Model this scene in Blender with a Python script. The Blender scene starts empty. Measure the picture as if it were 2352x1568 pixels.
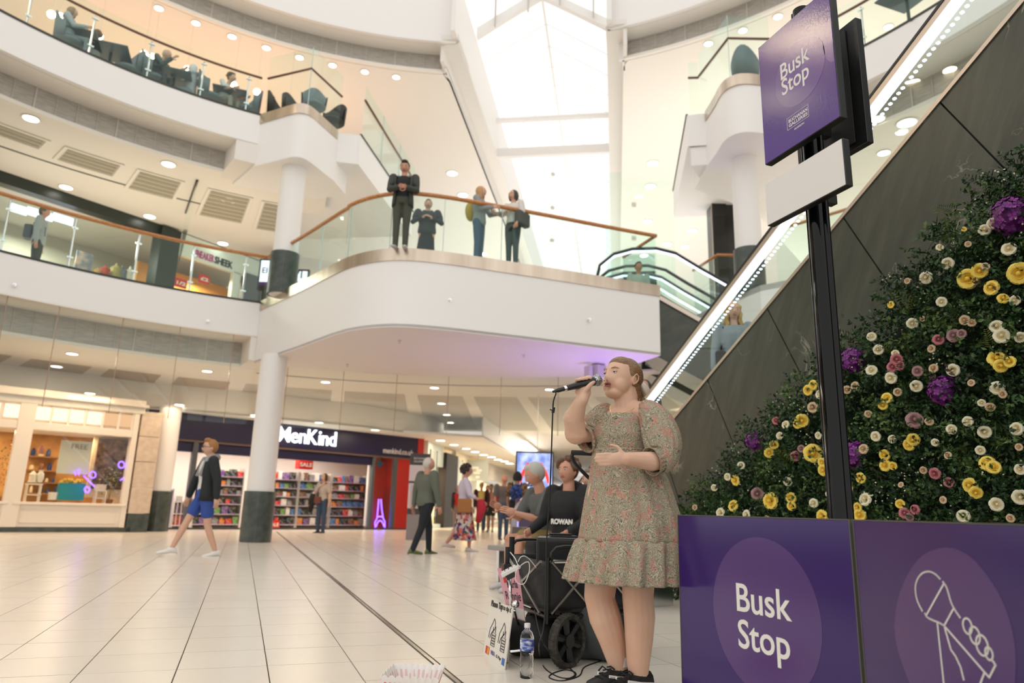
import bpy, bmesh, math, random
import numpy as np
from mathutils import Vector, Matrix
random.seed(7)
S = bpy.context.scene
COL = S.collection
# ------------------------------------------------------------------ camera, world, exposure
W, H = 2352, 1568
FPX, PIT, ROL, YAW, CZ = 1630.3, math.radians(13.327), math.radians(1.5416), math.radians(20.047), 0.77
_cp, _sp = math.cos(PIT), math.sin(PIT)
FW = np.array([math.sin(YAW)*_cp, math.cos(YAW)*_cp, _sp])
_R0 = np.array([math.cos(YAW), -math.sin(YAW), 0.0]); _U0 = np.cross(_R0, FW)
RT = math.cos(ROL)*_R0 + math.sin(ROL)*_U0
UP = -math.sin(ROL)*_R0 + math.cos(ROL)*_U0
CP = np.array([0, 0, CZ])
FH = np.array([math.sin(YAW), math.cos(YAW), 0.0])      # horizontal viewing direction
cam_d = bpy.data.cameras.new('camera'); cam = bpy.data.objects.new('camera', cam_d); COL.objects.link(cam)
cam_d.sensor_width = 36; cam_d.lens = FPX/W*36; cam_d.clip_start = .05; cam_d.clip_end = 300
cam.matrix_world = Matrix(((RT[0], UP[0], -FW[0], 0), (RT[1], UP[1], -FW[1], 0), (RT[2], UP[2], -FW[2], CZ), (0, 0, 0, 1)))
cam_d.dof.use_dof = True; cam_d.dof.focus_distance = 3.4; cam_d.dof.aperture_fstop = 2.2
S.camera = cam
S.view_settings.view_transform = 'Standard'; S.view_settings.look = 'None'
S.view_settings.gamma = 1; S.view_settings.use_curve_mapping = False
S.view_settings.exposure = 0.35
wd = bpy.data.worlds.new('sky'); S.world = wd; wd.use_nodes = True
bg = wd.node_tree.nodes['Background']; bg.inputs[0].default_value = (1, .975, .93, 1); bg.inputs[1].default_value = 1.0

def lamp(name, kind, loc, energy, color=(1, .9, .75), size=.3, target=None, spot=None, sy=None):
    d = bpy.data.lights.new(name, kind); d.energy = energy; d.color = color
    if kind == 'AREA':
        d.size = size
        if sy: d.shape = 'RECTANGLE'; d.size_y = sy
    elif kind in ('POINT', 'SPOT'): d.shadow_soft_size = size
    if kind == 'SPOT': d.spot_size = spot or 2.0; d.spot_blend = .6
    o = bpy.data.objects.new(name, d); COL.objects.link(o); o.location = loc
    t = Vector(target) if target else Vector(loc)-Vector((0, 0, 1))
    o.rotation_euler = (t-Vector(loc)).to_track_quat('-Z', 'Y').to_euler()
    return o

# pixel of the 2352x1568 photograph -> world point on a given plane
def ray(x, y): return FW*FPX + RT*(x-W/2) - UP*(y-H/2)
def atz(x, y, z): d = ray(x, y); return CP + d*(z-CZ)/d[2]
def aty(x, y, Y): d = ray(x, y); return CP + d*Y/d[1]
def atx(x, y, X): d = ray(x, y); return CP + d*X/d[0]
def vp(x, y, D): d = ray(x, y); return CP + d*D/(d@FH)          # vertical plane at horizontal distance D
def onp(x, y, P0, n): d = ray(x, y); P0 = np.array(P0, float); n = np.array(n, float); return CP + d*((P0-CP)@n/(d@n))

# ------------------------------------------------------------------ unseen fill lights added for the ceilings, then lamps of the building
lamp('mall_fill', 'AREA', (13, 30, 5.6), 1150, (1, .985, .95), 14, (13, 30, 20), sy=30)  # added fill pointing up, stands in for daylight bounced inside the mall
lamp('level2_left_fill', 'AREA', (-2.5, 20, 9.7), 125, (1, .46, .20), 8, (-2.5, 19, 13), sy=4)  # added fill hidden behind the fascia, warms the top left ceiling
lamp('level2_right_fill', 'AREA', (14, 13, 9.7), 95, (1, .88, .74), 4, (14, 13, 13), sy=8)  # unseen fill added to brighten the top right ceiling
lamp('level1_left_fill', 'AREA', (-3, 19, 5.4), 85, (1, .82, .6), 8, (-3, 19, 9), sy=4)  # added fill out of view on the deck, lifts the left level one ceiling
lamp('level1_right_fill', 'AREA', (14, 11, 5.5), 70, (1, .88, .74), 5, (14, 11, 9), sy=8)  # same kind of added, unseen fill for the right level one ceiling
for k_, a_ in enumerate((-34, -21.8, -8.6, 4.5, 17.5, 31.6)):
    aa = math.radians(a_); lamp('arcade_lamp', 'AREA', (.75+12.5*math.sin(aa), 6.4+12.5*math.cos(aa), 3.86), 30, (1, .74, .50), 1.2)
for k_, (x_, y_) in enumerate([(-3.6, 19.2), (-1.8, 20.2), (2, 22.3), (3.9, 23.4), (7, 26), (10, 31), (14, 38)]): lamp('shopfront_lamp', 'AREA', (x_, y_-.2, 3.14), 6 if x_ < 0 else 15, (1, .78, .55), .9)
lamp('purple_wash', 'SPOT', (7.0, 12.4, 1.6), 170, (.42, .25, 1), .3, (6.2, 12.8, 3.8), 1.9)
# circular atrium, its centre, and the mall axis
CX, CY = .75, 6.4
def pol(r, a, z=0.0): a = math.radians(a); return (CX+r*math.sin(a), CY+r*math.cos(a), z)
def arc(r, a0, a1, st=1.5):
    n = max(2, int(abs(a1-a0)/st)+1); return [pol(r, a0+(a1-a0)*i/(n-1))[:2] for i in range(n)]
MA = math.radians(28.5); MV = np.array([math.sin(MA), math.cos(MA)]); NV = np.array([MV[1], -MV[0]])
def mn(m, n, z=0.0): p = MV*m+NV*n; return (p[0], p[1], z)

# ------------------------------------------------------------------ materials
def mat(name, col, rough=.5, metal=0., emit=None, es=0., spec=None, coat=0., tex=None, alpha=None):
    m = bpy.data.materials.new(name); m.use_nodes = True; nt = m.node_tree; b = nt.nodes['Principled BSDF']
    b.inputs['Base Color'].default_value = (*col, 1); b.inputs['Roughness'].default_value = rough; b.inputs['Metallic'].default_value = metal
    if spec is not None: b.inputs['Specular IOR Level'].default_value = spec
    if coat: b.inputs['Coat Weight'].default_value = coat; b.inputs['Coat Roughness'].default_value = .05
    if emit: b.inputs['Emission Color'].default_value = (*emit, 1); b.inputs['Emission Strength'].default_value = es
    if tex: tex(nt, b)
    return m
def N(nt, t, **kw):
    n = nt.nodes.new(t)
    for k, v in kw.items():
        if k.startswith('i_'):
            key = k[2:]; n.inputs[int(key) if key.isdigit() else key.replace('_', ' ')].default_value = v
        else: setattr(n, k, v)
    return n
def ramp(nt, stops, interp='LINEAR'):
    r = nt.nodes.new('ShaderNodeValToRGB'); cr = r.color_ramp; cr.interpolation = interp
    while len(cr.elements) < len(stops): cr.elements.new(.5)
    for e, (p, c) in zip(cr.elements, stops): e.position = p; e.color = (*c, 1)
    return r
def tex_noise(scale, c1, c2, lo=.35, hi=.65, detail=4, bump=0., stretch=(1, 1, 1), rough_var=None):
    def f(nt, b):
        tc = N(nt, 'ShaderNodeTexCoord'); mp = N(nt, 'ShaderNodeMapping'); mp.inputs['Scale'].default_value = stretch
        nz = N(nt, 'ShaderNodeTexNoise'); nz.inputs['Scale'].default_value = scale; nz.inputs['Detail'].default_value = detail
        nt.links.new(tc.outputs['Object'], mp.inputs[0]); nt.links.new(mp.outputs[0], nz.inputs['Vector'])
        r = ramp(nt, [(lo, c1), (hi, c2)]); nt.links.new(nz.outputs['Fac'], r.inputs[0]); nt.links.new(r.outputs[0], b.inputs['Base Color'])
        if bump:
            bp = N(nt, 'ShaderNodeBump'); bp.inputs['Strength'].default_value = bump; bp.inputs['Distance'].default_value = .01
            nt.links.new(nz.outputs['Fac'], bp.inputs['Height']); nt.links.new(bp.outputs[0], b.inputs['Normal'])
    return f
def glass_mat(name, tint, refl=1.45, rough=0.0):
    m = bpy.data.materials.new(name); m.use_nodes = True; nt = m.node_tree; nt.nodes.clear()
    out = N(nt, 'ShaderNodeOutputMaterial'); mx = N(nt, 'ShaderNodeMixShader'); tr = N(nt, 'ShaderNodeBsdfTransparent'); gl = N(nt, 'ShaderNodeBsdfGlossy'); fr = N(nt, 'ShaderNodeFresnel')
    tr.inputs[0].default_value = (*tint, 1); gl.inputs['Roughness'].default_value = rough; gl.inputs[0].default_value = (.95, 1, .98, 1); fr.inputs[0].default_value = refl
    ge = N(nt, 'ShaderNodeNewGeometry'); sb = N(nt, 'ShaderNodeMath'); sb.operation = 'SUBTRACT'; sb.inputs[0].default_value = 1; mu = N(nt, 'ShaderNodeMath'); mu.operation = 'MULTIPLY'
    nt.links.new(ge.outputs['Backfacing'], sb.inputs[1]); nt.links.new(sb.outputs[0], mu.inputs[0]); nt.links.new(fr.outputs[0], mu.inputs[1]); nt.links.new(mu.outputs[0], mx.inputs[0]); nt.links.new(tr.outputs[0], mx.inputs[1]); nt.links.new(gl.outputs[0], mx.inputs[2]); nt.links.new(mx.outputs[0], out.inputs[0])
    return m
def emis(name, col, st):
    m = bpy.data.materials.new(name); m.use_nodes = True; nt = m.node_tree; nt.nodes.clear()
    out = N(nt, 'ShaderNodeOutputMaterial'); e = N(nt, 'ShaderNodeEmission'); e.inputs[0].default_value = (*col, 1); e.inputs[1].default_value = st
    nt.links.new(e.outputs[0], out.inputs[0]); return m

M = {}
M['white'] = mat('painted_plaster', (.84, .815, .79), .55)
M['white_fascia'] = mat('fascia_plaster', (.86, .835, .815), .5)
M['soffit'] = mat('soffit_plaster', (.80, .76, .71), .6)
M['ceil'] = mat('ceiling_plaster', (.84, .80, .73), .6)
M['ceil2'] = mat('upper_ceiling_plaster', (.88, .83, .76), .6)
M['peach'] = mat('peach_ceiling', (.88, .70, .52), .6)
M['grille'] = mat('perforated_metal', (.40, .375, .33), .45, .3, tex=tex_noise(5, (.36, .34, .30), (.47, .44, .40), stretch=(1, 1, 6)))
M['seam'] = mat('grille_seam', (.55, .52, .47), .5)
M['steel'] = mat('brushed_steel', (.70, .62, .53), .28, 1., tex=tex_noise(1.6, (.50, .41, .33), (.66, .56, .46), .3, .7, 2, stretch=(3, 3, .3)))
M['chrome'] = mat('chrome', (.75, .75, .76), .18, 1.)
M['darkline'] = mat('dark_gasket', (.03, .035, .03), .5)
M['wood'] = mat('oiled_wood_rail', (.46, .17, .04), .3, coat=.3, tex=tex_noise(14, (.36, .12, .025), (.58, .25, .07), stretch=(1, 1, 8)))
M['darkwood'] = mat('dark_wood_rail', (.16, .08, .05), .35)
M['glass'] = glass_mat('balustrade_glass', (.93, .985, .965), 1.45)
M['glass_clear'] = glass_mat('curtain_glass', (.965, .985, .975), 1.5)
M['glass_edge'] = mat('glass_edge', (.45, .62, .58), .2, spec=.8)
M['black'] = mat('black_paint', (.012, .013, .014), .35)
M['blackmatte'] = mat('black_cloth', (.012, .012, .013), .85)
M['dark'] = mat('dark_fascia', (.02, .03, .025), .35)
M['green_sleeve'] = mat('dark_stone_sleeve', (.05, .065, .055), .35, tex=tex_noise(6, (.04, .052, .045), (.075, .09, .078)))
M['tile'] = None
M['bulb'] = emis('downlight_glow', (1, .93, .82), 9)
M['bulb_warm'] = emis('warm_downlight_glow', (1, .85, .62), 9)
M['led'] = emis('led_strip', (.78, .84, 1), 2.2)
M['ring'] = mat('downlight_rim', (.85, .84, .80), .4)

def tile_tex(nt, b):
    oi = N(nt, 'ShaderNodeObjectInfo'); tc = N(nt, 'ShaderNodeTexCoord'); nz = N(nt, 'ShaderNodeTexNoise'); nz.inputs['Scale'].default_value = 3.0; nz.inputs['Detail'].default_value = 6
    geo = N(nt, 'ShaderNodeNewGeometry'); nt.links.new(geo.outputs['Position'], nz.inputs['Vector'])
    wn = N(nt, 'ShaderNodeTexWhiteNoise'); wn.noise_dimensions = '2D'
    sx = N(nt, 'ShaderNodeVectorMath'); sx.operation = 'SNAP'; sx.inputs[1].default_value = (.402, .416, 1)
    ad = N(nt, 'ShaderNodeVectorMath'); ad.operation = 'ADD'; ad.inputs[1].default_value = (.203, .26, 0)
    nt.links.new(geo.outputs['Position'], ad.inputs[0]); nt.links.new(ad.outputs[0], sx.inputs[0]); nt.links.new(sx.outputs[0], wn.inputs[0])
    r = ramp(nt, [(0, (.74, .675, .585)), (1, (.82, .755, .665))]); mx = N(nt, 'ShaderNodeMix'); mx.data_type = 'FLOAT'; mx.inputs[0].default_value = .35
    nt.links.new(nz.outputs[0], mx.inputs[2]); nt.links.new(wn.outputs[0], mx.inputs[3]); nt.links.new(mx.outputs[0], r.inputs[0]); nt.links.new(r.outputs[0], b.inputs['Base Color'])
M['tile'] = mat('polished_porcelain', (.79, .72, .63), .24, spec=.5, tex=tile_tex)
M['grout'] = mat('grout', (.20, .16, .12), .8)

# ------------------------------------------------------------------ mesh helpers
class MB:
    """collects triangles, quads and n-gons for ONE mesh"""
    def __init__(s): s.v = []; s.f = []; s.m = []; s.cur = 0
    def add(s, vs, fs):
        o = len(s.v); s.v += [tuple(map(float, v)) for v in vs]; s.f += [tuple(i+o for i in f) for f in fs]; s.m += [s.cur]*len(fs); return s
    def box(s, c, d, rz=0., M4=None):
        x, y, z = d[0]/2, d[1]/2, d[2]/2
        vs = [(-x, -y, -z), (x, -y, -z), (x, y, -z), (-x, y, -z), (-x, -y, z), (x, -y, z), (x, y, z), (-x, y, z)]
        if M4 is not None: vs = [tuple(M4 @ Vector((v[0]+c[0], v[1]+c[1], v[2]+c[2]))) for v in vs]
        else:
            cr, sr = math.cos(rz), math.sin(rz); vs = [(c[0]+a*cr-b*sr, c[1]+a*sr+b*cr, c[2]+e) for a, b, e in vs]
        return s.add(vs, [(0, 3, 2, 1), (4, 5, 6, 7), (0, 1, 5, 4), (1, 2, 6, 5), (2, 3, 7, 6), (3, 0, 4, 7)])
    def hexa(s, vs):   # 8 explicit corners, bottom 4 then top 4
        return s.add(vs, [(0, 3, 2, 1), (4, 5, 6, 7), (0, 1, 5, 4), (1, 2, 6, 5), (2, 3, 7, 6), (3, 0, 4, 7)])
    def slab(s, quad, t):   # quad with thickness along its normal
        q = [Vector(p) for p in quad]; n = (q[1]-q[0]).cross(q[2]-q[1]).normalized()*t
        return s.hexa([tuple(p) for p in q]+[tuple(p+n) for p in q])
    def prism(s, poly, z0, z1):
        n = len(poly); vs = [(p[0], p[1], z0) for p in poly]+[(p[0], p[1], z1) for p in poly]
        return s.add(vs, [tuple(range(n-1, -1, -1)), tuple(range(n, 2*n))]+[(i, (i+1) % n, n+(i+1) % n, n+i) for i in range(n)])
    def ribbon(s, pts, z0, z1, t=.12, side=1):
        """vertical wall following a plan polyline, thickness t to one side"""
        P = [Vector((p[0], p[1])) for p in pts]; n = len(P); off = []
        for i in range(n):
            d = (P[min(i+1, n-1)]-P[max(i-1, 0)]).normalized(); off.append(P[i]+Vector((-d.y, d.x))*t*side)
        vs = []
        for a, b in zip(P, off): vs += [(a.x, a.y, z0), (a.x, a.y, z1), (b.x, b.y, z1), (b.x, b.y, z0)]
        fs = []
        for i in range(n-1):
            o = 4*i
            for k in range(4): fs.append((o+k, o+(k+1) % 4, o+4+(k+1) % 4, o+4+k))
        fs += [(0, 3, 2, 1), (4*n-4, 4*n-3, 4*n-2, 4*n-1)]
        return s.add(vs, fs)
    def tube(s, pts, r, n=8, cap=True, sc=1.0):
        P = [Vector(p) for p in pts]; rr = r if hasattr(r, '__len__') else [r]*len(P); k = len(P); ring = []
        up = Vector((0, 0, 1)); T0 = (P[1]-P[0]).normalized()
        if abs(T0.dot(up)) > .95: up = Vector((1, 0, 0))
        a = T0.cross(up).normalized()
        for i in range(k):
            T = (P[min(i+1, k-1)]-P[max(i-1, 0)]).normalized(); a = (a-T*a.dot(T)).normalized(); b = T.cross(a)
            for j in range(n):
                t = 2*math.pi*j/n; ring.append(tuple(P[i]+(a*math.cos(t)+b*math.sin(t)*sc)*rr[i]))
        fs = [(i*n+j, i*n+(j+1) % n, (i+1)*n+(j+1) % n, (i+1)*n+j) for i in range(k-1) for j in range(n)]
        if cap: fs += [tuple(range(n-1, -1, -1)), tuple(range((k-1)*n, k*n))]
        return s.add(ring, fs)
    def lathe(s, prof, c, n=24, axis=None):
        vs = []; k = len(prof)
        for r, z in prof:
            for j in range(n):
                t = 2*math.pi*j/n; vs.append((r*math.cos(t), r*math.sin(t), z))
        if axis is not None:
            q = Vector((0, 0, 1)).rotation_difference(Vector(axis)).to_matrix(); vs = [tuple(q @ Vector(v)) for v in vs]
        vs = [(v[0]+c[0], v[1]+c[1], v[2]+c[2]) for v in vs]
        fs = [(i*n+j, i*n+(j+1) % n, (i+1)*n+(j+1) % n, (i+1)*n+j) for i in range(k-1) for j in range(n)]
        if prof[0][0] > 1e-6: fs.append(tuple(range(n-1, -1, -1)))
        if prof[-1][0] > 1e-6: fs.append(tuple(range((k-1)*n, k*n)))
        return s.add(vs, fs)
    def ball(s, c, r, n=12, m=8, R=None):
        rx, ry, rz = r if hasattr(r, '__len__') else (r, r, r); vs = []; 
        for i in range(m+1):
            p = math.pi*i/m
            for j in range(n):
                t = 2*math.pi*j/n; v = Vector((rx*math.sin(p)*math.cos(t), ry*math.sin(p)*math.sin(t), rz*math.cos(p)))
                if R is not None: v = R @ v
                vs.append((v.x+c[0], v.y+c[1], v.z+c[2]))
        return s.add(vs, [(i*n+j, (i+1)*n+j, (i+1)*n+(j+1) % n, i*n+(j+1) % n) for i in range(m) for j in range(n)])
    def build(s, name, mt, parent=None, smooth=False, bevel=0., loc=None):
        me = bpy.data.meshes.new(name); me.from_pydata(s.v, [], s.f)
        mts = mt if isinstance(mt, (list, tuple)) else [mt]
        for m_ in mts: me.materials.append(m_)
        if len(mts) > 1: me.polygons.foreach_set('material_index', s.m)
        me.validate(); me.update()
        if smooth:
            me.polygons.foreach_set('use_smooth', [True]*len(me.polygons))
            if smooth == 'auto':
                try: me.set_sharp_from_angle(angle=math.radians(35))
                except Exception: pass
        o = bpy.data.objects.new(name, me); COL.objects.link(o)
        if parent is not None: o.parent = parent
        if loc: o.location = loc
        if bevel:
            b = o.modifiers.new('bevel', 'BEVEL'); b.width = bevel; b.segments = 2; b.limit_method = 'ANGLE'
        return o
def tag(o, label=None, cat=None, group=None, kind=None):
    if label: o['label'] = label
    if cat: o['category'] = cat
    if group: o['group'] = group
    if kind: o['kind'] = kind
    return o
def thing(name, label, cat, loc=(0, 0, 0), rz=0., group=None):
    o = bpy.data.objects.new(name, None); COL.objects.link(o); o.empty_display_size = .1; o.location = loc; o.rotation_euler = (0, 0, rz)
    return tag(o, label, cat, group)
def struct(o): o['kind'] = 'structure'; return o
def copy_tree(o, parent=None):
    c = o.copy(); COL.objects.link(c); c.parent = parent
    for ch in o.children: copy_tree(ch, c)
    return c
def text_mb(mb, s, P, X, Y, size, extr=.004, off=0., sx=1., align='LEFT', bold=0., spacing=1.):
    """lettering as geometry: origin P, unit vectors X (reading) and Y (up)"""
    cu = bpy.data.curves.new('t', 'FONT'); cu.body = s; cu.size = size; cu.extrude = extr; cu.offset = bold; cu.align_x = align; cu.space_character = spacing; cu.resolution_u = 4
    o = bpy.data.objects.new('t', cu); COL.objects.link(o); dg = bpy.context.evaluated_depsgraph_get(); me = o.evaluated_get(dg).to_mesh()
    X = Vector(X).normalized(); Y = Vector(Y).normalized(); Z = X.cross(Y)
    vs = [tuple(Vector(P)+X*v.co.x*sx+Y*v.co.y+Z*(v.co.z+off)) for v in me.vertices]; fs = [tuple(p.vertices) for p in me.polygons]
    mb.add(vs, fs); o.evaluated_get(dg).to_mesh_clear(); bpy.data.objects.remove(o); bpy.data.curves.remove(cu)
    return mb
# ================================================================== THE SETTING
# ---- floor: grout bed with porcelain tiles (joint grid read off the photograph)
fl = struct(MB().box((3, 22, -.06), (60, 80, .1)).build('floor', M['grout']))
TX, TY, X0, Y0 = .402, .416, .2, 3.887
cand = []
for i in range(-40, 60):
    for j in range(-5, 62):
        x = X0+i*TX; y = Y0+j*TY; cx, cy = x+TX/2, y+TY/2; d = np.array([cx, cy, -CZ]); k = d@FW
        if k < .5: continue
        px = W/2+FPX*(d@RT)/k
        py = H/2-FPX*(d@UP)/k
        if -260 < px < W+200 and py < 1900: cand.append((k, i, j))
cand.sort()
tm = MB().box((0, 0, -.004), (TX-.006, TY-.006, .016)).build('tile', M['tile'], fl)
tme = tm.data; first = True
vis = [c for c in cand if (W/2+FPX*((np.array([X0+(c[1]+.5)*TX, Y0+(c[2]+.5)*TY, -CZ]))@RT)/c[0]) < 1620]
rest = set((i, j) for _, i, j in cand)
for k, i, j in vis[:300]:
    o = tm if first else bpy.data.objects.new('tile', tme)
    if not first: COL.objects.link(o); o.parent = fl
    first = False; rest.discard((i, j))
    gx = .006 if i == 2 else 0
    o.location = (X0+(i+.5)*TX, Y0+(j+.5)*TY, random.uniform(-.0006, .0006))
far = MB()
for i, j in rest: 
    far.box((X0+(i+.5)*TX, Y0+(j+.5)*TY, -.004), (TX-.006, TY-.006, .016))
fo = far.build('tile_field', M['tile'], fl); fo['kind'] = 'stuff'
# the movement joint strip
MB().box((X0+2*TX, 11, .0045), (.02, 21, .004)).build('joint_strip', M['chrome'], fl)
for dx in (-.016, .016): MB().box((X0+2*TX+dx, 11, .0042), (.007, 21, .0042)).build('joint_seal', M['darkline'], fl)
FL0, FLM, FLC2, FLC3 = 4.45, 5.25, 9.5, 13.2

def deck_poly(r, a0, a1, R, name, z0, z1, m):
    return struct(MB().prism(arc(r, a0, a1)+arc(R, a1, a0), z0, z1).build(name, m))
# ---- level 1 ring: fascia, deck, soffit, perforated upstand, ceiling of ground floor
def ring_wall(name, r, a0, a1, z0, z1, m, t=.12): return struct(MB().ribbon(arc(r, a0, a1), z0, z1, t, 1).build(name, m, smooth='auto'))
ring_wall('wall_level1_fascia', 10.3, -75, -4.3, 4.45, 5.22, M['white_fascia'])
ring_wall('trim_1', 10.29, -75, -4.3, 5.21, 5.255, M['darkline'], .05)
ring_wall('trim_2', 10.30, -75, -4.3, 4.425, 4.45, M['soffit'], .05)
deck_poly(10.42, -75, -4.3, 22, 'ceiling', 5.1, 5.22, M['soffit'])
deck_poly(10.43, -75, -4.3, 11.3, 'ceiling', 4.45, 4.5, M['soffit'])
deck_poly(10.32, -4.3, 62, 11.3, 'ceiling', 3.86, 3.9, M['ceil'])
ring_wall('wall_level0_grille', 11.3, -75, -5.7, 3.94, 4.45, M['grille'], .03)
ring_wall('wall_level0_lip', 11.27, -75, -5.7, 3.87, 3.94, M['ceil'], .1)
struct(MB().prism([pol(11.3, -5.7)[:2], pol(10.32, -5.2)[:2], pol(10.32, -3)[:2], pol(11.6, -3)[:2], pol(11.6, -5.7)[:2]], 3.88, 4.46).build('wall_soffit_end', M['soffit']))
# ground-floor ceiling (z 3.9) in slats and plaster, fanned about the atrium centre
def sector(r0, r1, a0, a1, z0, z1): return arc(r0, a0, a1)+arc(r1, a1, a0), z0, z1
struct(MB().prism(*sector(11.4, 13.9, -75, 70, 3.9, 4.0)).build('ceiling', M['ceil']))
struct(MB().prism(*sector(13.85, 23.4, -75, 70, 4.06, 4.12)).build('ceiling', mat('slat_backing', (.33, .27, .20), .7)))
sl = mat('slatted_ceiling', (.56, .45, .33), .5); sl2 = mat('slatted_ceiling_pale', (.66, .62, .55), .5)
def slat_panel(a0, a1, r0, r1, m, step=.13):
    t = tag(bpy.data.objects.new('slatted_ceiling_panel', None), None, 'ceiling panel'); COL.objects.link(t); mbs = MB()
    r = r0; k = 0
    while r < r1-.02:
        mb = MB().prism(*sector(r, min(r+step*.72, r1), a0, a1, 3.905, 3.93))
        if k < 40: mb.build('slat', m, t)
        else: mbs.add(mb.v, mb.f)
        r += step; k += 1
    if mbs.v: o = mbs.build('slat_field', m, t); o['kind'] = 'stuff'
    c = pol((r0+r1)/2, (a0+a1)/2, 3.9)
    return t
def frame_sector(a0, a1, r0, r1): struct(MB().prism(*sector(r0, r1, a0, a1, 3.9, 4.0)).build('ceiling', M['ceil']))
EDG = []
sp = [(-31.5, -25.6, 13.9, 15.6), (-24.1, -18.9, 13.9, 15.7), (-17.4, -12.5, 13.9, 15.8), (-10.9, -5.6, 13.9, 15.9)]
ords = ['leftmost', 'second from the left', 'third from the left', 'fourth from the left']
for (a0, a1, r0, r1), wd_ in zip(sp, ords):
    t = slat_panel(a0, a1, r0, r1, sl); t['label'] = 'brown slatted ceiling panel over the arcade, %s' % wd_
prev = -40
for a0, a1, r0, r1 in sp: frame_sector(prev, a0, 13.9, 16.4); prev = a1; frame_sector(a0, a1, r1, 16.4)
frame_sector(-5.6, -4.0, 13.9, 16.4); frame_sector(-75, -40, 13.9, 16.4); frame_sector(-75, -4, 16.4, 17.2)
sp2 = [(-4.0, 5.4, 'behind the white column'), (6.8, 13.7, 'above the lit shop letters'), (15.2, 20.5, 'just right of the red shop corner'), (21.8, 26.9, 'above the advertising screen'), (28.2, 34.5, 'behind the singer\'s microphone'), (36, 44, 'behind the singer\'s head')]
prev = -4
for a0, a1, wd_ in sp2:
    R1 = 17.6 if a1 < 6 else (20.5 if a1 < 14 else 22.6)
    t = slat_panel(a0, a1, 13.9, R1, sl2, .17); t['label'] = 'pale slatted ceiling panel %s' % wd_
    frame_sector(prev, a0, 13.9, 23.4); frame_sector(a0, a1, R1, 23.4); prev = a1
frame_sector(44, 70, 13.9, 23.4)
# thin grey strip along the ceiling
struct(MB().prism(*sector(12.02, 12.07, -3.5, 50, 3.885, 3.9)).build('trim_3', mat('grey_strip', (.35, .36, .38), .6)))
# low bulkhead in front of the shops, z 3.2
lowp = [pol(15.3, -60)[:2], pol(15.3, -25)[:2], pol(15.45, -14)[:2], pol(15.6, 0)[:2], pol(16.6, 9)[:2], pol(18.4, 15.4)[:2], pol(20.6, 17.3)[:2]]
struct(MB().ribbon(lowp, 3.2, 3.9, .1, 1).build('wall_bulkhead', M['ceil'], smooth='auto'))
struct(MB().prism(lowp+[(9.5, 31), (-12, 31), (-16, 20)], 3.18, 3.26).build('ceiling', M['ceil']))

# ---- the curved bridge at level 1 (fascia, steel edge, soffit)
brp = [(-.05, 16.65), (.62, 14.9), (1.0, 13.85), (1.29, 13.06), (1.5, 12.62), (1.78, 12.25), (2.08, 12.0), (2.4, 11.87), (2.85, 11.8), (3.45, 11.78), (5, 11.8), (6.3, 11.84), (7.46, 11.86)]
def smooth_pl(P, k=4):
    out = []
    for i in range(len(P)-1):
        p0 = P[max(i-1, 0)]; p1 = P[i]; p2 = P[i+1]; p3 = P[min(i+2, len(P)-1)]
        for j in range(k):
            t = j/k; out.append(tuple(.5*((2*p1[q])+(-p0[q]+p2[q])*t+(2*p0[q]-5*p1[q]+4*p2[q]-p3[q])*t*t+(-p0[q]+3*p1[q]-3*p2[q]+p3[q])*t**3) for q in range(len(p1))))
    return out+[tuple(P[-1])]
BR = smooth_pl(brp)
struct(MB().ribbon(BR, 3.82, 5.03, .12, 1).build('wall_bridge_fascia', M['white_fascia'], smooth='auto'))
end = [(7.46, 11.86), (7.46, 14.2)]
struct(MB().ribbon(end, 3.82, 5.03, .12, 1).build('wall_bridge_end', M['white_fascia']))
st = MB().ribbon([(x, y-.0) for x, y in BR], 5.03, 5.27, .04, 1); st.ribbon(end, 5.03, 5.27, .04, 1)
BRo = []
for i, p in enumerate(BR):
    q = BR[min(i+1, len(BR)-1)]; r_ = BR[max(i-1, 0)]; d = Vector((q[0]-r_[0], q[1]-r_[1])).normalized(); BRo.append((p[0]+d.y*.02, p[1]-d.x*.02))
struct(MB().ribbon(BRo, 5.03, 5.26, .05, 1).ribbon([(7.48, 11.84), (7.48, 14.2)], 5.03, 5.26, .05, 1).build('trim_4', M['steel'], smooth='auto'))
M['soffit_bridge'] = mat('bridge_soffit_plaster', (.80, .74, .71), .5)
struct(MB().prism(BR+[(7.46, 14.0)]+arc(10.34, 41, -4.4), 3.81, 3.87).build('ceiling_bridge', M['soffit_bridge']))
struct(MB().prism(BR+[(7.46, 14.2)]+arc(11.2, 41, -4.4), 5.1, 5.2).build('floor_bridge', M['tile']))
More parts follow.
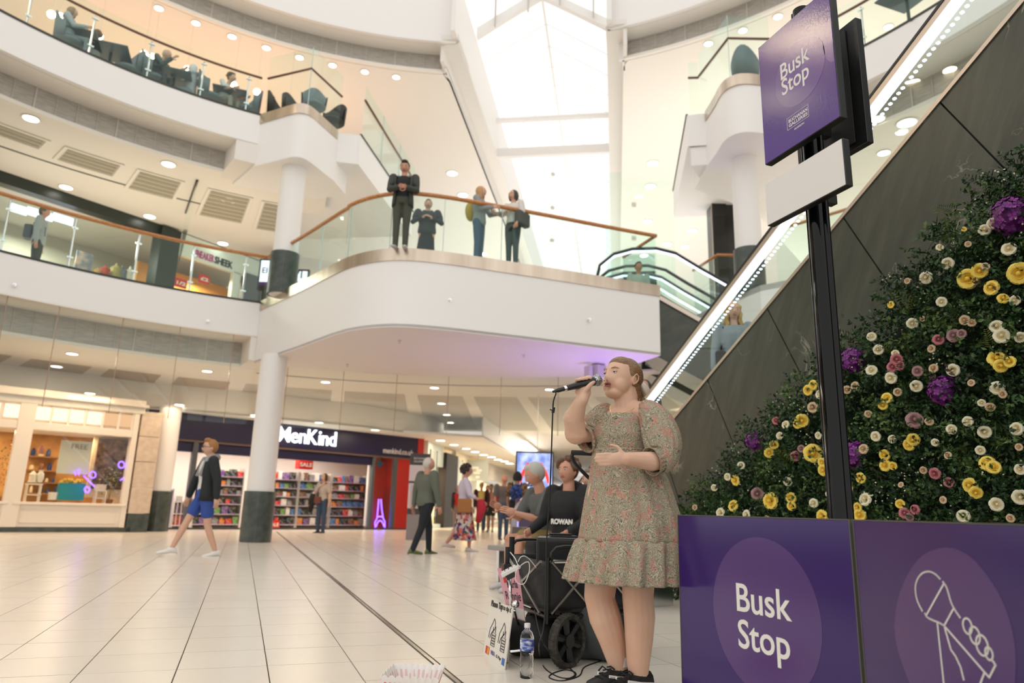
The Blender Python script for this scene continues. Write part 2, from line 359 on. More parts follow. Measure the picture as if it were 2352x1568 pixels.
# sprinkler heads under / on the fascia
def sprinkler(p, label, d=(0, -1, 0)):
    mb = MB().lathe([(.035, 0), (.035, .012), (.012, .014), (.012, .05), (.02, .052), (.02, .058)], p, 12, d)
    tag(mb.build('sprinkler', M['chrome']), label, 'sprinkler')
for (px, py), l in zip([(1033, 689), (1353, 734)], ['left of the two on the white bridge fascia', 'right of the two on the white bridge fascia']): sprinkler(tuple(aty(px, py, 11.79)), 'small sprinkler head, '+l)
for (px, py), l in zip([(918, 781), (798, 836), (1203, 815)], ['nearest the bridge fascia curve', 'nearest the white column', 'right of the other two']): sprinkler(tuple(atz(px, py, 3.81)), 'small sprinkler head under the bridge soffit, '+l, (0, 0, -1))
for (px, py), l in zip([(33, 654), (477, 737)], ['near the left picture edge', 'near the column']):
    P = atz(px, py, 4.5); a = math.atan2(P[0]-CX, P[1]-CY); d = ray(px, py)
    lo, hi = 5, 30
    for _ in range(40):
        m_ = (lo+hi)/2; q = CP+d/np.linalg.norm(d)*m_
        if math.hypot(q[0]-CX, q[1]-CY) > 10.27: hi = m_
        else: lo = m_
    sprinkler(tuple(q), 'small sprinkler head on the white level one fascia, '+l, tuple(np.array([CX-q[0], CY-q[1], 0])/10.27))

# ---- balustrades
def balustrade(name, label, pts, z, posts, top=1.1, rail='wood', railr=.035, post='chrome', glass_top=None, base=.03, group=None, joints=True):
    """plan polyline pts; posts = parameter list (arc lengths) of glass joints"""
    t = thing(name, label, 'balustrade', (pts[0][0], pts[0][1], z), 0, group); inv = Vector((-pts[0][0], -pts[0][1], -z))
    P = [Vector((p[0], p[1])) for p in pts]; L = [0]
    for i in range(1, len(P)): L.append(L[-1]+(P[i]-P[i-1]).length)
    def at(s):
        for i in range(1, len(P)):
            if s <= L[i]+1e-6: k = (s-L[i-1])/(L[i]-L[i-1]); return P[i-1].lerp(P[i], k)
        return P[-1]
    gt = glass_top or top-.03
    cuts = [0]+list(posts)+[L[-1]]
    for a, b in zip(cuts[:-1], cuts[1:]):
        seg = [at(a+.008)]+[P[i] for i in range(len(P)) if a+.03 < L[i] < b-.03]+[at(b-.008)]
        mb = MB().ribbon([(p.x+inv.x, p.y+inv.y) for p in seg], base, gt, .014, 1); mb.build('glass_panel', M['glass'], t)
    for s in posts:
        p = at(s)+Vector((inv.x, inv.y)); q = at(min(s+.05, L[-1]))+Vector((inv.x, inv.y)); d = (q-at(s)-Vector((inv.x, inv.y))).normalized(); nn = Vector((-d.y, d.x))
        if post == 'chrome':
            mb = MB().tube([(p.x+nn.x*.05, p.y+nn.y*.05, 0), (p.x+nn.x*.05, p.y+nn.y*.05, top-.04)], .02, 8)
            for hz in (.22, .85): mb.box((p.x+nn.x*.03, p.y+nn.y*.03, hz), (.12, .03, .03), math.atan2(d.y, d.x))
            mb.build('post', M['chrome'], t)
        else: MB().box((p.x, p.y, (gt+base)/2), (.008, .018, gt-base), math.atan2(d.y, d.x)).build('glass_joint', M['glass_edge'], t)
    if rail:
        Q = [(p.x+inv.x, p.y+inv.y, top) for p in P]; MB().tube(Q, railr, 10).build('handrail', M[rail], t, smooth=True)
    return t
ringL = arc(10.36, -75, -4.2)
R1 = 10.36*math.pi/180
# post angles read from the photograph
def ang_at(px, py, z): q = atz(px, py, z); return math.degrees(math.atan2(q[0]-CX, q[1]-CY))
pa = [ang_at(*p, 5.25) for p in [(7, 574), (162, 610), (308, 643), (435, 668), (557, 686)]]
balustrade('glass_balustrade', 'glass balustrade with wooden handrail on the level one ring left of the bridge', ringL, 5.25, [(a+75)*R1 for a in ([-60, -54, -48, -42, -36]+pa) if -75 < a < -4.6], railr=.04)
BRg = [(p[0]+.0, p[1]+.06) if i > 12 else (p[0]+.05, p[1]+.03) for i, p in enumerate(BR)]
def plen(P, px, z):  # arc length where the polyline passes picture column px
    s = 0; best = None
    for i in range(len(P)-1):
        for k in range(10):
            q = np.array([P[i][0]+(P[i+1][0]-P[i][0])*k/10, P[i][1]+(P[i+1][1]-P[i][1])*k/10, z])-CP; u = W/2+FPX*(q@RT)/(q@FW)
            ss = s+math.dist(P[i], P[i+1])*k/10
            if best is None or abs(u-px) < best[0]: best = (abs(u-px), ss)
        s += math.dist(P[i], P[i+1])
    return best[1]
balustrade('glass_balustrade', 'curved glass balustrade with wooden handrail along the bridge edge', BRg, 5.25, sorted(plen(BRg, x, 5.4) for x in (634, 734, 800, 895, 1018, 1150)), post='joint', railr=.04)
balustrade('glass_balustrade', 'short glass return with wooden handrail at the right end of the bridge', [(7.44, 11.95), (7.46, 13.3)], 5.25, [], post='joint', railr=.035)

# ---- hanging glass smoke curtain under level 1
cur = thing('smoke_curtain', 'frameless glass smoke curtain hanging below the level one ring and bridge', 'glass screen', pol(10.4, 0, 4.4))
ca = [-75, -60, -50, -43, -36.5, -30.5] + [ang_at(*p, 4.45) for p in [(142, 700), (286, 727), (417, 747), (540, 763)]] + [ang_at(*p, 3.82) for p in [(663, 840), (790, 855), (913, 862), (1032, 866), (1153, 868), (1285, 868)]] + [44.5]
o_ = pol(10.4, 0, 4.4)
for i, (a0, a1) in enumerate(zip(ca[:-1], ca[1:])):
    ztop = 4.45 if a1 < -4 else 3.86; zt2 = 4.45 if a0 < -8 else 3.86
    zt2 = 4.45 if a0 < -5 else 3.82
    if a0 < -5 < a1: zt2 = 3.84
    pts = [(x-o_[0], y-o_[1]) for x, y in arc(10.4, a0+.06, a1-.06)]
    MB().ribbon(pts, 2.45-o_[2], zt2-o_[2], .012, 1).build('glass_panel', M['glass_clear'], cur)
    p = pol(10.4, a1); MB().box((p[0]-o_[0], p[1]-o_[1], (2.45+zt2)/2-o_[2]), (.012, .016, zt2-2.45), -math.radians(a1)).build('glass_joint', mat('copper_joint', (.40, .26, .18), .4) if 'copper_joint' not in bpy.data.materials else bpy.data.materials['copper_joint'], cur)

# ---- columns
def column(label, p, z0, z1, zs=None):
    t = thing('round_column', label, 'column', (p[0], p[1], z0))
    sh = MB().lathe([(.27, 0), (.27, z1-z0)], (0, 0, 0), 32).build('shaft', M['white'], t, smooth='auto')
    if zs:
        mb = MB()
        for k in range(4):
            a0 = k*math.pi/2+.01; n = 8; vs = []
            for j in range(n+1):
                a = a0+(math.pi/2-.02)*j/n; vs += [(.31*math.cos(a), .31*math.sin(a), 0), (.31*math.cos(a), .31*math.sin(a), zs), (.26*math.cos(a), .26*math.sin(a), zs), (.26*math.cos(a), .26*math.sin(a), 0)]
            fs = [(4*j+q, 4*j+(q+1) % 4, 4*j+4+(q+1) % 4, 4*j+4+q) for j in range(n) for q in range(4)]+[(0, 3, 2, 1), (4*n, 4*n+1, 4*n+2, 4*n+3)]
            MB().add(vs, fs).build('stone_segment', M['green_sleeve'], t, smooth='auto')
    return t
column('white round column with dark stone foot, standing on the ground floor under the bridge', (.34, 15.75), 0, 3.85, 1.0)
column('white round column with dark foot on level one behind the bridge balustrade', (.34, 15.75), 5.2, 8.35, .95)
column('white round column beside the black lift tower right of the bridge', (9.35, 11.4), 5.2, 8.75, .95)
LR = arc(9.5, 100, 62)+[(9.15, 12.1), (9.3, 13.4), (12.4, 19.5)]
struct(MB().prism(LR+[(24, 12), (24, 0)], 5.08, 5.2).build('floor_level1_right', M['soffit']))
struct(MB().ribbon(LR, 4.5, 5.2, .1, -1).build('wall_level1_right_fascia', M['white_fascia']))

# ---- level 2
def lathe_poly(): pass
ring_wall('wall_level2_fascia', 9.6, -75, -7.4, 8.75, 9.47, M['white_fascia'])
ring_wall('trim_5', 9.59, -75, -7.4, 9.46, 9.51, M['darkline'], .05)
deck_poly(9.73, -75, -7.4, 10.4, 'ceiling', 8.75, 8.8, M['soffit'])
deck_poly(9.7, -75, -7.4, 24, 'ceiling', 9.3, 9.42, M['ceil'])
ring_wall('wall_level1_grille', 10.4, -75, -10.8, 8.30, 8.75, M['grille'], .03)
ring_wall('wall_level1_lip', 10.38, -75, -10.8, 8.22, 8.30, M['ceil'], .1)
struct(MB().prism([pol(10.4, -10.8)[:2], pol(9.62, -10.2)[:2], pol(9.62, -6)[:2], pol(10.8, -6)[:2], pol(10.8, -10.8)[:2]], 8.26, 8.76).build('wall_soffit_end', M['soffit']))
drL = [(-.52, 15.95), (-.1, 15.5), (.12, 15.26), (.28, 15.12), (.45, 15.09), (.60, 15.18), (.75, 15.36), (1.0, 15.67), (1.25, 15.97)]
def drumpoly(dr, back): return dr+back
DL = smooth_pl(drL, 3)
struct(MB().prism(DL+[(1.6, 16.6), (1.0, 17.2), (-1, 17.2)], 8.2, 9.28).build('wall_drum', M['white_fascia'], smooth='auto'))
struct(MB().ribbon([(p[0]-.01, p[1]-.03) for p in DL], 9.26, 9.5, .05, 1).build('trim_6', M['steel'], smooth='auto'))
struct(MB().prism(DL+[(1.6, 16.6), (1.0, 17.2), (-1, 17.2)], 9.3, 9.42).build('floor_drum', M['soffit']))
# mall-side walkways of level 2 (both sides of the void)
def walkway(n0, n1, m0, m1, nm):
    s = 1 if n1 > n0 else -1
    a, b, c, d = mn(m0, n0)[:2], mn(m1, n0)[:2], mn(m1, n1)[:2], mn(m0, n1)[:2]
    struct(MB().prism([a, b, c, d] if s > 0 else [d, c, b, a], 8.7, 9.47).build('wall_'+nm, M['white_fascia']))
    t_ = MB().box(tuple(np.array(mn((m0+m1)/2, n0, 9.485))), (.05, m1-m0, .03), -MA); struct(t_.build('trim_7', M['darkline']))
walkway(-6.03, -14, 14.82, 19.4, 'walkway_left')
struct(MB().prism([(1.2, 16.0), tuple(mn(14.84, -6.03)[:2]), tuple(mn(17, -6.05)[:2]), tuple(mn(17, -11)[:2]), (-.6, 16.6)], 8.705, 9.465).build('wall_walkway_corner', M['white_fascia']))
walkway(1.64, 9, 14.69, 18.6, 'walkway_right')
# right ring of level 2
ring_wall('wall_level2_fascia', 9.7, 63, 105, 8.75, 9.47, M['white_fascia'])
ring_wall('trim_8', 9.69, 63, 105, 9.46, 9.51, M['darkline'], .05)
deck_poly(9.83, 60, 105, 10.5, 'ceiling', 8.75, 8.8, M['soffit'])
deck_poly(9.8, 58, 105, 24, 'ceiling', 9.3, 9.42, M['ceil'])
ring_wall('wall_level1_grille', 10.5, 60, 105, 8.30, 8.75, M['grille'], .03)
ring_wall('wall_level1_lip', 10.48, 60, 105, 8.22, 8.30, M['ceil'], .1)
drR = [(8.78, 11.9), (8.62, 11.35), (8.48, 10.95), (8.46, 10.68), (8.56, 10.48), (8.74, 10.38), (8.98, 10.33), (9.35, 10.3)]
DR = smooth_pl(drR, 3)
struct(MB().prism(DR+[(11, 10.6), (11, 13.4), (9.2, 13.0)], 8.2, 9.28).build('wall_drum', M['white_fascia'], smooth='auto'))
struct(MB().ribbon([(p[0]-.03, p[1]-.02) for p in DR], 9.26, 9.5, .05, 1).build('trim_9', M['steel'], smooth='auto'))
struct(MB().prism([tuple(mn(14.69, 1.64)[:2]), (8.78, 11.9), (11, 12.4), tuple(mn(16, 4)[:2])], 8.7, 9.47).build('wall_walkway_corner', M['white_fascia']))
struct(MB().prism([mn(14.72, 1.70)[:2], (8.8, 11.95), (9.3, 12.0), (10.2, 13.2), mn(16.5, 2.4)[:2]], 8.25, 8.72).build('wall_walkway_corner', M['white_fascia']))
# ceilings of level 1 (z 8.27)
struct(MB().prism(*sector(10.5, 16.6, -75, -1.5, 8.27, 8.4)).build('ceiling', M['ceil']))
struct(MB().prism(*sector(10.6, 28, 56, 105, 8.27, 8.4)).build('ceiling', M['ceil']))
struct(MB().prism(*sector(9.9, 12.4, -2, 2.5, 8.45, 8.6)).build('ceiling', M['ceil']))
# rings of the top level
ring_wall('wall_level3_fascia', 10.8, -75, 18.75, 13.2, 17.0, M['white_fascia'])
ring_wall('wall_level3_fascia', 10.8, 40.5, 105, 13.2, 17.0, M['white_fascia'])
for a0, a1, g0, g1 in ((-75, 18.75, -75, 16.6), (40.5, 105, 42.2, 105)):
    deck_poly(10.93, a0, a1, 11.43, 'ceiling', 13.2, 13.26, M['soffit'])
    ring_wall('wall_level2_grille', 11.42, g0, g1, 12.74, 13.2, M['grille'], .03)
    ring_wall('wall_level2_lip', 11.4, g0, g1, 12.66, 12.74, M['ceil2'], .1)
ring_wall('wall_grille_end', 11.42, 16.6, 17.3, 12.66, 13.2, M['white'], .1)
ring_wall('wall_grille_end', 11.42, 41.5, 42.2, 12.66, 13.2, M['white'], .1)
# seams on the grilles
sm = thing('grille_seams', 'thin vertical seams on the grey perforated bands', 'trim') if False else None
for (r, z0, z1, a0, a1, stp, nm) in ((11.285, 3.94, 4.45, -40, -6, 1.9, 0), (10.385, 8.3, 8.75, -40, -11, 2.1, 1), (11.405, 12.74, 13.2, -30, 16.5, 2.0, 2), (11.405, 12.74, 13.2, 42.5, 80, 2.0, 3), (10.485, 8.3, 8.75, 61, 95, 2.1, 4)):
    mb = MB(); a = a0; k = 0
    while a < a1:
        p = pol(r, a); wdt = .03 if k % 4 == 0 else .012; mb.box((p[0], p[1], (z0+z1)/2), (wdt, .008, z1-z0), -math.radians(a)); a += stp; k += 1
    struct(mb.build('trim_%d' % (10+nm), M['seam']))
# ceiling of level 2 (z 12.65) – left and right of the skylight slot
LN, RN = -4.165, -.15
def ceil_left():
    pl = arc(11.52, -75, 16.8) + [mn(17.6, -4.6)[:2], mn(75, -4.6)[:2], mn(75, -30)[:2], (-30, 25)]
    return pl
struct(MB().prism(ceil_left(), 12.66, 12.8).build('ceiling_level2_left', M['ceil2']))
plr = arc(11.52, 42.6, 105) + [(40, 3), mn(75, 30)[:2], mn(75, .3)[:2], mn(17.4, .3)[:2]]
struct(MB().prism(plr, 12.66, 12.8).build('ceiling_level2_right', M['ceil2']))
struct(MB().prism([mn(16.65, LN)[:2], mn(75, LN)[:2], mn(75, -4.7)[:2], mn(16.9, -4.7)[:2]], 13.2, 13.3).build('ceiling_slot_left', M['soffit']))
struct(MB().prism([mn(16.5, RN)[:2], mn(75, RN)[:2], mn(75, .4)[:2], mn(16.8, .4)[:2]], 13.2, 13.3).build('ceiling_slot_right', M['soffit']))
struct(MB().box(tuple(mn(46, -4.62, 12.72)), (.06, 58, .12), -MA).build('trim_20', M['white']))
struct(MB().box(tuple(mn(46, -4.64, 13.0)), (.1, 58.6, .6), -MA).build('wall_slot_left', M['soffit']))
struct(MB().box(tuple(mn(46, .335, 13.0)), (.1, 59, .6), -MA).build('wall_slot_right', M['soffit']))
struct(MB().prism([pol(10.9, 14)[:2], mn(16.55, LN)[:2], mn(18, LN)[:2], mn(18, -6)[:2], pol(12, 12)[:2]], 13.25, 13.4).build('ceiling_corner', M['soffit']))
struct(MB().prism([pol(10.9, 45)[:2], pol(12.5, 46)[:2], mn(18, 2)[:2], mn(18, RN)[:2], mn(16.4, RN)[:2]], 13.25, 13.4).build('ceiling_corner', M['soffit']))
struct(MB().prism([(3.75, 16.95), (4.23, 16.70), (4.28, 16.62), mn(17.5, LN)[:2], mn(17.5, -4.7)[:2], (4.02, 17.45)], 13.17, 13.27).build('ceiling_corner', M['soffit']))
struct(MB().ribbon([pol(11.46, 17.0)[:2], mn(17.6, -4.6)[:2]], 12.66, 13.2, .06, 1).build('wall_corner_fill', M['white']))
struct(MB().prism([(7.72, 14.58), (7.82, 14.62), (8.22, 14.35), (8.5, 14.93), mn(17.5, .4)[:2], mn(17.5, RN)[:2]], 13.17, 13.27).build('ceiling_corner', M['soffit']))
struct(MB().ribbon([pol(11.46, 41.9)[:2], mn(17.6, .28)[:2]], 12.66, 13.2, .06, -1).build('wall_corner_fill', M['white']))
# skylight: upstand walls, gable trusses, ridge, glazing bars
for nn_, nm in ((LN-.08, 'left'), (RN+.08, 'right')): struct(MB().box(tuple(mn(46, nn_, 14.13)), (.12, 59.6, 1.74), -MA).build('wall_skylight_'+nm, M['white']))
sk = struct(MB().box(tuple(mn(46, -2.155, 16.3)), (.07, 56, .07), -MA).build('window_skylight', M['white']))
for m_ in np.arange(19, 76, 1.15):
    for n0 in (LN, RN): MB().tube([mn(m_, n0, 15.0), mn(m_, -2.155, 16.3)], .018, 4).build('glazing_bar', M['white'], sk)
def beam(m_, z, th, kind, nm):
    if kind == 'tie': struct(MB().box(tuple(mn(m_, -2.155, z)), (4.1, .18, th), -MA).build(nm, M['white']))
    else:
        for n0 in (LN, RN): struct(MB().hexa([mn(m_-.1, n0, 15.0-.0), mn(m_+.1, n0, 15.0), mn(m_+.1, -2.155, 16.25), mn(m_-.1, -2.155, 16.25), mn(m_-.1, n0, 15.0+th), mn(m_+.1, n0, 15.0+th), mn(m_+.1, -2.155, 16.25+th), mn(m_-.1, -2.155, 16.25+th)]).build(nm, M['white']))
beam(18.9, 0, .3, 'gable', 'trim_21')
beam(22.9, 14.5, .12, 'tie', 'trim_22')
beam(23.2, 13.35, .32, 'tie', 'trim_23')
for px, py in ((1137, 58), (1213, 24), (1286, 8), (1363, 36)):
    q = onp(px, py, mn(18.7, 0), (MV[0], MV[1], 0)); struct(MB().box((q[0], q[1], q[2]+1.5), (.05, .05, 3.1), -MA).build('trim_24', M['seam']))
# mall end wall and side walls
struct(MB().box(tuple(mn(75.2, 0, 9)), (70, .3, 18), -MA).build('wall_back', M['white']))
# hanging sensors seen against the skylight
for (px, py), wd_ in zip([(1270, 400), (1269, 477), (1268, 552)], ['topmost', 'middle', 'lowest']):
    p = onp(px, py, mn(30, 0), (MV[0], MV[1], 0)); tag(MB().box(tuple(p), (.16, .1, .14), .2).box((p[0], p[1], (p[2]+16.2)/2), (.006, .006, 16.2-p[2])).build('hanging_sensor', M['seam']), 'small grey box hanging before the skylight, %s of three' % wd_, 'sensor')

# ---- downlights: pixel positions on their ceiling planes
dl_proto = {}
def downlight(px, py, z, r, label, m='bulb', group=None):
    key = (round(r, 3), m)
    p = atz(px, py, z)
    if key not in dl_proto:
        t = thing('downlight', label, 'ceiling light', tuple(p)); MB().lathe([(0, .002), (r*.80, .002), (r*.84, -.014), (r, -.014), (r*1.05, 0)], (0, 0, 0), 20).build('rim', M['ring'], t)
        MB().lathe([(0, -.002), (r*.80, -.004), (r*.81, 0)], (0, 0, 0), 20).build('lens', M[m], t); dl_proto[key] = t
    else:
        t = copy_tree(dl_proto[key]); t.location = tuple(p); t['label'] = label; t['category'] = 'ceiling light'
    if group: t['group'] = group
    return t
L0a = [(166, 812, 'round downlight in the arcade ceiling above the cream shopfront'), (476, 852, 'round downlight in the arcade ceiling left of the column'), (748, 877, 'round downlight under the bridge right of the column'), (998, 890, 'round downlight under the bridge, middle of the row'), (1262, 894, 'round downlight left of the microphone')]
for x, y, l in L0a: downlight(x, y, 3.895, .14, l)
for x, y, l in [(130, 841, 'small round downlight between the two brown slatted panels at left'), (1014, 926, 'small downlight in the pale slats, nearest of the three at the corridor mouth'), (1026, 952, 'small warm downlight, middle of three at the corridor mouth'), (1035, 970, 'small downlight, farthest of three at the corridor mouth')]: downlight(x, y, 3.895, .15, l)
for x, y, l in [(207, 903, 'round downlight in the low bulkhead over the cream shopfront'), (412, 929, 'round downlight in the low bulkhead left of the column'), (586, 953, 'round downlight in the low bulkhead just left of the column'), (733, 970, 'round downlight above the lit shop letters'), (862, 987, 'round downlight above the red end of the gadget shop')]:
    d_ = ray(x, y); k_ = 0
    def hit_(k): q = CP+d_*k; A_ = math.degrees(math.atan2(q[0]-CX, q[1]-CY)); return math.hypot(q[0]-CX, q[1]-CY)-float(np.interp(A_, [-25, -14, 0, 9, 15.4], [15.3, 15.45, 15.6, 16.6, 18.4]))+.2
    lo, hi = .001, .03
    for _ in range(50):
        k_ = (lo+hi)/2
        if hit_(k_) > 0: hi = k_
        else: lo = k_
    zq = float((CP+d_*k_)[2]); t_ = downlight(x, y, zq, .15, l); c_ = t_.location; a_ = math.atan2(c_.x-CX, c_.y-CY); MB().box((0, .13, .012), (.06, .28, .02)).build('bracket', M['ceil'], t_); t_.rotation_euler = (0, 0, -a_)
for i, (x, y) in enumerate([(1012, 1011), (1043, 1021), (1071, 1030), (1091, 1037), (1111, 1044), (1129, 1049), (1144, 1055), (1159, 1059), (1171, 1064)]):
    downlight(x, y, 3.175, .20+.01*i, 'round downlight in the corridor row, number %s away from the red shop corner' % ['first', 'second', 'third', 'fourth', 'fifth', 'sixth', 'seventh', 'eighth', 'ninth'][i])
for x, y, l in [(71, 272, 'ring side downlight of the level one ceiling at the left edge'), (387, 377, 'ring side downlight of the level one ceiling near the column'), (152, 430, 'outer downlight over the level one shops at left'), (344, 497, 'outer downlight over the level one shops near the black pier'), (525, 460, 'downlight set in the square grille by the column'), (512, 559, 'downlight above the orange level one shop')]: downlight(x, y, 8.262, .17, l)
for x, y, l in [(365, 19, 'first from the left of the curved row'), (450, 53, 'second from the left of the curved row'), (533, 84, 'third from the left of the curved row'), (612, 110, 'fourth from the left of the curved row'), (688, 132, 'above the balcony corner'), (764, 150, 'just right of the balcony corner'), (838, 165, 'second from the right of the curved row'), (910, 177, 'rightmost of the curved row')]: downlight(x, y, 12.65, .12, 'small round downlight in the peach top ceiling, '+l, 'bulb_warm')
for x, y, l in [(1039, 398, 'above the bridge left of the skylight'), (1063, 448, 'behind the blonde woman'), (1110, 583, 'low behind the bridge glass'), (1500, 375, 'right of the skylight, nearest'), (1494, 428, 'right of the skylight, second'), (1487, 509, 'right of the skylight, third'), (1533, 561, 'right of the skylight, fourth'), (1590, 530, 'above the right escalator, left one'), (1574, 567, 'above the right escalator, right one'), (1479, 587, 'over the bridge end')]: downlight(x, y, 12.65, .22, 'round downlight in the white mall ceiling, '+l)
for x, y, l in [(1627, 100, 'leftmost at the right balcony'), (1706, 70, 'second at the right balcony'), (1787, 38, 'third, just above the sign board'), (2040, 62, 'right of the sign board')]: downlight(x, y, 12.65, .12, 'small round downlight in the right top ceiling, '+l, 'bulb_warm')
for x, y, l in [(1774, 388, 'below the purple sign board'), (2083, 282, 'largest behind the escalator glass'), (2016, 273, 'small one left behind the escalator glass'), (2030, 351, 'lowest behind the escalator glass')]: downlight(x, y, 8.262, .14 if x != 2083 else .2, 'round downlight in the right level one ceiling, '+l)

# ---- square slatted grilles of the level 1 ceiling
def ceil_grille(a0, a1, r0, r1, label, nsl):
    c = pol((r0+r1)/2, (a0+a1)/2, 8.26); t = thing('ceiling_grille', label, 'ceiling grille', c)
    def loc(P): return [(p[0]-c[0], p[1]-c[1]) for p in P]
    da = .35
    MB().prism(loc(arc(r0, a0, a1)+arc(r1, a1, a0)), -.004, .005).build('backing', M['seam'], t)
    fr = MB()
    fr.prism(loc(arc(r0-.06, a0-da, a1+da)+arc(r0, a1+da, a0-da)), -.02, 0); fr.prism(loc(arc(r1, a0-da, a1+da)+arc(r1+.06, a1+da, a0-da)), -.02, 0)
    fr.prism(loc([pol(r0, a0-da)[:2], pol(r0, a0)[:2], pol(r1, a0)[:2], pol(r1, a0-da)[:2]]), -.02, 0); fr.prism(loc([pol(r0, a1)[:2], pol(r0, a1+da)[:2], pol(r1, a1+da)[:2], pol(r1, a1)[:2]]), -.02, 0)
    fr.build('frame', M['ceil'], t)
    h = (r1-r0)/nsl
    gm = bpy.data.materials.get('grille_slot') or mat('grille_slot', (.36, .33, .24), .6)
    for k in range(nsl):
        ra = r0+h*k+h*.12; rb = r0+h*k+h*.72
        MB().prism(loc(arc(ra, a0+.15, a1-.15)+arc(rb, a1-.15, a0+.15)), -.016, -.004).build('slat', gm, t)
for a0, a1, r0, r1, l, n in [(-33.4, -28.3, 11.62, 12.16, 'leftmost, half out of the picture', 3), (-26.3, -21.0, 11.62, 12.4, 'second from the left', 4), (-19.0, -14.5, 11.62, 12.85, 'third from the left', 5), (-11.2, -6.6, 11.65, 13.5, 'fourth, just left of the column', 7), (-4.9, -1.8, 11.7, 13.7, 'behind the upper column', 7)]: ceil_grille(a0, a1, r0, r1, 'slatted ceiling grille over level one, '+l, n)
struct(MB().prism(*sector(12.72, 12.76, -60, -11, 8.255, 8.27)).build('trim_30', M['dark']))
# black glass wedge screen hanging from the level 1 ceiling
sc = thing('smoke_screen', 'clear glass screen with black edge hanging under the level one ceiling', 'glass screen', tuple(atz(440, 450, 8.2)))
pa_, pb_ = atz(453, 414, 8.25), atz(427, 489, 8.25); c_ = atz(440, 450, 8.2)
A_, B_ = Vector(pa_-c_), Vector(pb_-c_)
MB().slab([A_, B_, B_-Vector((0, 0, 1.6)), A_-Vector((0, 0, .9))], .012).build('glass_panel', M['glass_clear'], sc)
MB().tube([A_, B_], .03, 6).build('edge_trim', M['black'], sc)

# downlights of the left gallery ceiling that glint in the glossy sign
gl_m = emis('bright_downlight_glow', (1, .80, .55), 150)
for (px, py), wd_ in zip([(1803, 100), (1884, 66), (1798, 230)], ['nearest the skylight', 'in the middle', 'nearest the shops']):
    q = atx(px, py, 2.02); d_ = q-CP; d_[0] = -d_[0]; q2 = q+d_*((12.64 if py > 200 else 13.17)-q[2])/d_[2]; t = thing('downlight', 'bright downlight in the left top gallery ceiling, '+wd_, 'ceiling light', tuple(q2)); MB().lathe([(0, .002), (.17, .002), (.18, -.014), (.2, -.014), (.21, 0)], (0, 0, 0), 20).build('rim', M['ring'], t); MB().lathe([(0, -.002), (.17, -.004), (.171, 0)], (0, 0, 0), 20).build('lens', gl_m, t)
# ================================================================== ESCALATOR WITH STONE SIDE, FLOWER WALL
XE = 4.3
def stone_tex(nt, b):
    geo = N(nt, 'ShaderNodeNewGeometry'); mp = N(nt, 'ShaderNodeMapping'); nt.links.new(geo.outputs['Position'], mp.inputs[0]); mp.inputs['Rotation'].default_value = (math.radians(-28), 0, 0)
    nz = N(nt, 'ShaderNodeTexNoise'); nz.inputs['Scale'].default_value = 2.2; nz.inputs['Detail'].default_value = 9; nz.inputs['Roughness'].default_value = .62
    st = N(nt, 'ShaderNodeMapping'); st.inputs['Scale'].default_value = (1, 5, .7); nt.links.new(mp.outputs[0], st.inputs[0]); nt.links.new(st.outputs[0], nz.inputs['Vector'])
    r = ramp(nt, [(.25, (.030, .033, .023)), (.55, (.052, .056, .040)), (.8, (.078, .080, .058))]); nt.links.new(nz.outputs[0], r.inputs[0])
    # pale veins
    n2 = N(nt, 'ShaderNodeTexNoise'); n2.inputs['Scale'].default_value = .9; n2.inputs['Detail'].default_value = 5; n2.inputs['Distortion'].default_value = 1.2; nt.links.new(mp.outputs[0], n2.inputs['Vector'])
    m1 = N(nt, 'ShaderNodeMath'); m1.operation = 'SUBTRACT'; m1.inputs[1].default_value = .5; nt.links.new(n2.outputs[0], m1.inputs[0])
    m2 = N(nt, 'ShaderNodeMath'); m2.operation = 'ABSOLUTE'; nt.links.new(m1.outputs[0], m2.inputs[0])
    r2 = ramp(nt, [(0, (1, 1, 1)), (.004, (0, 0, 0))]); nt.links.new(m2.outputs[0], r2.inputs[0])
    n3 = N(nt, 'ShaderNodeTexNoise'); n3.inputs['Scale'].default_value = 1.6; nt.links.new(geo.outputs['Position'], n3.inputs['Vector']); r3 = ramp(nt, [(.5, (0, 0, 0)), (.62, (.8, .8, .8))]); nt.links.new(n3.outputs[0], r3.inputs[0])
    mu = N(nt, 'ShaderNodeMath'); mu.operation = 'MULTIPLY'; nt.links.new(r2.outputs[0], mu.inputs[0]); nt.links.new(r3.outputs[0], mu.inputs[1])
    mx = N(nt, 'ShaderNodeMix'); mx.data_type = 'RGBA'; mx.inputs[7].default_value = (.34, .32, .25, 1); nt.links.new(mu.outputs[0], mx.inputs[0]); nt.links.new(r.outputs[0], mx.inputs[6]); nt.links.new(mx.outputs[2], b.inputs['Base Color'])
M['stone'] = mat('grey_green_marble', (.1, .1, .08), .32, spec=.5, tex=stone_tex)
M['beige_metal'] = mat('champagne_metal', (.55, .47, .40), .35, 1.)
M['rubber'] = mat('rubber_handrail', (.02, .02, .022), .4)
M['step'] = mat('escalator_step', (.10, .10, .11), .4, .6)
P1, P2 = atx(1568, 933, XE), atx(2335, 0, XE); Q1, Q2 = atx(1480, 915, XE), atx(2185, 0, XE)
sl_ = (P2[2]-P1[2])/(P1[1]-P2[1]); sr_ = (Q2[2]-Q1[2])/(Q1[1]-Q2[1]); sm_ = (sl_+sr_)/2
def clad(Y): return P1[2]+(P1[1]-Y)*sm_
def rl(Y): return Q1[2]+(Q1[1]-Y)*sm_
YB = P1[1]+P1[2]/sm_          # where the cladding line meets the floor
YT = -.6
esc = thing('escalator', 'long escalator rising to the upper right, dark marble side and white light strips', 'escalator', (XE, YB, 0))
def e(p): return (p[0]-XE, p[1]-YB, p[2])
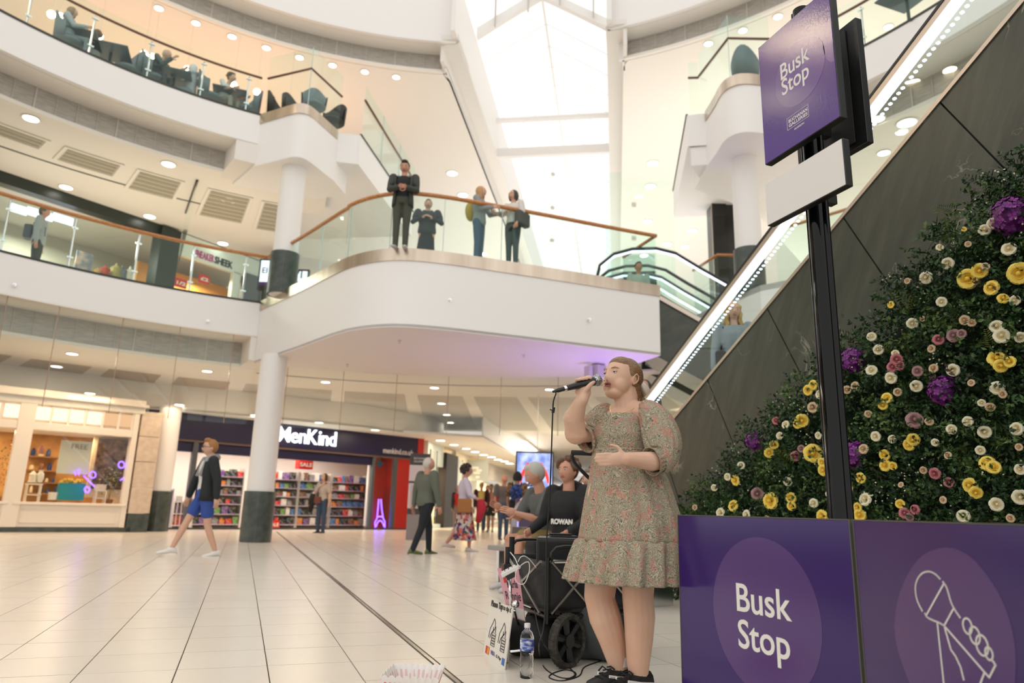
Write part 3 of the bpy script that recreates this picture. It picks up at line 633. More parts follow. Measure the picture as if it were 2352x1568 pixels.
th = math.atan(sm_); ud = np.array([-math.cos(th), math.sin(th)]); vd = np.array([-math.sin(th), -math.cos(th)])   # (Y,z): up the slope, and into the wall
def clip(poly, f):
    out = []
    for i in range(len(poly)):
        a, b = poly[i], poly[(i+1) % len(poly)]; fa, fb = f(a), f(b)
        if fa >= 0: out.append(a)
        if (fa >= 0) != (fb >= 0): t = fa/(fa-fb); out.append((a[0]+(b[0]-a[0])*t, a[1]+(b[1]-a[1])*t))
    return out
org = np.array([P1[1], P1[2]])
def along(px, py): q = atx(px, py, XE); return float((np.array([q[1], q[2]])-org)@ud)
js = [along(1761, 706), along(1932, 492), along(2151, 227)]; stp = (js[2]-js[0])/2
cuts = [js[0]-stp*k for k in range(5, 0, -1)]+js+[js[2]+stp*k for k in range(1, 4)]
for u0, u1 in zip(cuts[:-1], cuts[1:]):
    for v0, v1 in ((0.02, 2.1), (2.1, 4.6)):
        q = [tuple(org+ud*(u0+.006)+vd*v0), tuple(org+ud*(u1-.006)+vd*v0), tuple(org+ud*(u1-.006)+vd*(v1-.008)), tuple(org+ud*(u0+.006)+vd*(v1-.008))]
        q = clip(q, lambda p: p[1]); q = clip(q, lambda p: p[0]-YT) if len(q) > 2 else q
        if len(q) < 3: continue
        n = len(q); vs = [e((XE, y, z)) for y, z in q]+[e((XE+.03, y, z)) for y, z in q]
        MB().add(vs, [tuple(range(n)), tuple(range(2*n-1, n-1, -1))]+[(i, n+i, n+(i+1) % n, (i+1) % n) for i in range(n)]).build('stone_panel', M['stone'], esc)
def strip(name, m, x0, x1, fa, fb, y0=None, y1=None, par=esc):
    y0 = YT if y0 is None else y0; y1 = YB if y1 is None else y1
    return MB().hexa([e(v) for v in ((x0, y0, fa(y0)), (x1, y0, fa(y0)), (x1, y1, fa(y1)), (x0, y1, fa(y1)), (x0, y0, fb(y0)), (x1, y0, fb(y0)), (x1, y1, fb(y1)), (x0, y1, fb(y1)))]).build(name, m, par)
strip('side_core', M['dark'], XE+.031, XE+.2, lambda y: max(0, clad(y)-4.5), lambda y: clad(y)-.06)
strip('top_trim', M['beige_metal'], XE-.012, XE+.09, lambda y: clad(y)-.035, lambda y: clad(y)+.0)
for xs, nm in ((XE+.03, 'near'), (XE+1.25, 'far')):
    strip('handrail', M['rubber'], xs-.03, xs+.05, lambda y: rl(y)+.03, lambda y: rl(y)+.055)
    strip('rail_profile', M['beige_metal'], xs-.025, xs+.045, lambda y: rl(y)-.03, lambda y: rl(y)+.03)
    strip('light_strip', M['led'], xs-.018, xs+.03, lambda y: rl(y)-.095, lambda y: rl(y)-.035)
    g = MB(); y = YT
    k = 0
    while y < YB-.1:
        y2 = min(y+1.55, YB); strip('glass_panel', M['glass'], xs, xs+.012, lambda q: clad(q)-.02, lambda q: rl(q)-.03, y+.006, y2-.006); y = y2
    # bead of small LEDs below the strip
    mb = MB(); y = YT
    while y < YB:
        z = rl(y)-.15; mb.box(e((xs+.03, y, z)), (.02, .022, .013)); y += .04
    mb.build('light_bead', M['led'], esc)
strip('inner_skirt', M['chrome'], XE+.09, XE+.11, lambda y: clad(y)-.25, lambda y: clad(y)-.02)
strip('underside', M['dark'], XE+.2, XE+1.3, lambda y: clad(y)-.75, lambda y: clad(y)-.5)
strip('far_side', M['white'], XE+1.3, XE+1.36, lambda y: clad(y)-.8, lambda y: clad(y)+.0)
ns = 26
for k in range(ns):
    y = YB-.3-k*(YB-.3-YT)/ns; MB().box(e((XE+.68, y, clad(y)-.33)), (1.0, .42, .2)).build('step', M['step'], esc)
# newel end at the bottom
nw = []
for k in range(9): a = math.pi/2*k/8; nw.append(e((XE+.03, YB+.2+.9*math.sin(a*.9), rl(YB)-.05+.12*math.cos(a)-.25*k/8)))
MB().tube(nw, .035, 8).build('newel_rail', M['rubber'], esc, smooth=True)
MB().box(e((XE+.6, YB+.7, .25)), (1.4, 1.3, .5)).build('landing', M['stone'], esc)

# second escalator beyond the bridge end, descending to the right
az2 = math.radians(112); d2 = np.array([math.sin(az2), math.cos(az2), 0]); n2_ = np.array([-d2[1], d2[0], 0]); s2 = math.tan(math.radians(30))
def esc2(name, label, o0):
    t = thing('escalator', label, 'escalator', tuple(o0)); o0 = np.array(o0, float)
    def L(u, z, off=0.): return tuple(d2*u+n2_*off+np.array([0, 0, z]))
    def fz(u): return 0 if u < 0 else -u*s2
    rail = [L(-1.3, .18), L(-1.2, .62), L(-.9, .88), L(-.5, 1.0), L(0, 1.02), L(.4, .92), L(.9, .60)]+[L(u, .92-(u-.4)*s2-.04) for u in (1.5, 4, 7, 9)]
    for off in (0, 1.1):
        sh = n2_*off
        rr = [tuple(np.array(p)+sh) for p in rail]; MB().tube(rr, .035, 8).build('handrail', M['rubber'], t, smooth=True)
        MB().tube([tuple(np.array(p)+sh-np.array([0, 0, .06])) for p in rr[1:]], .022, 6).build('light_strip', M['led'], t)
        MB().hexa([L(-1.1, 0, off), L(.3, 0, off), L(.3, 0, off+.012), L(-1.1, 0, off+.012), L(-1.0, .85, off), L(.3, .9, off), L(.3, .9, off+.012), L(-1.0, .85, off+.012)]).build('glass_panel', M['glass'], t)
        MB().hexa([L(.31, 0, off), L(9, -8.7*s2, off), L(9, -8.7*s2, off+.012), L(.31, 0, off+.012), L(.31, .9, off), L(9, -8.7*s2+.85, off), L(9, -8.7*s2+.85, off+.012), L(.31, .9, off+.012)]).build('glass_panel', M['glass'], t)
        MB().hexa([L(.0, -.10, off-.02), L(9, -9*s2-.1, off-.02), L(9, -9*s2-.1, off+.05), L(0, -.1, off+.05), L(0, 0, off-.02), L(9, -9*s2, off-.02), L(9, -9*s2, off+.05), L(0, 0, off+.05)]).build('side_trim', M['beige_metal'], t)
    MB().hexa([L(-.1, -1.3, .03), L(9, -9*s2-.9, .03), L(9, -9*s2-.9, 1.1), L(-.1, -1.3, 1.1), L(0, -.1, .03), L(9, -9*s2-.1, .03), L(9, -9*s2-.1, 1.1), L(0, -.1, 1.1)]).build('truss', M['stone'], t)
    return t
esc2('escalator', 'escalator descending to the right from the bridge end, lit handrail, nearer of the pair', (7.75, 12.4, 5.27))
esc2('escalator', 'escalator beside the bridge end, farther of the pair behind the other lit handrail', (8.35, 13.9, 5.27))

# ------------------------------------------------------------------ flower wall
XF = 3.95
fw = thing('flower_wall', 'tall wall of green foliage and flowers against the dark marble', 'flower wall', (XF, 4, 0))
outl = [(1548, 1205), (1580, 1150), (1660, 1085), (1700, 1020), (1735, 975), (1850, 885), (1930, 800), (2010, 745), (2055, 650), (2135, 590), (2160, 535), (2240, 480), (2265, 425), (2352, 375), (2480, 250), (2600, 130)]
O = [atx(x, y, XF) for x, y in outl]; OY = np.array([p[1] for p in O])[::-1]; OZ = np.array([p[2] for p in O])[::-1]
def topz(Y): return float(np.interp(Y, OY, OZ))
YF0, YF1 = float(OY[0]), float(OY[-1])+.05
bp = [(YF1, 0)]+[(float(p[1]), float(p[2])-.06) for p in O]+[(YF0, 0)]
n = len(bp); vs = [(.16, y-4, z) for y, z in bp]+[(.30, y-4, z) for y, z in bp]
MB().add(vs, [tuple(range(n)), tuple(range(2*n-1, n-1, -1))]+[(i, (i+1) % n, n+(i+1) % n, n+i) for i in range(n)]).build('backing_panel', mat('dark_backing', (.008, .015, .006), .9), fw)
gm = [mat('leaf_dark', (.012, .038, .010), .5), mat('leaf_mid', (.030, .085, .018), .5), mat('leaf_pale', (.085, .15, .035), .5), mat('leaf_olive', (.14, .17, .02), .5), mat('leaf_brown', (.06, .035, .02), .6), mat('tiny_blossom', (.6, .62, .42), .6)]
rg = np.random.default_rng(3)
V = []; F = []; MI = []
def leaf(c, d, up, L, w, mi, bend=.2):
    o = len(V); s = np.cross(d, up); s /= (np.linalg.norm(s)+1e-9); m_ = c+d*L*.5+up*L*bend*.4
    V.extend([c, m_+s*w*.5, c+d*L+up*L*bend*-.1, m_-s*w*.5]); F.append((o, o+1, o+2, o+3)); MI.append(mi)
def rand_dir(out=.8):
    v = rg.normal(size=3)*.75+np.array([-out, 0, .25]); return v/np.linalg.norm(v)
cnt = 0
while cnt < 10500:
    Y = rg.uniform(YF0, YF1); zt = topz(Y); z = rg.uniform(0, 3.9)
    if z > zt+rg.uniform(-.02, .07) or Y < 1.4: continue
    cnt += 1
    c = np.array([rg.uniform(-.10, .16), Y-4, z]); kind = rg.random()
    clus = math.sin(Y*7.1+z*5.3)+math.sin(Y*3.7-z*8.9+1.3)
    ax = rand_dir()
    if kind < .80:
        mi = 0 if rg.random() < .55 else (1 if rg.random() < .75 else 2)
        if clus > .9 and rg.random() < .5: mi = 2
        if clus < -1.3 and rg.random() < .15: mi = 4
        for k in range(9):
            d = ax*.5+rg.normal(size=3)*.6; d /= np.linalg.norm(d); u = np.cross(d, rg.normal(size=3)); u /= np.linalg.norm(u)
            leaf(c+ax*.012*k, d, u, rg.uniform(.022, .042), rg.uniform(.014, .024), mi)
    elif kind < .91:
        L = rg.uniform(.10, .2); mi = 3 if (clus > .2 and rg.random() < .5) else (1 if rg.random() < .6 else 0); side = np.cross(ax, [0.3, .5, .8]); side /= np.linalg.norm(side); up = np.cross(side, ax)
        for k in range(9):
            q = c+ax*L*k/9-up*.02*(k/9)**2
            for sg in (1, -1): dd = ax*.6+side*sg; leaf(q, dd/np.linalg.norm(dd), up, L*.32*(1-k/12), .006, mi)
    elif kind < .975:
        if clus < 0: continue
        for k in range(7):
            d = ax+rg.normal(size=3)*.45; d /= np.linalg.norm(d); L = rg.uniform(.12, .24); mi = 1 if rg.random() < .5 else 0; w = .007; p = c.copy(); s = np.cross(d, [0, 0, 1.]); s /= np.linalg.norm(s)
            for q in range(4):
                d = d+np.array([0, 0, -.22]); d /= np.linalg.norm(d); p2 = p+d*L/4; w2 = w*(1-.22*(q+1)); o = len(V)
                V.extend([p-s*w/2, p+s*w/2, p2+s*w2/2, p2-s*w2/2]); F.append((o, o+1, o+2, o+3)); MI.append(mi); p = p2; w = w2
    else:
        for k in range(9):
            q = c+np.array([-.07, 0, .0])+rg.normal(size=3)*.035; d = rand_dir(); leaf(q, d, rand_dir(), .013, .012, 5)
fmb = MB(); fmb.v = [tuple(map(float, v)) for v in V]; fmb.f = F; fmb.m = MI
fo = fmb.build('foliage', gm, fw); fo['kind'] = 'stuff'
# flowers
def petal_grid(mb, c, ax, out, L, wd_, curl, n=3):
    side = Vector(ax).cross(Vector(out)).normalized(); vs = []
    for i in range(n+1):
        t = i/n
        for j in range(3):
            u = (j-1); w = wd_*(.45+.75*math.sin(math.pi*min(t*.8+.12, 1)))*.5
            p = Vector(c)+Vector(out)*L*math.sin(t*1.2)*.9+Vector(ax)*(L*(t*.9-curl*t*t))+side*u*w-Vector(out)*abs(u)*w*.25
            vs.append(tuple(p))
    mb.add(vs, [(i*3+j, i*3+j+1, i*3+j+4, i*3+j+3) for i in range(n) for j in range(2)])
def rose_mesh(name, mts, layers=4):
    mb = MB(); ax = (-1, 0, 0)
    for l in range(layers):
        n_ = 3+l; r = .14+.17*l
        for k in range(n_):
            a = 2*math.pi*(k+.5*l)/n_+.3*l; out = (0, math.cos(a), math.sin(a)); c = (.35-.05*l, math.cos(a)*r*.55, math.sin(a)*r*.55)
            mb.cur = 1 if l < 2 else 0
            petal_grid(mb, c, ax, out, .55+.10*l, .55+.18*l, .25+.22*l)
    mb.cur = 1; mb.ball((-.02, 0, 0), (.2, .24, .24), 8, 6)
    me = mb.build(name, mts); return me
def hyd_mesh(name, mts):
    mb = MB()
    rr = np.random.default_rng(5)
    for k in range(95):
        z = rr.uniform(-1, 1); a = rr.uniform(0, 2*math.pi); q = math.sqrt(1-z*z); nrm = Vector((q*math.cos(a), q*math.sin(a), z))
        if nrm.x > .35: continue
        t = nrm.orthogonal().normalized(); b = nrm.cross(t); c = nrm*rr.uniform(.8, 1.0); mb.cur = int(rr.random() < .45); ro = rr.uniform(0, 1.5)
        for p in range(4):
            an = ro+p*math.pi/2; dd = t*math.cos(an)+b*math.sin(an); ss = nrm.cross(dd)
            mb.add([tuple(c), tuple(c+dd*.14+ss*.10+nrm*.03), tuple(c+dd*.24+nrm*.05), tuple(c+dd*.14-ss*.10+nrm*.03)], [(0, 1, 2, 3)])
    mb.cur = 0; mb.ball((.1, 0, 0), (.75, .75, .75), 10, 8); return mb.build(name, mts)
cols = {'y': ((.86, .66, .12), (.80, .52, .05)), 'c': ((.80, .76, .56), (.72, .62, .36)), 'k': ((.62, .47, .30), (.52, .33, .17)), 'p': ((.50, .17, .19), (.40, .10, .12)), 'm': ((.36, .21, .20), (.28, .14, .14))}
nm_ = {'y': 'yellow', 'c': 'cream', 'k': 'peach', 'p': 'pink', 'm': 'mauve'}
protos = {}
for k, (a, b) in cols.items():
    o = rose_mesh('rose', [mat(nm_[k]+'_petal', a, .55), mat(nm_[k]+'_petal_heart', b, .55)]); protos[k] = o.data; bpy.data.objects.remove(o)
o = hyd_mesh('hydrangea', [mat('purple_floret', (.13, .012, .16), .5), mat('purple_floret_light', (.25, .035, .27), .5)]); protos['h'] = o.data; bpy.data.objects.remove(o)
fl_list = [(2322, 497, 'h', 46), (1958, 828, 'h', 30), (2167, 898, 'h', 36), (1733, 1014, 'h', 24), (1965, 1045, 'h', 34),
 (2222, 640, 'y', 24), (2250, 622, 'y', 18), (2340, 628, 'y', 26), (2275, 660, 'y', 18), (2305, 684, 'y', 13), (1866, 884, 'y', 12), (1854, 896, 'y', 13), (2290, 822, 'y', 20), (2300, 840, 'y', 16), (2318, 830, 'y', 14), (2036, 913, 'y', 13), (2028, 930, 'y', 11), (1842, 966, 'y', 16), (1832, 972, 'y', 12), (1868, 1040, 'y', 22), (2097, 1010, 'y', 15), (2086, 1022, 'y', 14), (2031, 1045, 'y', 13), (2032, 1068, 'y', 14), (2050, 1070, 'y', 10), (1687, 1103, 'y', 13), (1767, 1150, 'y', 20), (1682, 1160, 'y', 14), (1816, 1143, 'y', 13), (1817, 1162, 'y', 11), (2266, 1062, 'y', 18), (2282, 1072, 'y', 16), (2226, 1115, 'y', 18), (2242, 1132, 'y', 15), (1975, 1098, 'y', 13), (1974, 1182, 'y', 15), (1890, 1080, 'y', 14), (1888, 1062, 'y', 11), (1778, 1020, 'y', 11), (1767, 1040, 'y', 12), (1886, 1186, 'y', 16), (2067, 1157, 'y', 11), (1968, 1165, 'y', 12),
 (2176, 605, 'c', 14), (2126, 638, 'c', 15), (2317, 570, 'c', 16), (2262, 526, 'c', 14), (2280, 512, 'c', 14), (2163, 693, 'c', 12), (2096, 743, 'c', 13), (2002, 772, 'c', 11), (2017, 803, 'c', 12), (2002, 849, 'c', 13), (2057, 811, 'c', 9), (2143, 845, 'k', 11), (2188, 850, 'c', 15), (2289, 748, 'c', 16), (2301, 770, 'c', 18), (2345, 775, 'c', 13), (2290, 890, 'c', 16), (2105, 887, 'c', 14), (2045, 868, 'c', 14), (2262, 992, 'c', 15), (2222, 967, 'c', 12), (2186, 985, 'c', 12), (2333, 984, 'c', 16), (2252, 1034, 'c', 11), (1962, 886, 'k', 11), (1945, 895, 'k', 10), (1882, 905, 'c', 11), (1866, 935, 'k', 13), (1803, 974, 'c', 10), (1985, 1145, 'c', 16), (2135, 967, 'k', 10), (2342, 1078, 'c', 13), (2344, 1142, 'c', 18), (2290, 1158, 'c', 16), (2212, 1184, 'c', 15), (1653, 1177, 'c', 12), (1713, 1182, 'c', 12), (1868, 1155, 'c', 11), (1808, 1106, 'c', 11), (1760, 1190, 'k', 8), (2176, 1045, 'k', 9), (1702, 1068, 'c', 9), (1670, 1095, 'c', 9), (1790, 1000, 'c', 9), (1878, 1000, 'c', 9), (1982, 1030, 'k', 12), (2010, 1002, 'c', 12), (2215, 735, 'k', 12), (2232, 740, 'k', 10), (2264, 610, 'k', 10), (2138, 800, 'k', 10), (2062, 900, 'k', 10), (2302, 905, 'k', 10), (2274, 935, 'k', 11), (2255, 925, 'c', 9), (1640, 1120, 'c', 8), (1595, 1165, 'k', 7), (2120, 1080, 'k', 9), (2048, 1008, 'c', 10), (1950, 1120, 'k', 9), (2118, 732, 'k', 7), (2330, 690, 'c', 12),
 (2156, 779, 'p', 13), (2190, 770, 'm', 16), (2208, 766, 'm', 11), (2060, 825, 'p', 14), (2050, 842, 'p', 13), (2066, 840, 'p', 11), (2107, 852, 'm', 13), (1783, 965, 'p', 10), (1827, 1048, 'p', 12), (1840, 1030, 'm', 9), (1740, 1134, 'm', 15), (2102, 963, 'm', 20), (2146, 1088, 'p', 14), (2180, 1107, 'p', 12), (2078, 1178, 'p', 13), (2100, 1170, 'p', 12), (2090, 1188, 'm', 10), (2320, 1190, 'k', 10),
 (1570, 1300, 'k', 10), (1560, 1330, 'y', 9), (2370, 560, 'c', 14), (2380, 860, 'y', 16), (2375, 1010, 'k', 13)]
for x, y, k, r in fl_list:
    q = atx(x, y, XF-.125 if k != 'h' else XF-.08); dist = (q-CP)@FW; rad = r*dist/FPX
    o = bpy.data.objects.new('rose' if k != 'h' else 'hydrangea', protos[k]); COL.objects.link(o); o.parent = fw
    o.location = (q[0]-XF, q[1]-4, q[2]); o.scale = (rad*(1.3 if k != 'h' else 1.05), rad*.96, rad*.96); o.rotation_euler = (random.uniform(0, 6.28), random.uniform(-.3, .3), random.uniform(.1, .9))
# extra blooms, seeded, to fill the quiet spots
rr = random.Random(11); k = 0
while k < 14:
    x, y = rr.uniform(1640, 2350), rr.uniform(480, 1190)
    q = atx(x, y, XF-.13)
    if q[2] > topz(q[1])-.12 or q[2] < .3 or any(math.hypot(x-a[0], y-a[1]) < a[3]+26 for a in fl_list): continue
    k += 1; kk = rr.choice('ckckcky'); rad = rr.uniform(6, 10)*((q-CP)@FW)/FPX; fl_list.append((x, y, kk, 8))
    o = bpy.data.objects.new('rose', protos[kk]); COL.objects.link(o); o.parent = fw; o.location = (q[0]-XF, q[1]-4, q[2]); o.scale = (rad,)*3; o.rotation_euler = (rr.uniform(0, 6.28), rr.uniform(-.4, .4), rr.uniform(0, 1))

# ------------------------------------------------------------------ purple barrier panels
def purple(name, c1, c2, r=.22): return mat(name, c1, r, spec=.5, tex=tex_noise(1.3, c1, c2, .3, .7, 2))
M['purple'] = purple('purple_print', (.030, .010, .115), (.040, .015, .135), .16); M['purple2'] = purple('pale_purple_print', (.080, .036, .16), (.095, .045, .18), .16)
M['print_white'] = mat('white_print', (.80, .78, .72), .4)
JX, JY = 1.80, 1.782
def barrier(label, az, s0, s1, group=None):
    t = thing('barrier_panel', label, 'barrier', (JX, JY, 0), 0, group); D = np.array([math.sin(az), math.cos(az), 0]); Nn = np.array([math.cos(az), -math.sin(az), 0])
    def L(s, z, off=0.): return tuple(D*s+Nn*off+np.array([0, 0, z]))
    q = MB().hexa([L(s0, .03), L(s1, .03), L(s1, .03, .018), L(s0, .03, .018), L(s0, .765), L(s1, .765), L(s1, .765, .018), L(s0, .765, .018)]); q.build('board', M['purple'], t, bevel=.001)
    e_ = MB(); 
    for a, b, z0, z1 in ((s0-.004, s0, .03, .769), (s1, s1+.004, .03, .769)): e_.hexa([L(a, z0, -.001), L(b, z0, -.001), L(b, z0, .02), L(a, z0, .02), L(a, z1, -.001), L(b, z1, -.001), L(b, z1, .02), L(a, z1, .02)])
    e_.hexa([L(s0, .765, -.001), L(s1, .765, -.001), L(s1, .765, .02), L(s0, .765, .02), L(s0, .769, -.001), L(s1, .769, -.001), L(s1, .769, .02), L(s0, .769, .02)])
    e_.build('edge_trim', mat('panel_edge', (.10, .095, .08), .5) if 'panel_edge' not in bpy.data.materials else bpy.data.materials['panel_edge'], t)
    for s in (s0+.1*(1 if s1 > s0 else -1), s1-.1*(1 if s1 > s0 else -1)): MB().hexa([L(s-.02, 0, -.05), L(s+.02, 0, -.05), L(s+.02, 0, .25), L(s-.02, 0, .25), L(s-.02, .03, -.05), L(s+.02, .03, -.05), L(s+.02, .03, .25), L(s-.02, .03, .25)]).build('foot', M['black'], t)
    return t, D, Nn, L
def disc(L, s, z, r, off=-.0008, n=64, rz=None):
    mb = MB(); pts = [L(s+r*math.cos(2*math.pi*k/n), max(.04, z+(rz or r)*math.sin(2*math.pi*k/n)), off) for k in range(n)]
    pts2 = [L(s+r*math.cos(2*math.pi*k/n), max(.04, z+(rz or r)*math.sin(2*math.pi*k/n)), off+.0007) for k in range(n)]
    mb.add(pts+pts2, [tuple(range(n)), tuple(range(2*n-1, n-1, -1))]+[(i, n+i, n+(i+1) % n, (i+1) % n) for i in range(n)]); return mb
AZ1 = math.radians(-3.1)
tb, D1_, N1_, L1_ = barrier('purple barrier panel with white words in a pale circle, beside the singer', AZ1, .011, .895)
disc(L1_, .4155, .4285, .2677).build('printed_circle', M['purple2'], tb)
def on1(px, py): q = onp(px, py, (JX, JY, 0), N1_)-np.array([JX, JY, 0]); return q@D1_, q[2]
mb = MB(); Xd = -D1_; Yd = np.array([0, 0, 1.])
sB, zB = on1(1690, 1400); cap = on1(1687, 1334)[1]-zB; size = cap/.73
wB = sB-on1(1820, 1426)[0]
text_mb(mb, 'Busk', tuple(D1_*sB+np.array([0, 0, zB])-N1_*.0015), Xd, Yd, size, .0006, 0, 1, bold=.0015)
ww = max(abs((np.array(v)-D1_*sB)@D1_) for v in mb.v); f_ = wB/ww
mb = MB(); text_mb(mb, 'Busk', tuple(D1_*sB+np.array([0, 0, zB])-N1_*.0015), Xd, Yd, size, .0006, 0, f_, bold=.0015); mb.build('lettering', M['print_white'], tb); mb = MB()
sS, zS = on1(1696, 1484); text_mb(mb, 'Stop', tuple(D1_*(sS)+np.array([0, 0, zS])-N1_*.0015), Xd, Yd, size, .0006, 0, f_, bold=.0015)
mb.build('lettering', M['print_white'], tb)
AZ2 = math.radians(13)
tb2, D2_, N2_, L2_ = barrier('purple barrier panel with a line drawing of a hand gripping a microphone', AZ2, -.895, -.011)
def on2(px, py): return onp(px, py, (JX, JY, 0), N2_)-np.array([JX, JY, 0])
ell = [(2055, 1439), (2062, 1380), (2085, 1320), (2120, 1275), (2174, 1257), (2225, 1275), (2268, 1320), (2300, 1372), (2322, 1430), (2333, 1490), (2333, 1560), (2320, 1640), (2290, 1700), (2240, 1720), (2190, 1705), (2140, 1655), (2100, 1590), (2075, 1530), (2060, 1480)]
ee = smooth_pl([tuple(on2(*p)) for p in ell+[ell[0]]], 3)[:-1]; n = len(ee)
MB().add([tuple(np.array(p)-N2_*.0009) for p in ee]+[tuple(np.array(p)-N2_*.0002) for p in ee], [tuple(range(n)), tuple(range(2*n-1, n-1, -1))]+[(i, n+i, n+(i+1) % n, (i+1) % n) for i in range(n)]).build('printed_circle', M['purple2'], tb2)
def cz(x, y): return (1560+x/2.97, 1160+y/2.97)
draw = [[(1783, 502), (1760, 478), (1730, 458), (1700, 452), (1665, 463), (1635, 495), (1617, 545), (1618, 605), (1632, 660), (1662, 720)],
 [(1803, 522), (1830, 565), (1855, 650), (1880, 705), (1920, 765)], [(1810, 535), (1690, 750)], [(1680, 738), (1695, 762), (1730, 782), (1775, 800), (1812, 822)], [(1876, 705), (1812, 822)],
 [(1812, 822), (2120, 1175), (2163, 1090), (2135, 1048)], [(1765, 798), (1812, 1240)], [(1812, 822), (1858, 985), (1890, 1030), (1925, 1105), (1946, 1190)], [(2088, 1140), (2050, 1240)]]
lm = MB()
for ln in draw:
    P_ = [on2(*cz(*p)) for p in ln]; P_ = [tuple(p) for p in (smooth_pl([tuple(q) for q in P_], 4) if len(P_) > 4 and ln[0] != (1812, 822) or ln[0] == (1783, 502) else P_)]
    for a, b in zip(P_[:-1], P_[1:]):
        a = np.array(a); b = np.array(b); d = (b-a); d /= np.linalg.norm(d); s = np.cross(d, N2_)*.0022
        a = a-d*.0015; b = b+d*.0015; o1, o2 = N2_*.0022, N2_*.0012
        lm.hexa([a-s-o1, b-s-o1, b+s-o1, a+s-o1, a-s-o2, b-s-o2, b+s-o2, a+s-o2])
for (x, y, rx, ry) in ((1971, 824, 30, 52), (2021, 888, 34, 58), (2071, 955, 40, 68), (2118, 1012, 25, 42)):
    c0 = on2(*cz(x, y)); ax_ = abs((on2(*cz(x+rx, y))-c0)@D2_); az_ = abs((on2(*cz(x, y-ry))-c0)[2]); n = 28
    P_ = [c0+D2_*ax_*math.cos(2*math.pi*k/n)+np.array([0, 0, az_*math.sin(2*math.pi*k/n)]) for k in range(n+1)]
    for a, b in zip(P_[:-1], P_[1:]):
        d = (b-a)/np.linalg.norm(b-a); s = np.cross(d, N2_)*.0022; o1, o2 = N2_*.0022, N2_*.0012; lm.hexa([a-s-o1, b-s-o1, b+s-o1, a+s-o1, a-s-o2, b-s-o2, b+s-o2, a+s-o2])
lm.build('line_drawing', M['print_white'], tb2)

# ------------------------------------------------------------------ sign on a pole
XS = 2.02
sg = thing('busking_sign', 'tall black pole sign with purple board and blank white board below it', 'sign', (2.14, 2.17, 0))
so = np.array([2.14, 2.17, 0])
MB().lathe([(.2, 0), (.2, .012), (.05, .02)], (0, 0, 0), 32).build('base_plate', M['black'], sg)
glossb = mat('gloss_black_pole', (.003, .003, .004), .06, spec=.25)
for dx, dy, r in ((0, 0, .036), (.012, -.036, .014), (-.01, .034, .012)): MB().tube([(dx, dy, .015), (dx, dy, 3.0)], r, 20).build('pole', glossb, sg, smooth='auto')
def board(x, y0, y1, z0, z1, th, nm, face, par=sg):
    o = MB().box((x+th/2-so[0], (y0+y1)/2-so[1], (z0+z1)/2), (th, abs(y1-y0), z1-z0)).build(nm, M['blackmatte_edge'] if 'blackmatte_edge' in M else M['black'], par, bevel=.003)
    MB().box((x-.001-so[0], (y0+y1)/2-so[1], (z0+z1)/2), (.002, abs(y1-y0)-.006, z1-z0-.006)).build('printed_face', face, o)
    return o
def gloss_tex(nt, b):
    tc = N(nt, 'ShaderNodeTexCoord'); mp = N(nt, 'ShaderNodeMapping'); mp.inputs['Scale'].default_value = (1, 220, 60); nz = N(nt, 'ShaderNodeTexNoise'); nz.inputs['Scale'].default_value = 1; nz.inputs['Detail'].default_value = 2
    nt.links.new(tc.outputs['Object'], mp.inputs[0]); nt.links.new(mp.outputs[0], nz.inputs['Vector']); bp = N(nt, 'ShaderNodeBump'); bp.inputs['Strength'].default_value = .10; bp.inputs['Distance'].default_value = .002
    nt.links.new(nz.outputs[0], bp.inputs['Height']); nt.links.new(bp.outputs[0], b.inputs['Normal'])
M['purple_s'] = mat('purple_gloss_sign', (.095, .042, .26), .13, spec=.6, tex=gloss_tex); M['purple_s2'] = mat('pale_purple_gloss_sign', (.135, .07, .30), .13, spec=.6, tex=gloss_tex)
TLq, BLq, BRq = atx(1742, 110, XS), atx(1757, 380, XS), atx(1931, 268, XS)
y0, y1, z0, z1 = (TLq[1]+BLq[1])/2, BRq[1], (BLq[2]+BRq[2])/2, TLq[2]
b1 = board(XS, y0, y1, z0, z1, .035, 'sign_board', M['purple_s'])
def Ls(s, z, off=0.): return (XS+off-so[0]-.002, s-so[1], z)
def ons(px, py): q = atx(px, py, XS); return q[1], q[2]
cy, cz_ = ons(1836, 158); rr_ = abs(ons(1768, 190)[0]-cy)
disc(lambda s, z, off=0: Ls(s, z, off), cy, ons(1830, 170)[1], .145, -.0006).build('printed_circle', M['purple_s2'], b1)
ymid, zc2 = ons(1912, 90)
n = 24; arcp = [(y1+.004+.05*math.sin(math.pi*k/n), zc2+.10*math.cos(math.pi*k/n)) for k in range(n+1)]; k_ = n+1
MB().add([Ls(a, b, -.0006) for a, b in arcp]+[Ls(a, b, 0) for a, b in arcp], [tuple(range(k_)), tuple(range(2*k_-1, k_-1, -1))]+[(i, (i+1) % k_, k_+(i+1) % k_, k_+i) for i in range(k_)]).build('printed_circle', M['purple_s2'], b1)
mb = MB(); yB, zB = ons(1793, 187); ye, _ = ons(1862, 150); cap = ons(1789, 152)[1]-zB
def fit_text(mb, s, yS, zS, wid, size, bold=.001):
    t_ = MB(); text_mb(t_, s, Ls(yS, zS, -.0008), (0, -1, 0), (0, 0, 1), size, .0004, 0, 1, bold=bold); w = max(abs(v[1]-(yS-so[1])) for v in t_.v)
    text_mb(mb, s, Ls(yS, zS, -.0008), (0, -1, 0), (0, 0, 1), size, .0004, 0, wid/w, bold=bold)
fit_text(mb, 'Busk', yB, zB, yB-ye, cap/.73); yS, zS = ons(1797, 222); ye2, _ = ons(1861, 190); fit_text(mb, 'Stop', yS, zS, yS-ye2, cap/.73)
ya, za = ons(1811, 288); yb, zb = ons(1857, 262); h1 = .02
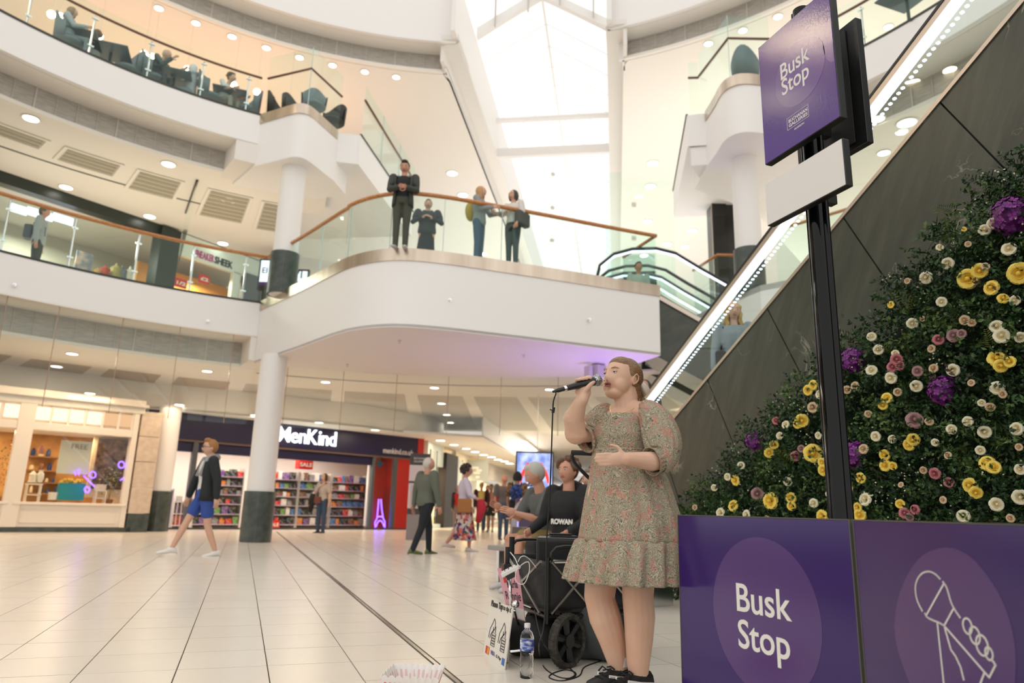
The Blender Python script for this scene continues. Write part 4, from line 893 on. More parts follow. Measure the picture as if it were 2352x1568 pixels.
fit_text(mb, 'BUCHANAN', ya-.004, (za+zb)/2+.012, (ya-yb)*.95, .021, .0004); fit_text(mb, 'GALLERIES', ya-.004, (za+zb)/2-.008, (ya-yb)*.95, .021, .0004); fit_text(mb, 'GLASGOW', ya-.035, (za+zb)/2-.036, (ya-yb)*.5, .011, .0002)
zc = (za+zb)/2+.01; ym = (ya+yb)/2; hw, hh = (ya-yb)/2+.004, .027
for cy_, czz, dy, dz in ((ym, zc+hh, 2*hw, .0016), (ym, zc-hh, 2*hw, .0016), (ym-hw, zc, .0016, 2*hh), (ym+hw, zc, .0016, 2*hh)): mb.box(Ls(cy_, czz, -.0006), (.0006, dy, dz))
mb.build('lettering', M['print_white'], b1)
# rear board of the sandwich
XB = 2.26
c1 = atx(1988, 288, XB); y1b = c1[1]
b2 = MB().box((XB+.02-so[0], (y1b+y0+.06)/2-so[1], (z0+z1)/2), (.035, abs(y0+.06-y1b), z1-z0)).build('rear_board', M['black'], sg, bevel=.003)
MB().box((XB-.004-so[0], (y1b+y0+.06)/2-so[1], (z0+z1)/2), (.006, abs(y0+.0-y1b)-.05, z1-z0-.05)).build('rear_lining', mat('matt_charcoal', (.02, .022, .022), .6), b2)
wl, wbl, wbr = atx(1757, 430, XS), atx(1763, 520, XS), atx(1944, 424, XS); wtr = atx(1936, 308, XS)
board(XS, (wl[1]+wbl[1])/2, wbr[1], (wbl[2]+wbr[2])/2, (wl[2]+wtr[2])/2, .035, 'lower_board', mat('blank_white_face', (.80, .78, .76), .35))
for z in (z0+.12, z1-.12, (wbl[2]+wbr[2])/2+.09): MB().box((.0, 0, z), (.20, .035, .04)).build('bracket', M['black'], sg)
# ================================================================== SHOPS
class Face:
    """a vertical shopfront plane through A and B; u runs from A to B, d is depth behind the plane"""
    def __init__(s, A, B):
        s.A = np.array([A[0], A[1], 0.]); s.U = np.array([B[0]-A[0], B[1]-A[1], 0.]); s.U /= np.linalg.norm(s.U); s.N = np.array([-s.U[1], s.U[0], 0.]); s.rz = math.atan2(s.U[1], s.U[0])
    def uz(s, px, py, d=0.): q = onp(px, py, s.A+s.N*d, s.N)-s.A; return float(q@s.U), float(q[2])
    def P(s, u, z, d=0.): return tuple(s.A+s.U*u+s.N*d+np.array([0, 0, z]))
    def box(s, mb, u0, u1, z0, z1, d0, d1, org=(0, 0, 0)):
        o = np.array(org); q = [(u0, z0, d0), (u1, z0, d0), (u1, z0, d1), (u0, z0, d1), (u0, z1, d0), (u1, z1, d0), (u1, z1, d1), (u0, z1, d1)]
        return mb.hexa([tuple(np.array(s.P(a, b, c))-o) for a, b, c in q])
    def bx(s, nm, m, u0, u1, z0, z1, d0, d1, par=None, org=(0, 0, 0), bevel=0.): return s.box(MB(), u0, u1, z0, z1, d0, d1, org).build(nm, m, par, bevel=bevel)
def cmat(name, col, r=.5, **k): return bpy.data.materials.get(name) or mat(name, col, r, **k)
M['navy'] = cmat('navy_fascia', (.012, .010, .05), .35); M['neon'] = emis('purple_neon', (.16, .07, 1), 5); M['letter'] = emis('lit_letter', (.95, .97, 1), 2.2)
M['cream'] = mat('cream_timber', (.80, .71, .60), .4); M['stone_b'] = mat('beige_stone', (.60, .48, .36), .6, tex=tex_noise(8, (.56, .44, .33), (.66, .54, .42)))
M['amber'] = mat('amber_wall', (.55, .27, .08), .7, tex=tex_noise(3, (.45, .21, .06), (.62, .33, .11))); M['shelfwood'] = mat('shop_oak', (.30, .15, .06), .5)
M['winglass'] = glass_mat('shop_window_glass', (.96, .98, .97), 1.45)
M['red'] = mat('red_panel', (.50, .012, .008), .3)
# ---- cream timber shop at the left
SF = Face((-7.2, 18.01), (-2.25, 19.9)); so1 = SF.P(0, 0, 0)
shop = thing('shopfront', 'cream timber shopfront with a row of small lit panes, left of the gadget shop', 'shopfront', so1)
def cb(nm, m, a, b, c, d, e_, f, bev=0., par=shop): return SF.bx(nm, m, a, b, c, d, e_, f, par, so1, bev)
uR = SF.uz(305, 1100)[0]; w = {k: SF.uz(*v) for k, v in dict(gl=(47, 1147), gr=(280, 1152), gtl=(76, 987), gtr=(303, 998)).items()}
ul, ur = w['gl'][0], (w['gr'][0]+w['gtr'][0])/2; zs, zt = .66, 2.26
cb('plinth', M['green_sleeve'], 0, uR+.1, 0, .11, -.02, .3)
def bay(u0, u1, nm=''):
    cb('stall_riser', M['cream'], u0-.12, u1+.08, .11, .60, 0, .3, .01); ins = MB(); 
    for a, b, c, d in ((u0+.05, u1-.08, .20, .215), (u0+.05, u1-.08, .49, .505), (u0+.05, u0+.065, .2, .505), (u1-.095, u1-.08, .2, .505)): SF.box(ins, a, b, c, d, -.015, .001, so1)
    ins.build('panel_moulding', M['cream'], shop)
    cb('window_sill', M['cream'], u0-.14, u1+.1, .60, .66, -.06, .3, .01); cb('window_pane', M['winglass'], u0, u1, .66, zt, .1, .112)
    cb('transom', M['cream'], u0-.1, u1+.08, zt, zt+.17, -.02, .2, .01)
bay(ul, ur); ul2 = ul-.32; bay(ul2-1.9, ul2)
cb('pilaster', M['cream'], ul2, ul, 0.11, 2.95, -.04, .2, .01); cb('pilaster', M['cream'], ur+.0, ur+.12, .11, 2.95, -.03, .2, .01)
cb('cornice', M['cream'], 0, uR+.05, 2.84, 3.18, -.05, .3, .02); cb('cornice_lip', M['cream'], 0, uR+.1, 3.0, 3.06, -.16, .0, .01)
lit = emis('lit_frosted_pane', (1, .72, .50), 1.35); lit2 = emis('dim_frosted_pane', (.9, .55, .30), .8)
px_ = [(8, 49, 0), (-34, 3, 0), (81, 121, 0), (122, 161, 0), (162, 199, 0), (203, 240, 0), (241, 277, 1), (278, 309, 1)]
for a, b, dim in px_:
    ua, ub = SF.uz(a, 940)[0]+.02, SF.uz(b, 940)[0]-.02; cb('clerestory_pane', lit2 if dim else lit, ua, ub, 2.50, 2.80, .05, .06)
    cb('clerestory_mullion', M['cream'], ub, ub+.05, 2.43, 2.84, 0, .2)
cb('clerestory_back', M['cream'], 0, uR, 2.43, 2.84, .12, .2)
# stone pilaster of blocks between the shops
z = 0
sp_ = thing('stone_pier', 'beige stone block pier between the cream shop and the gadget shop', 'pier', SF.P(uR+.1, 0))
spo = SF.P(uR+.1, 0)
for k, h in enumerate([.45, .62, .62, .62, .62]): 
    SF.bx('stone_block', M['green_sleeve'] if k == 0 else M['stone_b'], uR+.0, uR+.48, z, z+h-.012, -.02, .4, sp_, spo, .006); z += h
column('white round column with dark stone foot, at the left end of the gadget shop', (-2.0, 20.7), 0, 3.2, 1.0)
# interior of the cream shop
cb('back_wall', M['amber'], 0, uR+.3, .1, 3, 1.9, 2.0); cb('display_floor', M['cream'], 0, uR, .55, .62, .12, 1.9); cb('inner_ceiling', M['soffit'], 0, uR+.3, 2.3, 2.36, .2, 1.95)
cb('side_wall', M['cream'], uR-.02, uR+.04, .6, 2.9, .2, 1.95)
for u_ in (.8, 2.3, 3.9): lamp('shop_lamp', 'AREA', SF.P(u_, 2.25, .9), 16, (1, .70, .42), .4)
def itm(nm, lab, cat, m, px0, py0, px1, py1, d, th=.15, group=None, bev=.008, mbf=None):
    """display item: picture rectangle on the plane at depth d"""
    u0, z1 = SF.uz(px0, py0, d); u1, z0 = SF.uz(px1, py1, d); p = SF.P((u0+u1)/2, z0, d)
    o = SF.bx(nm, m, u0, u1, z0, z1, d, d+th, None, p, bev); o.location = p; return tag(o, lab, cat, group)
def cz2(x, y): return (x/3.92, 900+y/3.92)
poster = itm('poster', 'tall pale poster headed FREE in the cream shop window', 'poster', cmat('poster_paper', (.62, .58, .46), .6), *cz2(555, 430), *cz2(790, 745), .35, .02)
u_, z_ = SF.uz(*cz2(640, 490), .35); tm_ = MB(); text_mb(tm_, 'FREE', (0, 0, 0), tuple(SF.U), (0, 0, 1), .17, .002); p = np.array(SF.P(u_, z_-.05, .345))-np.array(poster.location); tm_.v = [tuple(np.array(v)+p) for v in tm_.v]; tm_.build('lettering', cmat('poster_ink', (.25, .22, .16)), poster)
itm('picture', 'dark woodland picture panel at the right of the cream shop window', 'picture', cmat('dark_picture', (.10, .055, .03), .5, tex=tex_noise(9, (.03, .02, .012), (.26, .15, .08), .3, .7)), *cz2(890, 415), *cz2(1110, 880), .9, .03)
itm('picture', 'cream backing board behind the woodland picture', 'picture', cmat('cream_board', (.75, .62, .40)), *cz2(850, 395), *cz2(1170, 960), 1.0, .03)
bag = itm('gift_bag', 'large turquoise gift bag topped with yellow flowers in the cream shop window', 'gift bag', cmat('turquoise_card', (.015, .25, .26), .5), *cz2(540, 815), *cz2(750, 978), .5, .25)
mb = MB(); rr = random.Random(2); yl = cmat('yellow_bloom', (.75, .48, .05)); u0, z1 = SF.uz(*cz2(545, 815), .5); u1, _ = SF.uz(*cz2(745, 815), .5)
for k in range(26): mb.ball(tuple(np.array(SF.P(rr.uniform(u0, u1), z1+rr.uniform(-.02, .08), .5+rr.uniform(0, .2)))-np.array(bag.location)), rr.uniform(.025, .05), 7, 5)
mb.build('flowers', yl, bag)
for (x0, y0, x1, y1, nm, lab, cat, c) in [(240, 820, 360, 970, 'step_stool', 'white slatted stool with a lantern on it in the shop window', 'stool', (.75, .68, .56)), (265, 705, 330, 815, 'lantern', 'white lantern standing on the stool in the shop window', 'lantern', (.8, .72, .58)), (335, 700, 395, 815, 'vase', 'tall cream vase beside the lantern in the shop window', 'vase', (.8, .74, .64)), (435, 900, 530, 972, 'planter', 'low white planter box in the shop window', 'planter', (.75, .70, .6)), (860, 880, 955, 975, 'small_chair', 'small cream wooden chair at the right of the shop window', 'chair', (.78, .68, .50)), (345, 480, 400, 560, 'jar', 'pink jar on the upper shelf in the cream shop', 'jar', (.5, .22, .15))]:
    if nm in ('step_stool', 'small_chair'):
        u0, z1 = SF.uz(*cz2(x0, y0), .55); u1, z0 = SF.uz(*cz2(x1, y1), .55); z0 = .62; p = SF.P((u0+u1)/2, z0, .55); t = thing(nm, lab, cat, p); m_ = cmat('paint_'+nm, c, .5)
        SF.bx('seat', m_, u0, u1, z1-.03, z1, .5, .75, t, p)
        for a in (u0+.01, u1-.04):
            for d in (.51, .72): SF.bx('leg', m_, a, a+.03, z0, z1-.03, d, d+.03, t, p)
        SF.bx('rail', m_, u0, u1, z0+(z1-z0)*.4, z0+(z1-z0)*.4+.03, .51, .53, t, p)
        if nm == 'small_chair': SF.bx('backrest', m_, u0, u1, z1, z1+.14, .73, .75, t, p)
    else:
        u0, z1 = SF.uz(*cz2(x0, y0), .6); u1, z0 = SF.uz(*cz2(x1, y1), .6); p = SF.P((u0+u1)/2, z0, .62); r = (u1-u0)/2; h = z1-z0
        prof = {'lantern': [(r, 0), (r, h*.08), (r*.85, h*.1), (r*.85, h*.62), (r, h*.66), (r*.3, h*.9), (r*.12, h)], 'vase': [(r*.6, 0), (r*.9, h*.3), (r*.8, h*.7), (r*.45, h*.85), (r*.6, h)], 'jar': [(r*.8, 0), (r, h*.2), (r, h*.75), (r*.6, h*.85), (r*.65, h)], 'planter': [(r*.9, 0), (r, h), (r*.9, h), (r*.85, h*.8)]}[nm]
        tag(MB().lathe(prof, (0, 0, 0), 16).build(nm, cmat('paint_'+nm, c, .5), None, smooth='auto', loc=p), lab, cat)
# wall shelves with ornaments
for k, (x0, x1, y) in enumerate([(250, 540, 570), (240, 540, 695), (240, 545, 805), (240, 545, 905)]):
    u0, zz = SF.uz(*cz2(x0, y), 1.6); u1, _ = SF.uz(*cz2(x1, y), 1.6); p = SF.P(u0, zz, 1.6); o = SF.bx('wall_shelf', M['shelfwood'], u0, u1, zz-.03, zz, 1.6, 1.9, None, p); o.location = p
    lv = ['top', 'second', 'third', 'lowest'][k]; tag(o, 'brown wall shelf in the cream shop, '+lv+' one', 'shelf')
    uu = u0+.05; rr = random.Random(k+40); ip = 0
    while uu < u1-.12:
        wd_ = rr.uniform(.07, .16); hh = rr.uniform(.09, .20); cn, c = rr.choice([('dark blue', (.02, .05, .16)), ('cream', (.75, .62, .42)), ('brown', (.22, .09, .04)), ('dark blue', (.03, .07, .2))]); pp = SF.P(uu+wd_/2, zz, 1.65)
        o = MB().lathe([(wd_*.42, 0), (wd_*.5, hh*.15), (wd_*.46, hh*.7), (wd_*.25, hh*.85), (wd_*.3, hh)], (0, 0, 0), 12).build('ornament', cmat('glaze_'+cn.replace(' ', '_')+str(int(c[2]*100)), c, .3), None, smooth='auto', loc=pp)
        ip += 1; tag(o, '%s pot ornament, %s from left on the %s brown shelf in the cream shop' % (cn, ['first', 'second', 'third', 'fourth', 'fifth', 'sixth', 'seventh', 'eighth'][min(ip-1, 7)], lv), 'ornament', 'pots on the shelves of the cream shop'); uu += wd_+rr.uniform(.03, .1)
# foliage displays in both windows
def small_tree(lab, u, z, d, h, seed, cc):
    p = SF.P(u, z, d); t = thing('potted_tree', lab, 'plant', p); MB().lathe([(.07, 0), (.1, .14), (.09, .14), (0, .13)], (0, 0, 0), 12).build('pot', cmat('terracotta', (.3, .12, .05)), t); MB().tube([(0, 0, .1), (.01, 0, h*.6)], .012, 6).build('stem', M['shelfwood'], t)
    r_ = np.random.default_rng(seed); mb = MB()
    for k in range(260):
        c = r_.normal(size=3)*[.13, .13, h*.17]+[0, 0, h*.68]; d_ = r_.normal(size=3); d_ /= np.linalg.norm(d_); s = np.cross(d_, r_.normal(size=3)); s /= np.linalg.norm(s); mb.cur = int(k % 3 == 0)
        mb.add([c, c+d_*.03+s*.012, c+d_*.055, c+d_*.03-s*.012], [(0, 1, 2, 3)])
    o = mb.build('foliage', [gm[1], cmat('display_bloom_%d' % seed, cc)], t); o['kind'] = 'stuff'
u_, _ = SF.uz(*cz2(1000, 900), .6); small_tree('small green tree at the right of the cream shop window', u_, .62, .7, .95, 4, (.55, .45, .2))
u_, _ = SF.uz(*cz2(30, 900), .6); small_tree('bushy flowering display in the leftmost window of the cream shop', u_, .62, .5, 1.35, 5, (.7, .3, .05))

# ---- the gadget shop with the lit letters
GF = Face((-2.6, 21.57), (5.4, 25.2)); go = GF.P(0, 0)
gs = thing('shopfront', 'gadget shop with navy fascia, lit white letters and a red right end', 'shopfront', go)
def gb(nm, m, a, b, c, d, e_, f, bev=0.): return GF.bx(nm, m, a, b, c, d, e_, f, gs, go, bev)
uL = 0.; uP = GF.uz(850, 1150)[0]; uRd0 = GF.uz(908, 1150)[0]; uE = GF.uz(936, 1150)[0]; uT = GF.uz(957, 1020)[0]; uT2 = GF.uz(971, 1020)[0]
gb('fascia', M['navy'], uL, uT, 2.45, 3.2, -.08, .1, .01); gb('fascia_end', M['red'], uT, uT2, 2.2, 3.2, -.09, .1, .005)
gb('header_beam', M['navy'], uL, uP, 2.12, 2.40, .05, .2); gb('shutter_track', cmat('bronze_track', (.16, .10, .07), .4), uL, uE, 2.40, 2.45, -.06, .1)
gb('post', cmat('grey_post', (.09, .10, .11), .4), uP, uP+.1, 0, 2.42, -.02, .12); u2 = uP-.0
gb('post', cmat('grey_post', (.09, .10, .11), .4), uRd0-.14, uRd0, 0, 2.42, -.02, .12); gb('post', cmat('grey_post', (.09, .10, .11), .4), GF.uz(428, 1150)[0], GF.uz(440, 1150)[0], 0, 2.42, -.02, .12)
gb('side_panel', M['red'], uRd0, uE+.6, 0, 2.42, -.02, .1); gb('window_back', M['red'], uP+.3, uRd0-.14, .0, 2.3, .5, .56); gb('window_side', cmat('white_gloss', (.8, .78, .76), .3), uP+.1, uP+.28, .1, 2.3, .35, .45)
gb('window_pane', M['winglass'], uP+.1, uRd0-.14, .05, 2.40, .0, .012); gb('threshold', cmat('dark_threshold', (.05, .04, .035)), uL, uE, 0, .05, -.03, .15)
gb('back_wall', cmat('shop_white', (.84, .78, .72), .6), uL-.1, uE+.4, 0, 3.1, 2.6, 2.7); gb('inner_ceiling', cmat('shop_white', (.84, .78, .72)), uL-.1, uE+.4, 2.6, 2.66, .1, 2.65); gb('inner_side', M['red'], uE+.3, uE+.4, 0, 2.6, .1, 2.6); gb('inner_side', cmat('shop_white', (.84, .78, .72)), uL-.2, uL-.1, 0, 2.6, .1, 2.6)
for u_ in (.8, 2.2, 3.6, 5.0, 6.3): lamp('shop_lamp', 'AREA', GF.P(u_, 2.55, 1.0), 30, (1, .88, .76), .5)
dk = MB(); GF.box(dk, uP+.28, uP+.5, 1.78, 2.2, .33, .34, go); u_, z_ = GF.uz(872, 1065, .3)
c_ = np.array(GF.P(u_, z_, .3))-np.array(go); MB().lathe([(0, 0), (.11, 0), (.11, .01), (0, .01)], tuple(c_), 24, tuple(-GF.N)).build('round_badge', cmat('teal_badge', (.02, .12, .22)), gs)
# letters (each letter is a part)
uM, zM = GF.uz(637, 1018, -.1); uD, _ = GF.uz(771, 1018, -.1)
def fit_letters(F, word, u0, u1, zb, size, d, m, par, org, extr, bold, nm='letter', sp=1.0):
    ws = []
    for i, ch in enumerate(word):
        t_ = MB(); text_mb(t_, ch, (0, 0, 0), (1, 0, 0), (0, 1, 0), size, extr, 0, 1, bold=bold); xs = [v[0] for v in t_.v]; ws.append((t_, min(xs), max(xs)))
    gap = size*.07*sp; tot = sum(b-a for _, a, b in ws)+gap*(len(ws)-1); k = (u1-u0)/tot; u = u0
    for (t_, a, b), ch in zip(ws, word):
        mb = MB(); mb.v = [tuple(np.array(F.P(u+(v[0]-a)*k, zb+v[1], d-v[2]))-np.array(org)) for v in t_.v]; mb.f = t_.f; mb.m = t_.m; mb.build(nm, m, par); u += (b-a+gap)*k
fit_letters(GF, 'MenKind', uM, uD, 2.63, .66, -.12, M['letter'], gs, go, .02, .006)
ua, _ = GF.uz(880, 1035, -.1); ub, _ = GF.uz(950, 1040, -.1); t_ = MB(); text_mb(t_, 'menkind.co.uk', (0, 0, 0), (1, 0, 0), (0, 1, 0), .26, .004, 0, 1, bold=.004); mx_ = max(v[0] for v in t_.v)
t_.v = [tuple(np.array(GF.P(ua+v[0]*(ub-ua)/mx_, 2.56+v[1], -.09-v[2]))-np.array(go)) for v in t_.v]; t_.build('web_lettering', cmat('white_vinyl', (.75, .72, .75), .4), gs)
# shelf units and boxed goods
bc = {'red': (.55, .03, .02), 'white': (.75, .72, .70), 'black': (.02, .02, .025), 'green': (.12, .28, .06), 'blue': (.04, .16, .42), 'orange': (.65, .20, .03), 'brown': (.20, .09, .05), 'grey': (.25, .24, .25), 'purple': (.16, .06, .25)}
bxm = {}
for k, c in bc.items():
    def tx(nt, b, c=c):
        tc = N(nt, 'ShaderNodeTexCoord'); vo = N(nt, 'ShaderNodeTexVoronoi'); vo.inputs['Scale'].default_value = 11; nt.links.new(tc.outputs['Object'], vo.inputs['Vector'])
        hs = N(nt, 'ShaderNodeMix'); hs.data_type = 'RGBA'; hs.blend_type = 'MIX'; hs.inputs[6].default_value = (*c, 1); nt.links.new(vo.outputs['Color'], hs.inputs[7]); r = ramp(nt, [(.45, (0, 0, 0)), (.55, (.28, .28, .28))]); nt.links.new(vo.outputs['Distance'], r.inputs[0]); nt.links.new(r.outputs[0], hs.inputs[0]); nt.links.new(hs.outputs[2], b.inputs['Base Color'])
    bxm[k] = mat('printed_box_'+k, c, .4, tex=tx)
lvn = ['floor', 'second', 'third', 'fourth', 'fifth', 'sixth', 'top']
def shelf_unit(x0, x1, lab, where, levels, d, seed, m, cube=False):
    u0, _ = GF.uz(x0, 1150, d); u1, _ = GF.uz(x1, 1150, d); p = GF.P(u0, 0, d); t = thing('shelf_unit', lab, 'shelf unit', p); rr = random.Random(seed); top = levels[-1]+.02
    for a in (u0, u1-.03): GF.bx('upright', m, a, a+.03, 0, top+(.0 if cube else .25), d, d+.35, t, p)
    if cube:
        n_ = 3
        for k in range(1, n_): GF.bx('divider', m, u0+(u1-u0)*k/n_-.01, u0+(u1-u0)*k/n_+.01, .05, top, d, d+.35, t, p)
    GF.bx('back_panel', cmat('shelf_back', (.30, .27, .26)), u0, u1, 0, top, d+.35, d+.36, t, p)
    for li, z in enumerate(levels):
        GF.bx('shelf', m, u0+.03, u1-.03, z-.025, z, d, d+.35, t, p)
        uu = u0+.05; kk_ = 0; hmax = (levels[li+1]-z-.06) if li+1 < len(levels) else .28
        if li == len(levels)-1 and cube: hmax = .2
        while uu < u1-.14:
            w_ = rr.uniform(.12, .26); w_ = min(w_, u1-.04-uu); h_ = rr.uniform(.55, .95)*hmax; cn = rr.choice(['red', 'white', 'white', 'black', 'black', 'black', 'green', 'blue', 'brown', 'brown', 'grey', 'grey', 'orange', 'purple']); pp = GF.P(uu+w_/2, z, d+.03); t_ = MB(); GF.box(t_, uu, uu+w_-.015, z, z+h_, d+.03, d+.25, pp)
            if rr.random() < .3: GF.box(t_, uu+w_*.2, uu+w_*.7, z+h_, z+min(h_+.05, hmax+.0), d+.06, d+.2, pp)
            o = t_.build('boxed_gift', bxm[cn], None, loc=pp, bevel=.004)
            kk_ += 1; tag(o, '%s gift box, %s from left, %s shelf, %s' % (cn, ['first', 'second', 'third', 'fourth', 'fifth', 'sixth', 'seventh', 'eighth', 'ninth', 'tenth', 'eleventh', 'twelfth'][min(kk_-1, 11)], lvn[min(li, 6)], where), 'box', 'boxed gifts on the shelves of the gadget shop'); uu += w_+rr.uniform(0, .03)
chr_ = cmat('shelf_metal', (.65, .62, .60), .35, metal=.6); wh_ = cmat('white_laminate', (.82, .78, .74), .4)
L6 = [.12, .42, .72, 1.0, 1.27, 1.54]
shelf_unit(352, 398, 'low white cube shelf at the left end of the gadget shop', 'low cube unit', [.1, .42, .75, 1.08], .55, 1, wh_, True)
shelf_unit(400, 428, 'shorter white cube shelf beside the low one', 'shorter cube unit', [.1, .42, .75], .75, 2, wh_, True)
shelf_unit(446, 556, 'chrome shelf unit behind the man in blue shorts', 'unit behind blue shorts', L6, 1.2, 3, chr_)
shelf_unit(600, 683, 'chrome shelf unit just right of the white column', 'unit right of column', L6, 1.2, 4, chr_)
shelf_unit(684, 757, 'chrome shelf unit behind the woman in the grey top', 'unit behind the woman', L6, 1.2, 5, chr_)
shelf_unit(759, 843, 'chrome shelf unit at the right end of the gadget shop', 'rightmost unit', L6, 1.2, 6, chr_)
for px0, px1, py0, py1, wd_ in [(688, 718, 1055, 1078, 'on the shelf top behind the woman'), (617, 641, 1195, 1215, 'on the floor by the column')]:
    d = .9; u0, z1 = GF.uz(px0, py0, d); u1, z0 = GF.uz(px1, py1, d); z0 = max(z0, .01); p = GF.P((u0+u1)/2, z0, d); o = GF.bx('sale_sign', cmat('sale_red', (.62, .02, .015), .4), u0, u1, z0, z1, d, d+.25, None, p); o.location = p; tag(o, 'red sale block '+wd_, 'sign')
    t_ = MB(); text_mb(t_, 'SALE', (0, 0, 0), (1, 0, 0), (0, 1, 0), (z1-z0)*.6, .002, bold=.004); mx_ = max(v[0] for v in t_.v); t_.v = [tuple(np.array(GF.P(u0+.03+v[0]*(u1-u0-.06)/mx_, z0+(z1-z0)*.28+v[1], d-.003-v[2]))-np.array(p)) for v in t_.v]; t_.build('lettering', M['print_white'], o)
# neon figures, and reflections of neon built the same way
def neon(lab, F, d, lines, r, sc_):
    q0 = F.uz(*lines[0][0], d); p = F.P(q0[0], q0[1], d); t = thing('neon_shape', lab, 'neon sign', p)
    for ln in lines:
        pts = [tuple(np.array(F.P(*F.uz(*q, d), d))-np.array(p)) for q in ln]; MB().tube(pts, r, 8).build('neon_line', M['neon'], t)
ef = [[(862, 1211), (861, 1200), (866, 1190), (868, 1170), (870, 1146)], [(884, 1211), (884, 1198), (880, 1190), (877, 1170), (875, 1146)], [(864, 1209), (866, 1202), (869, 1197), (873, 1195), (877, 1197), (880, 1202), (882, 1209)], [(868, 1186), (878, 1186)]]
neon('purple neon tower figure in the red window of the gadget shop', GF, .25, ef, .022, 1)
def circ(cx, cy, r, n=14): return [(cx+r*math.cos(2*math.pi*k/n), cy+r*1.05*math.sin(2*math.pi*k/n)) for k in range(n+1)]
neon('purple neon line and ring figures at the left end of the gadget shop', GF, .2, [[(355, 1066), (357, 1120), (358, 1170), (357, 1187)], [(355, 1187), (352, 1213)], [(343, 1121), (386, 1095)], circ(367, 1087, 7), circ(350, 1166, 7)], .018, 1)
neon('reflections of purple neon in the cream shop window, built as glowing tubes', SF, .25, [circ(213, 1090, 7), [(192, 1092), (217, 1117)], circ(200, 1124, 6), circ(279, 1067, 7), [(172, 1082), (174, 1091)], [(181, 1077), (181, 1091)], [(276, 1103), (285, 1096)]], .016, 1)  # reflected neon on the window glass, modelled as emissive tubes behind it
# ---- directory totem
tp = atz(955, 1240, 0); tt = thing('directory_totem', 'free standing grey directory board with a dark header, behind the man in the green jacket', 'directory', tuple(tp)); TF = Face(tuple(tp[:2]-np.array([.24, -.05])), tuple(tp[:2]+np.array([.24, -.05]))); to = tuple(tp)
for nm, m, z0, z1, d in (('base', cmat('totem_grey', (.30, .27, .26), .4), 0, .60, 0), ('dark_band', cmat('totem_dark', (.06, .05, .05), .4), .60, .74, 0), ('map_panel', cmat('totem_white', (.72, .62, .62), .4), .74, 1.34, 0), ('divider_band', cmat('totem_dark', (.06, .05, .05)), 1.34, 1.39, 0), ('map_panel', cmat('totem_white', (.72, .62, .62)), 1.39, 1.78, 0), ('header', cmat('totem_dark', (.06, .05, .05)), 1.78, 2.06, 0)): TF.bx(nm, m, 0, .48, z0, z1, d, .16, tt, to, .006)
t_ = MB(); text_mb(t_, 'BUCHANAN', (0, 0, 0), (1, 0, 0), (0, 1, 0), .07, .002); text_mb(t_, 'GALLERIES', (0, -.075, 0), (1, 0, 0), (0, 1, 0), .07, .002); t_.v = [tuple(np.array(TF.P(.09+v[0]*.75, 1.92+v[1], -.003-v[2]))-np.array(to)) for v in t_.v]; t_.build('lettering', M['print_white'], tt)
t_ = MB()
for k in range(16): TF.box(t_, .05, .43-.06*(k % 3), 1.28-k*.033, 1.292-k*.033, -.002, 0, to)
o = t_.build('directory_lines', cmat('totem_ink', (.4, .3, .3)), tt); o['kind'] = 'stuff'

# ---- corridor beyond (along the mall axis)
CF = Face(mn(24.6, -6.85)[:2], mn(75, -6.85)[:2])
cl = mat('corridor_glow', (.85, .70, .45), .6)
segs = [(977, 1014, 'pale_shop', (.62, .70, .64)), (1015, 1042, 'black_pier', (.01, .01, .012)), (1043, 1076, 'cream_shop', (.80, .72, .55)), (1077, 1106, 'yellow_shop', (.85, .68, .36)), (1107, 1150, 'white_shop', (.80, .76, .68)), (1151, 1200, 'far_shop', (.78, .70, .58))]
wn_ = ['pale green glass shopfront beside the red shop corner', 'tall glossy black pier in the corridor', 'cream corridor shopfront with a dark framed window', 'corridor shopfront with a hanging grey sign, yellow lit', 'white corridor shopfront past the grey sign', 'farthest visible corridor shopfront']
for (x0, x1, nm, c), lb in zip(segs, wn_):
    u0 = CF.uz(x0, 1150)[0]; u1 = CF.uz(x1, 1150)[0]; u0 = max(u0, 0); p = CF.P(u0, 0); t = thing('shopfront', lb, 'shopfront', p); m_ = cmat('front_'+nm, c, .35 if nm != 'black_pier' else .6)
    if nm == 'black_pier': CF.bx('pier', m_, u0, u1, 0, 2.95, -.12, .3, t, p); continue
    CF.bx('fascia', m_, u0, u1, 2.35, 3.18, 0, .2, t, p); CF.bx('back_wall', cl, u0, u1, 0, 2.6, 2.0, 2.1, t, p); CF.bx('pier', m_, u0, u0+.25, 0, 2.35, 0, .3, t, p); CF.bx('window_pane', M['winglass'], u0+.25, u1, .15, 2.35, .05, .062, t, p); CF.bx('sill', m_, u0, u1, 0, .15, 0, .2, t, p)
    if nm in ('pale_shop', 'cream_shop'): CF.bx('window_frame', M['dark'], u0+.3, u0+.36, 1.6, 2.9, -.03, 0, t, p); CF.bx('window_frame', M['dark'], u0+1.3, u0+1.36, 1.6, 2.9, -.03, 0, t, p); CF.bx('poster', cmat('pale_poster', (.55, .6, .55)), u0+.36, u0+1.3, 1.65, 2.85, -.02, 0, t, p)
    lamp('shop_lamp', 'AREA', CF.P((u0+u1)/2, 2.5, 1.0), 110+9*(u1-u0), (1, .82, .5), 1.0)
hs = atz(1108, 1108, 0)
p = CF.P(CF.uz(1077, 1080)[0], 2.0, -.6); u0 = CF.uz(1077, 1080)[0]
t = thing('hanging_sign', 'square grey projecting sign with blurred white emblem in the corridor', 'sign', p); q0 = onp(1097, 1080, mn(33, 0), (MV[0], MV[1], 0))
t.location = tuple(q0); MB().box((0, 0, 0), (1.0, .08, .95), -MA).build('panel', cmat('grey_sign', (.42, .45, .42), .4), t); mb = MB()
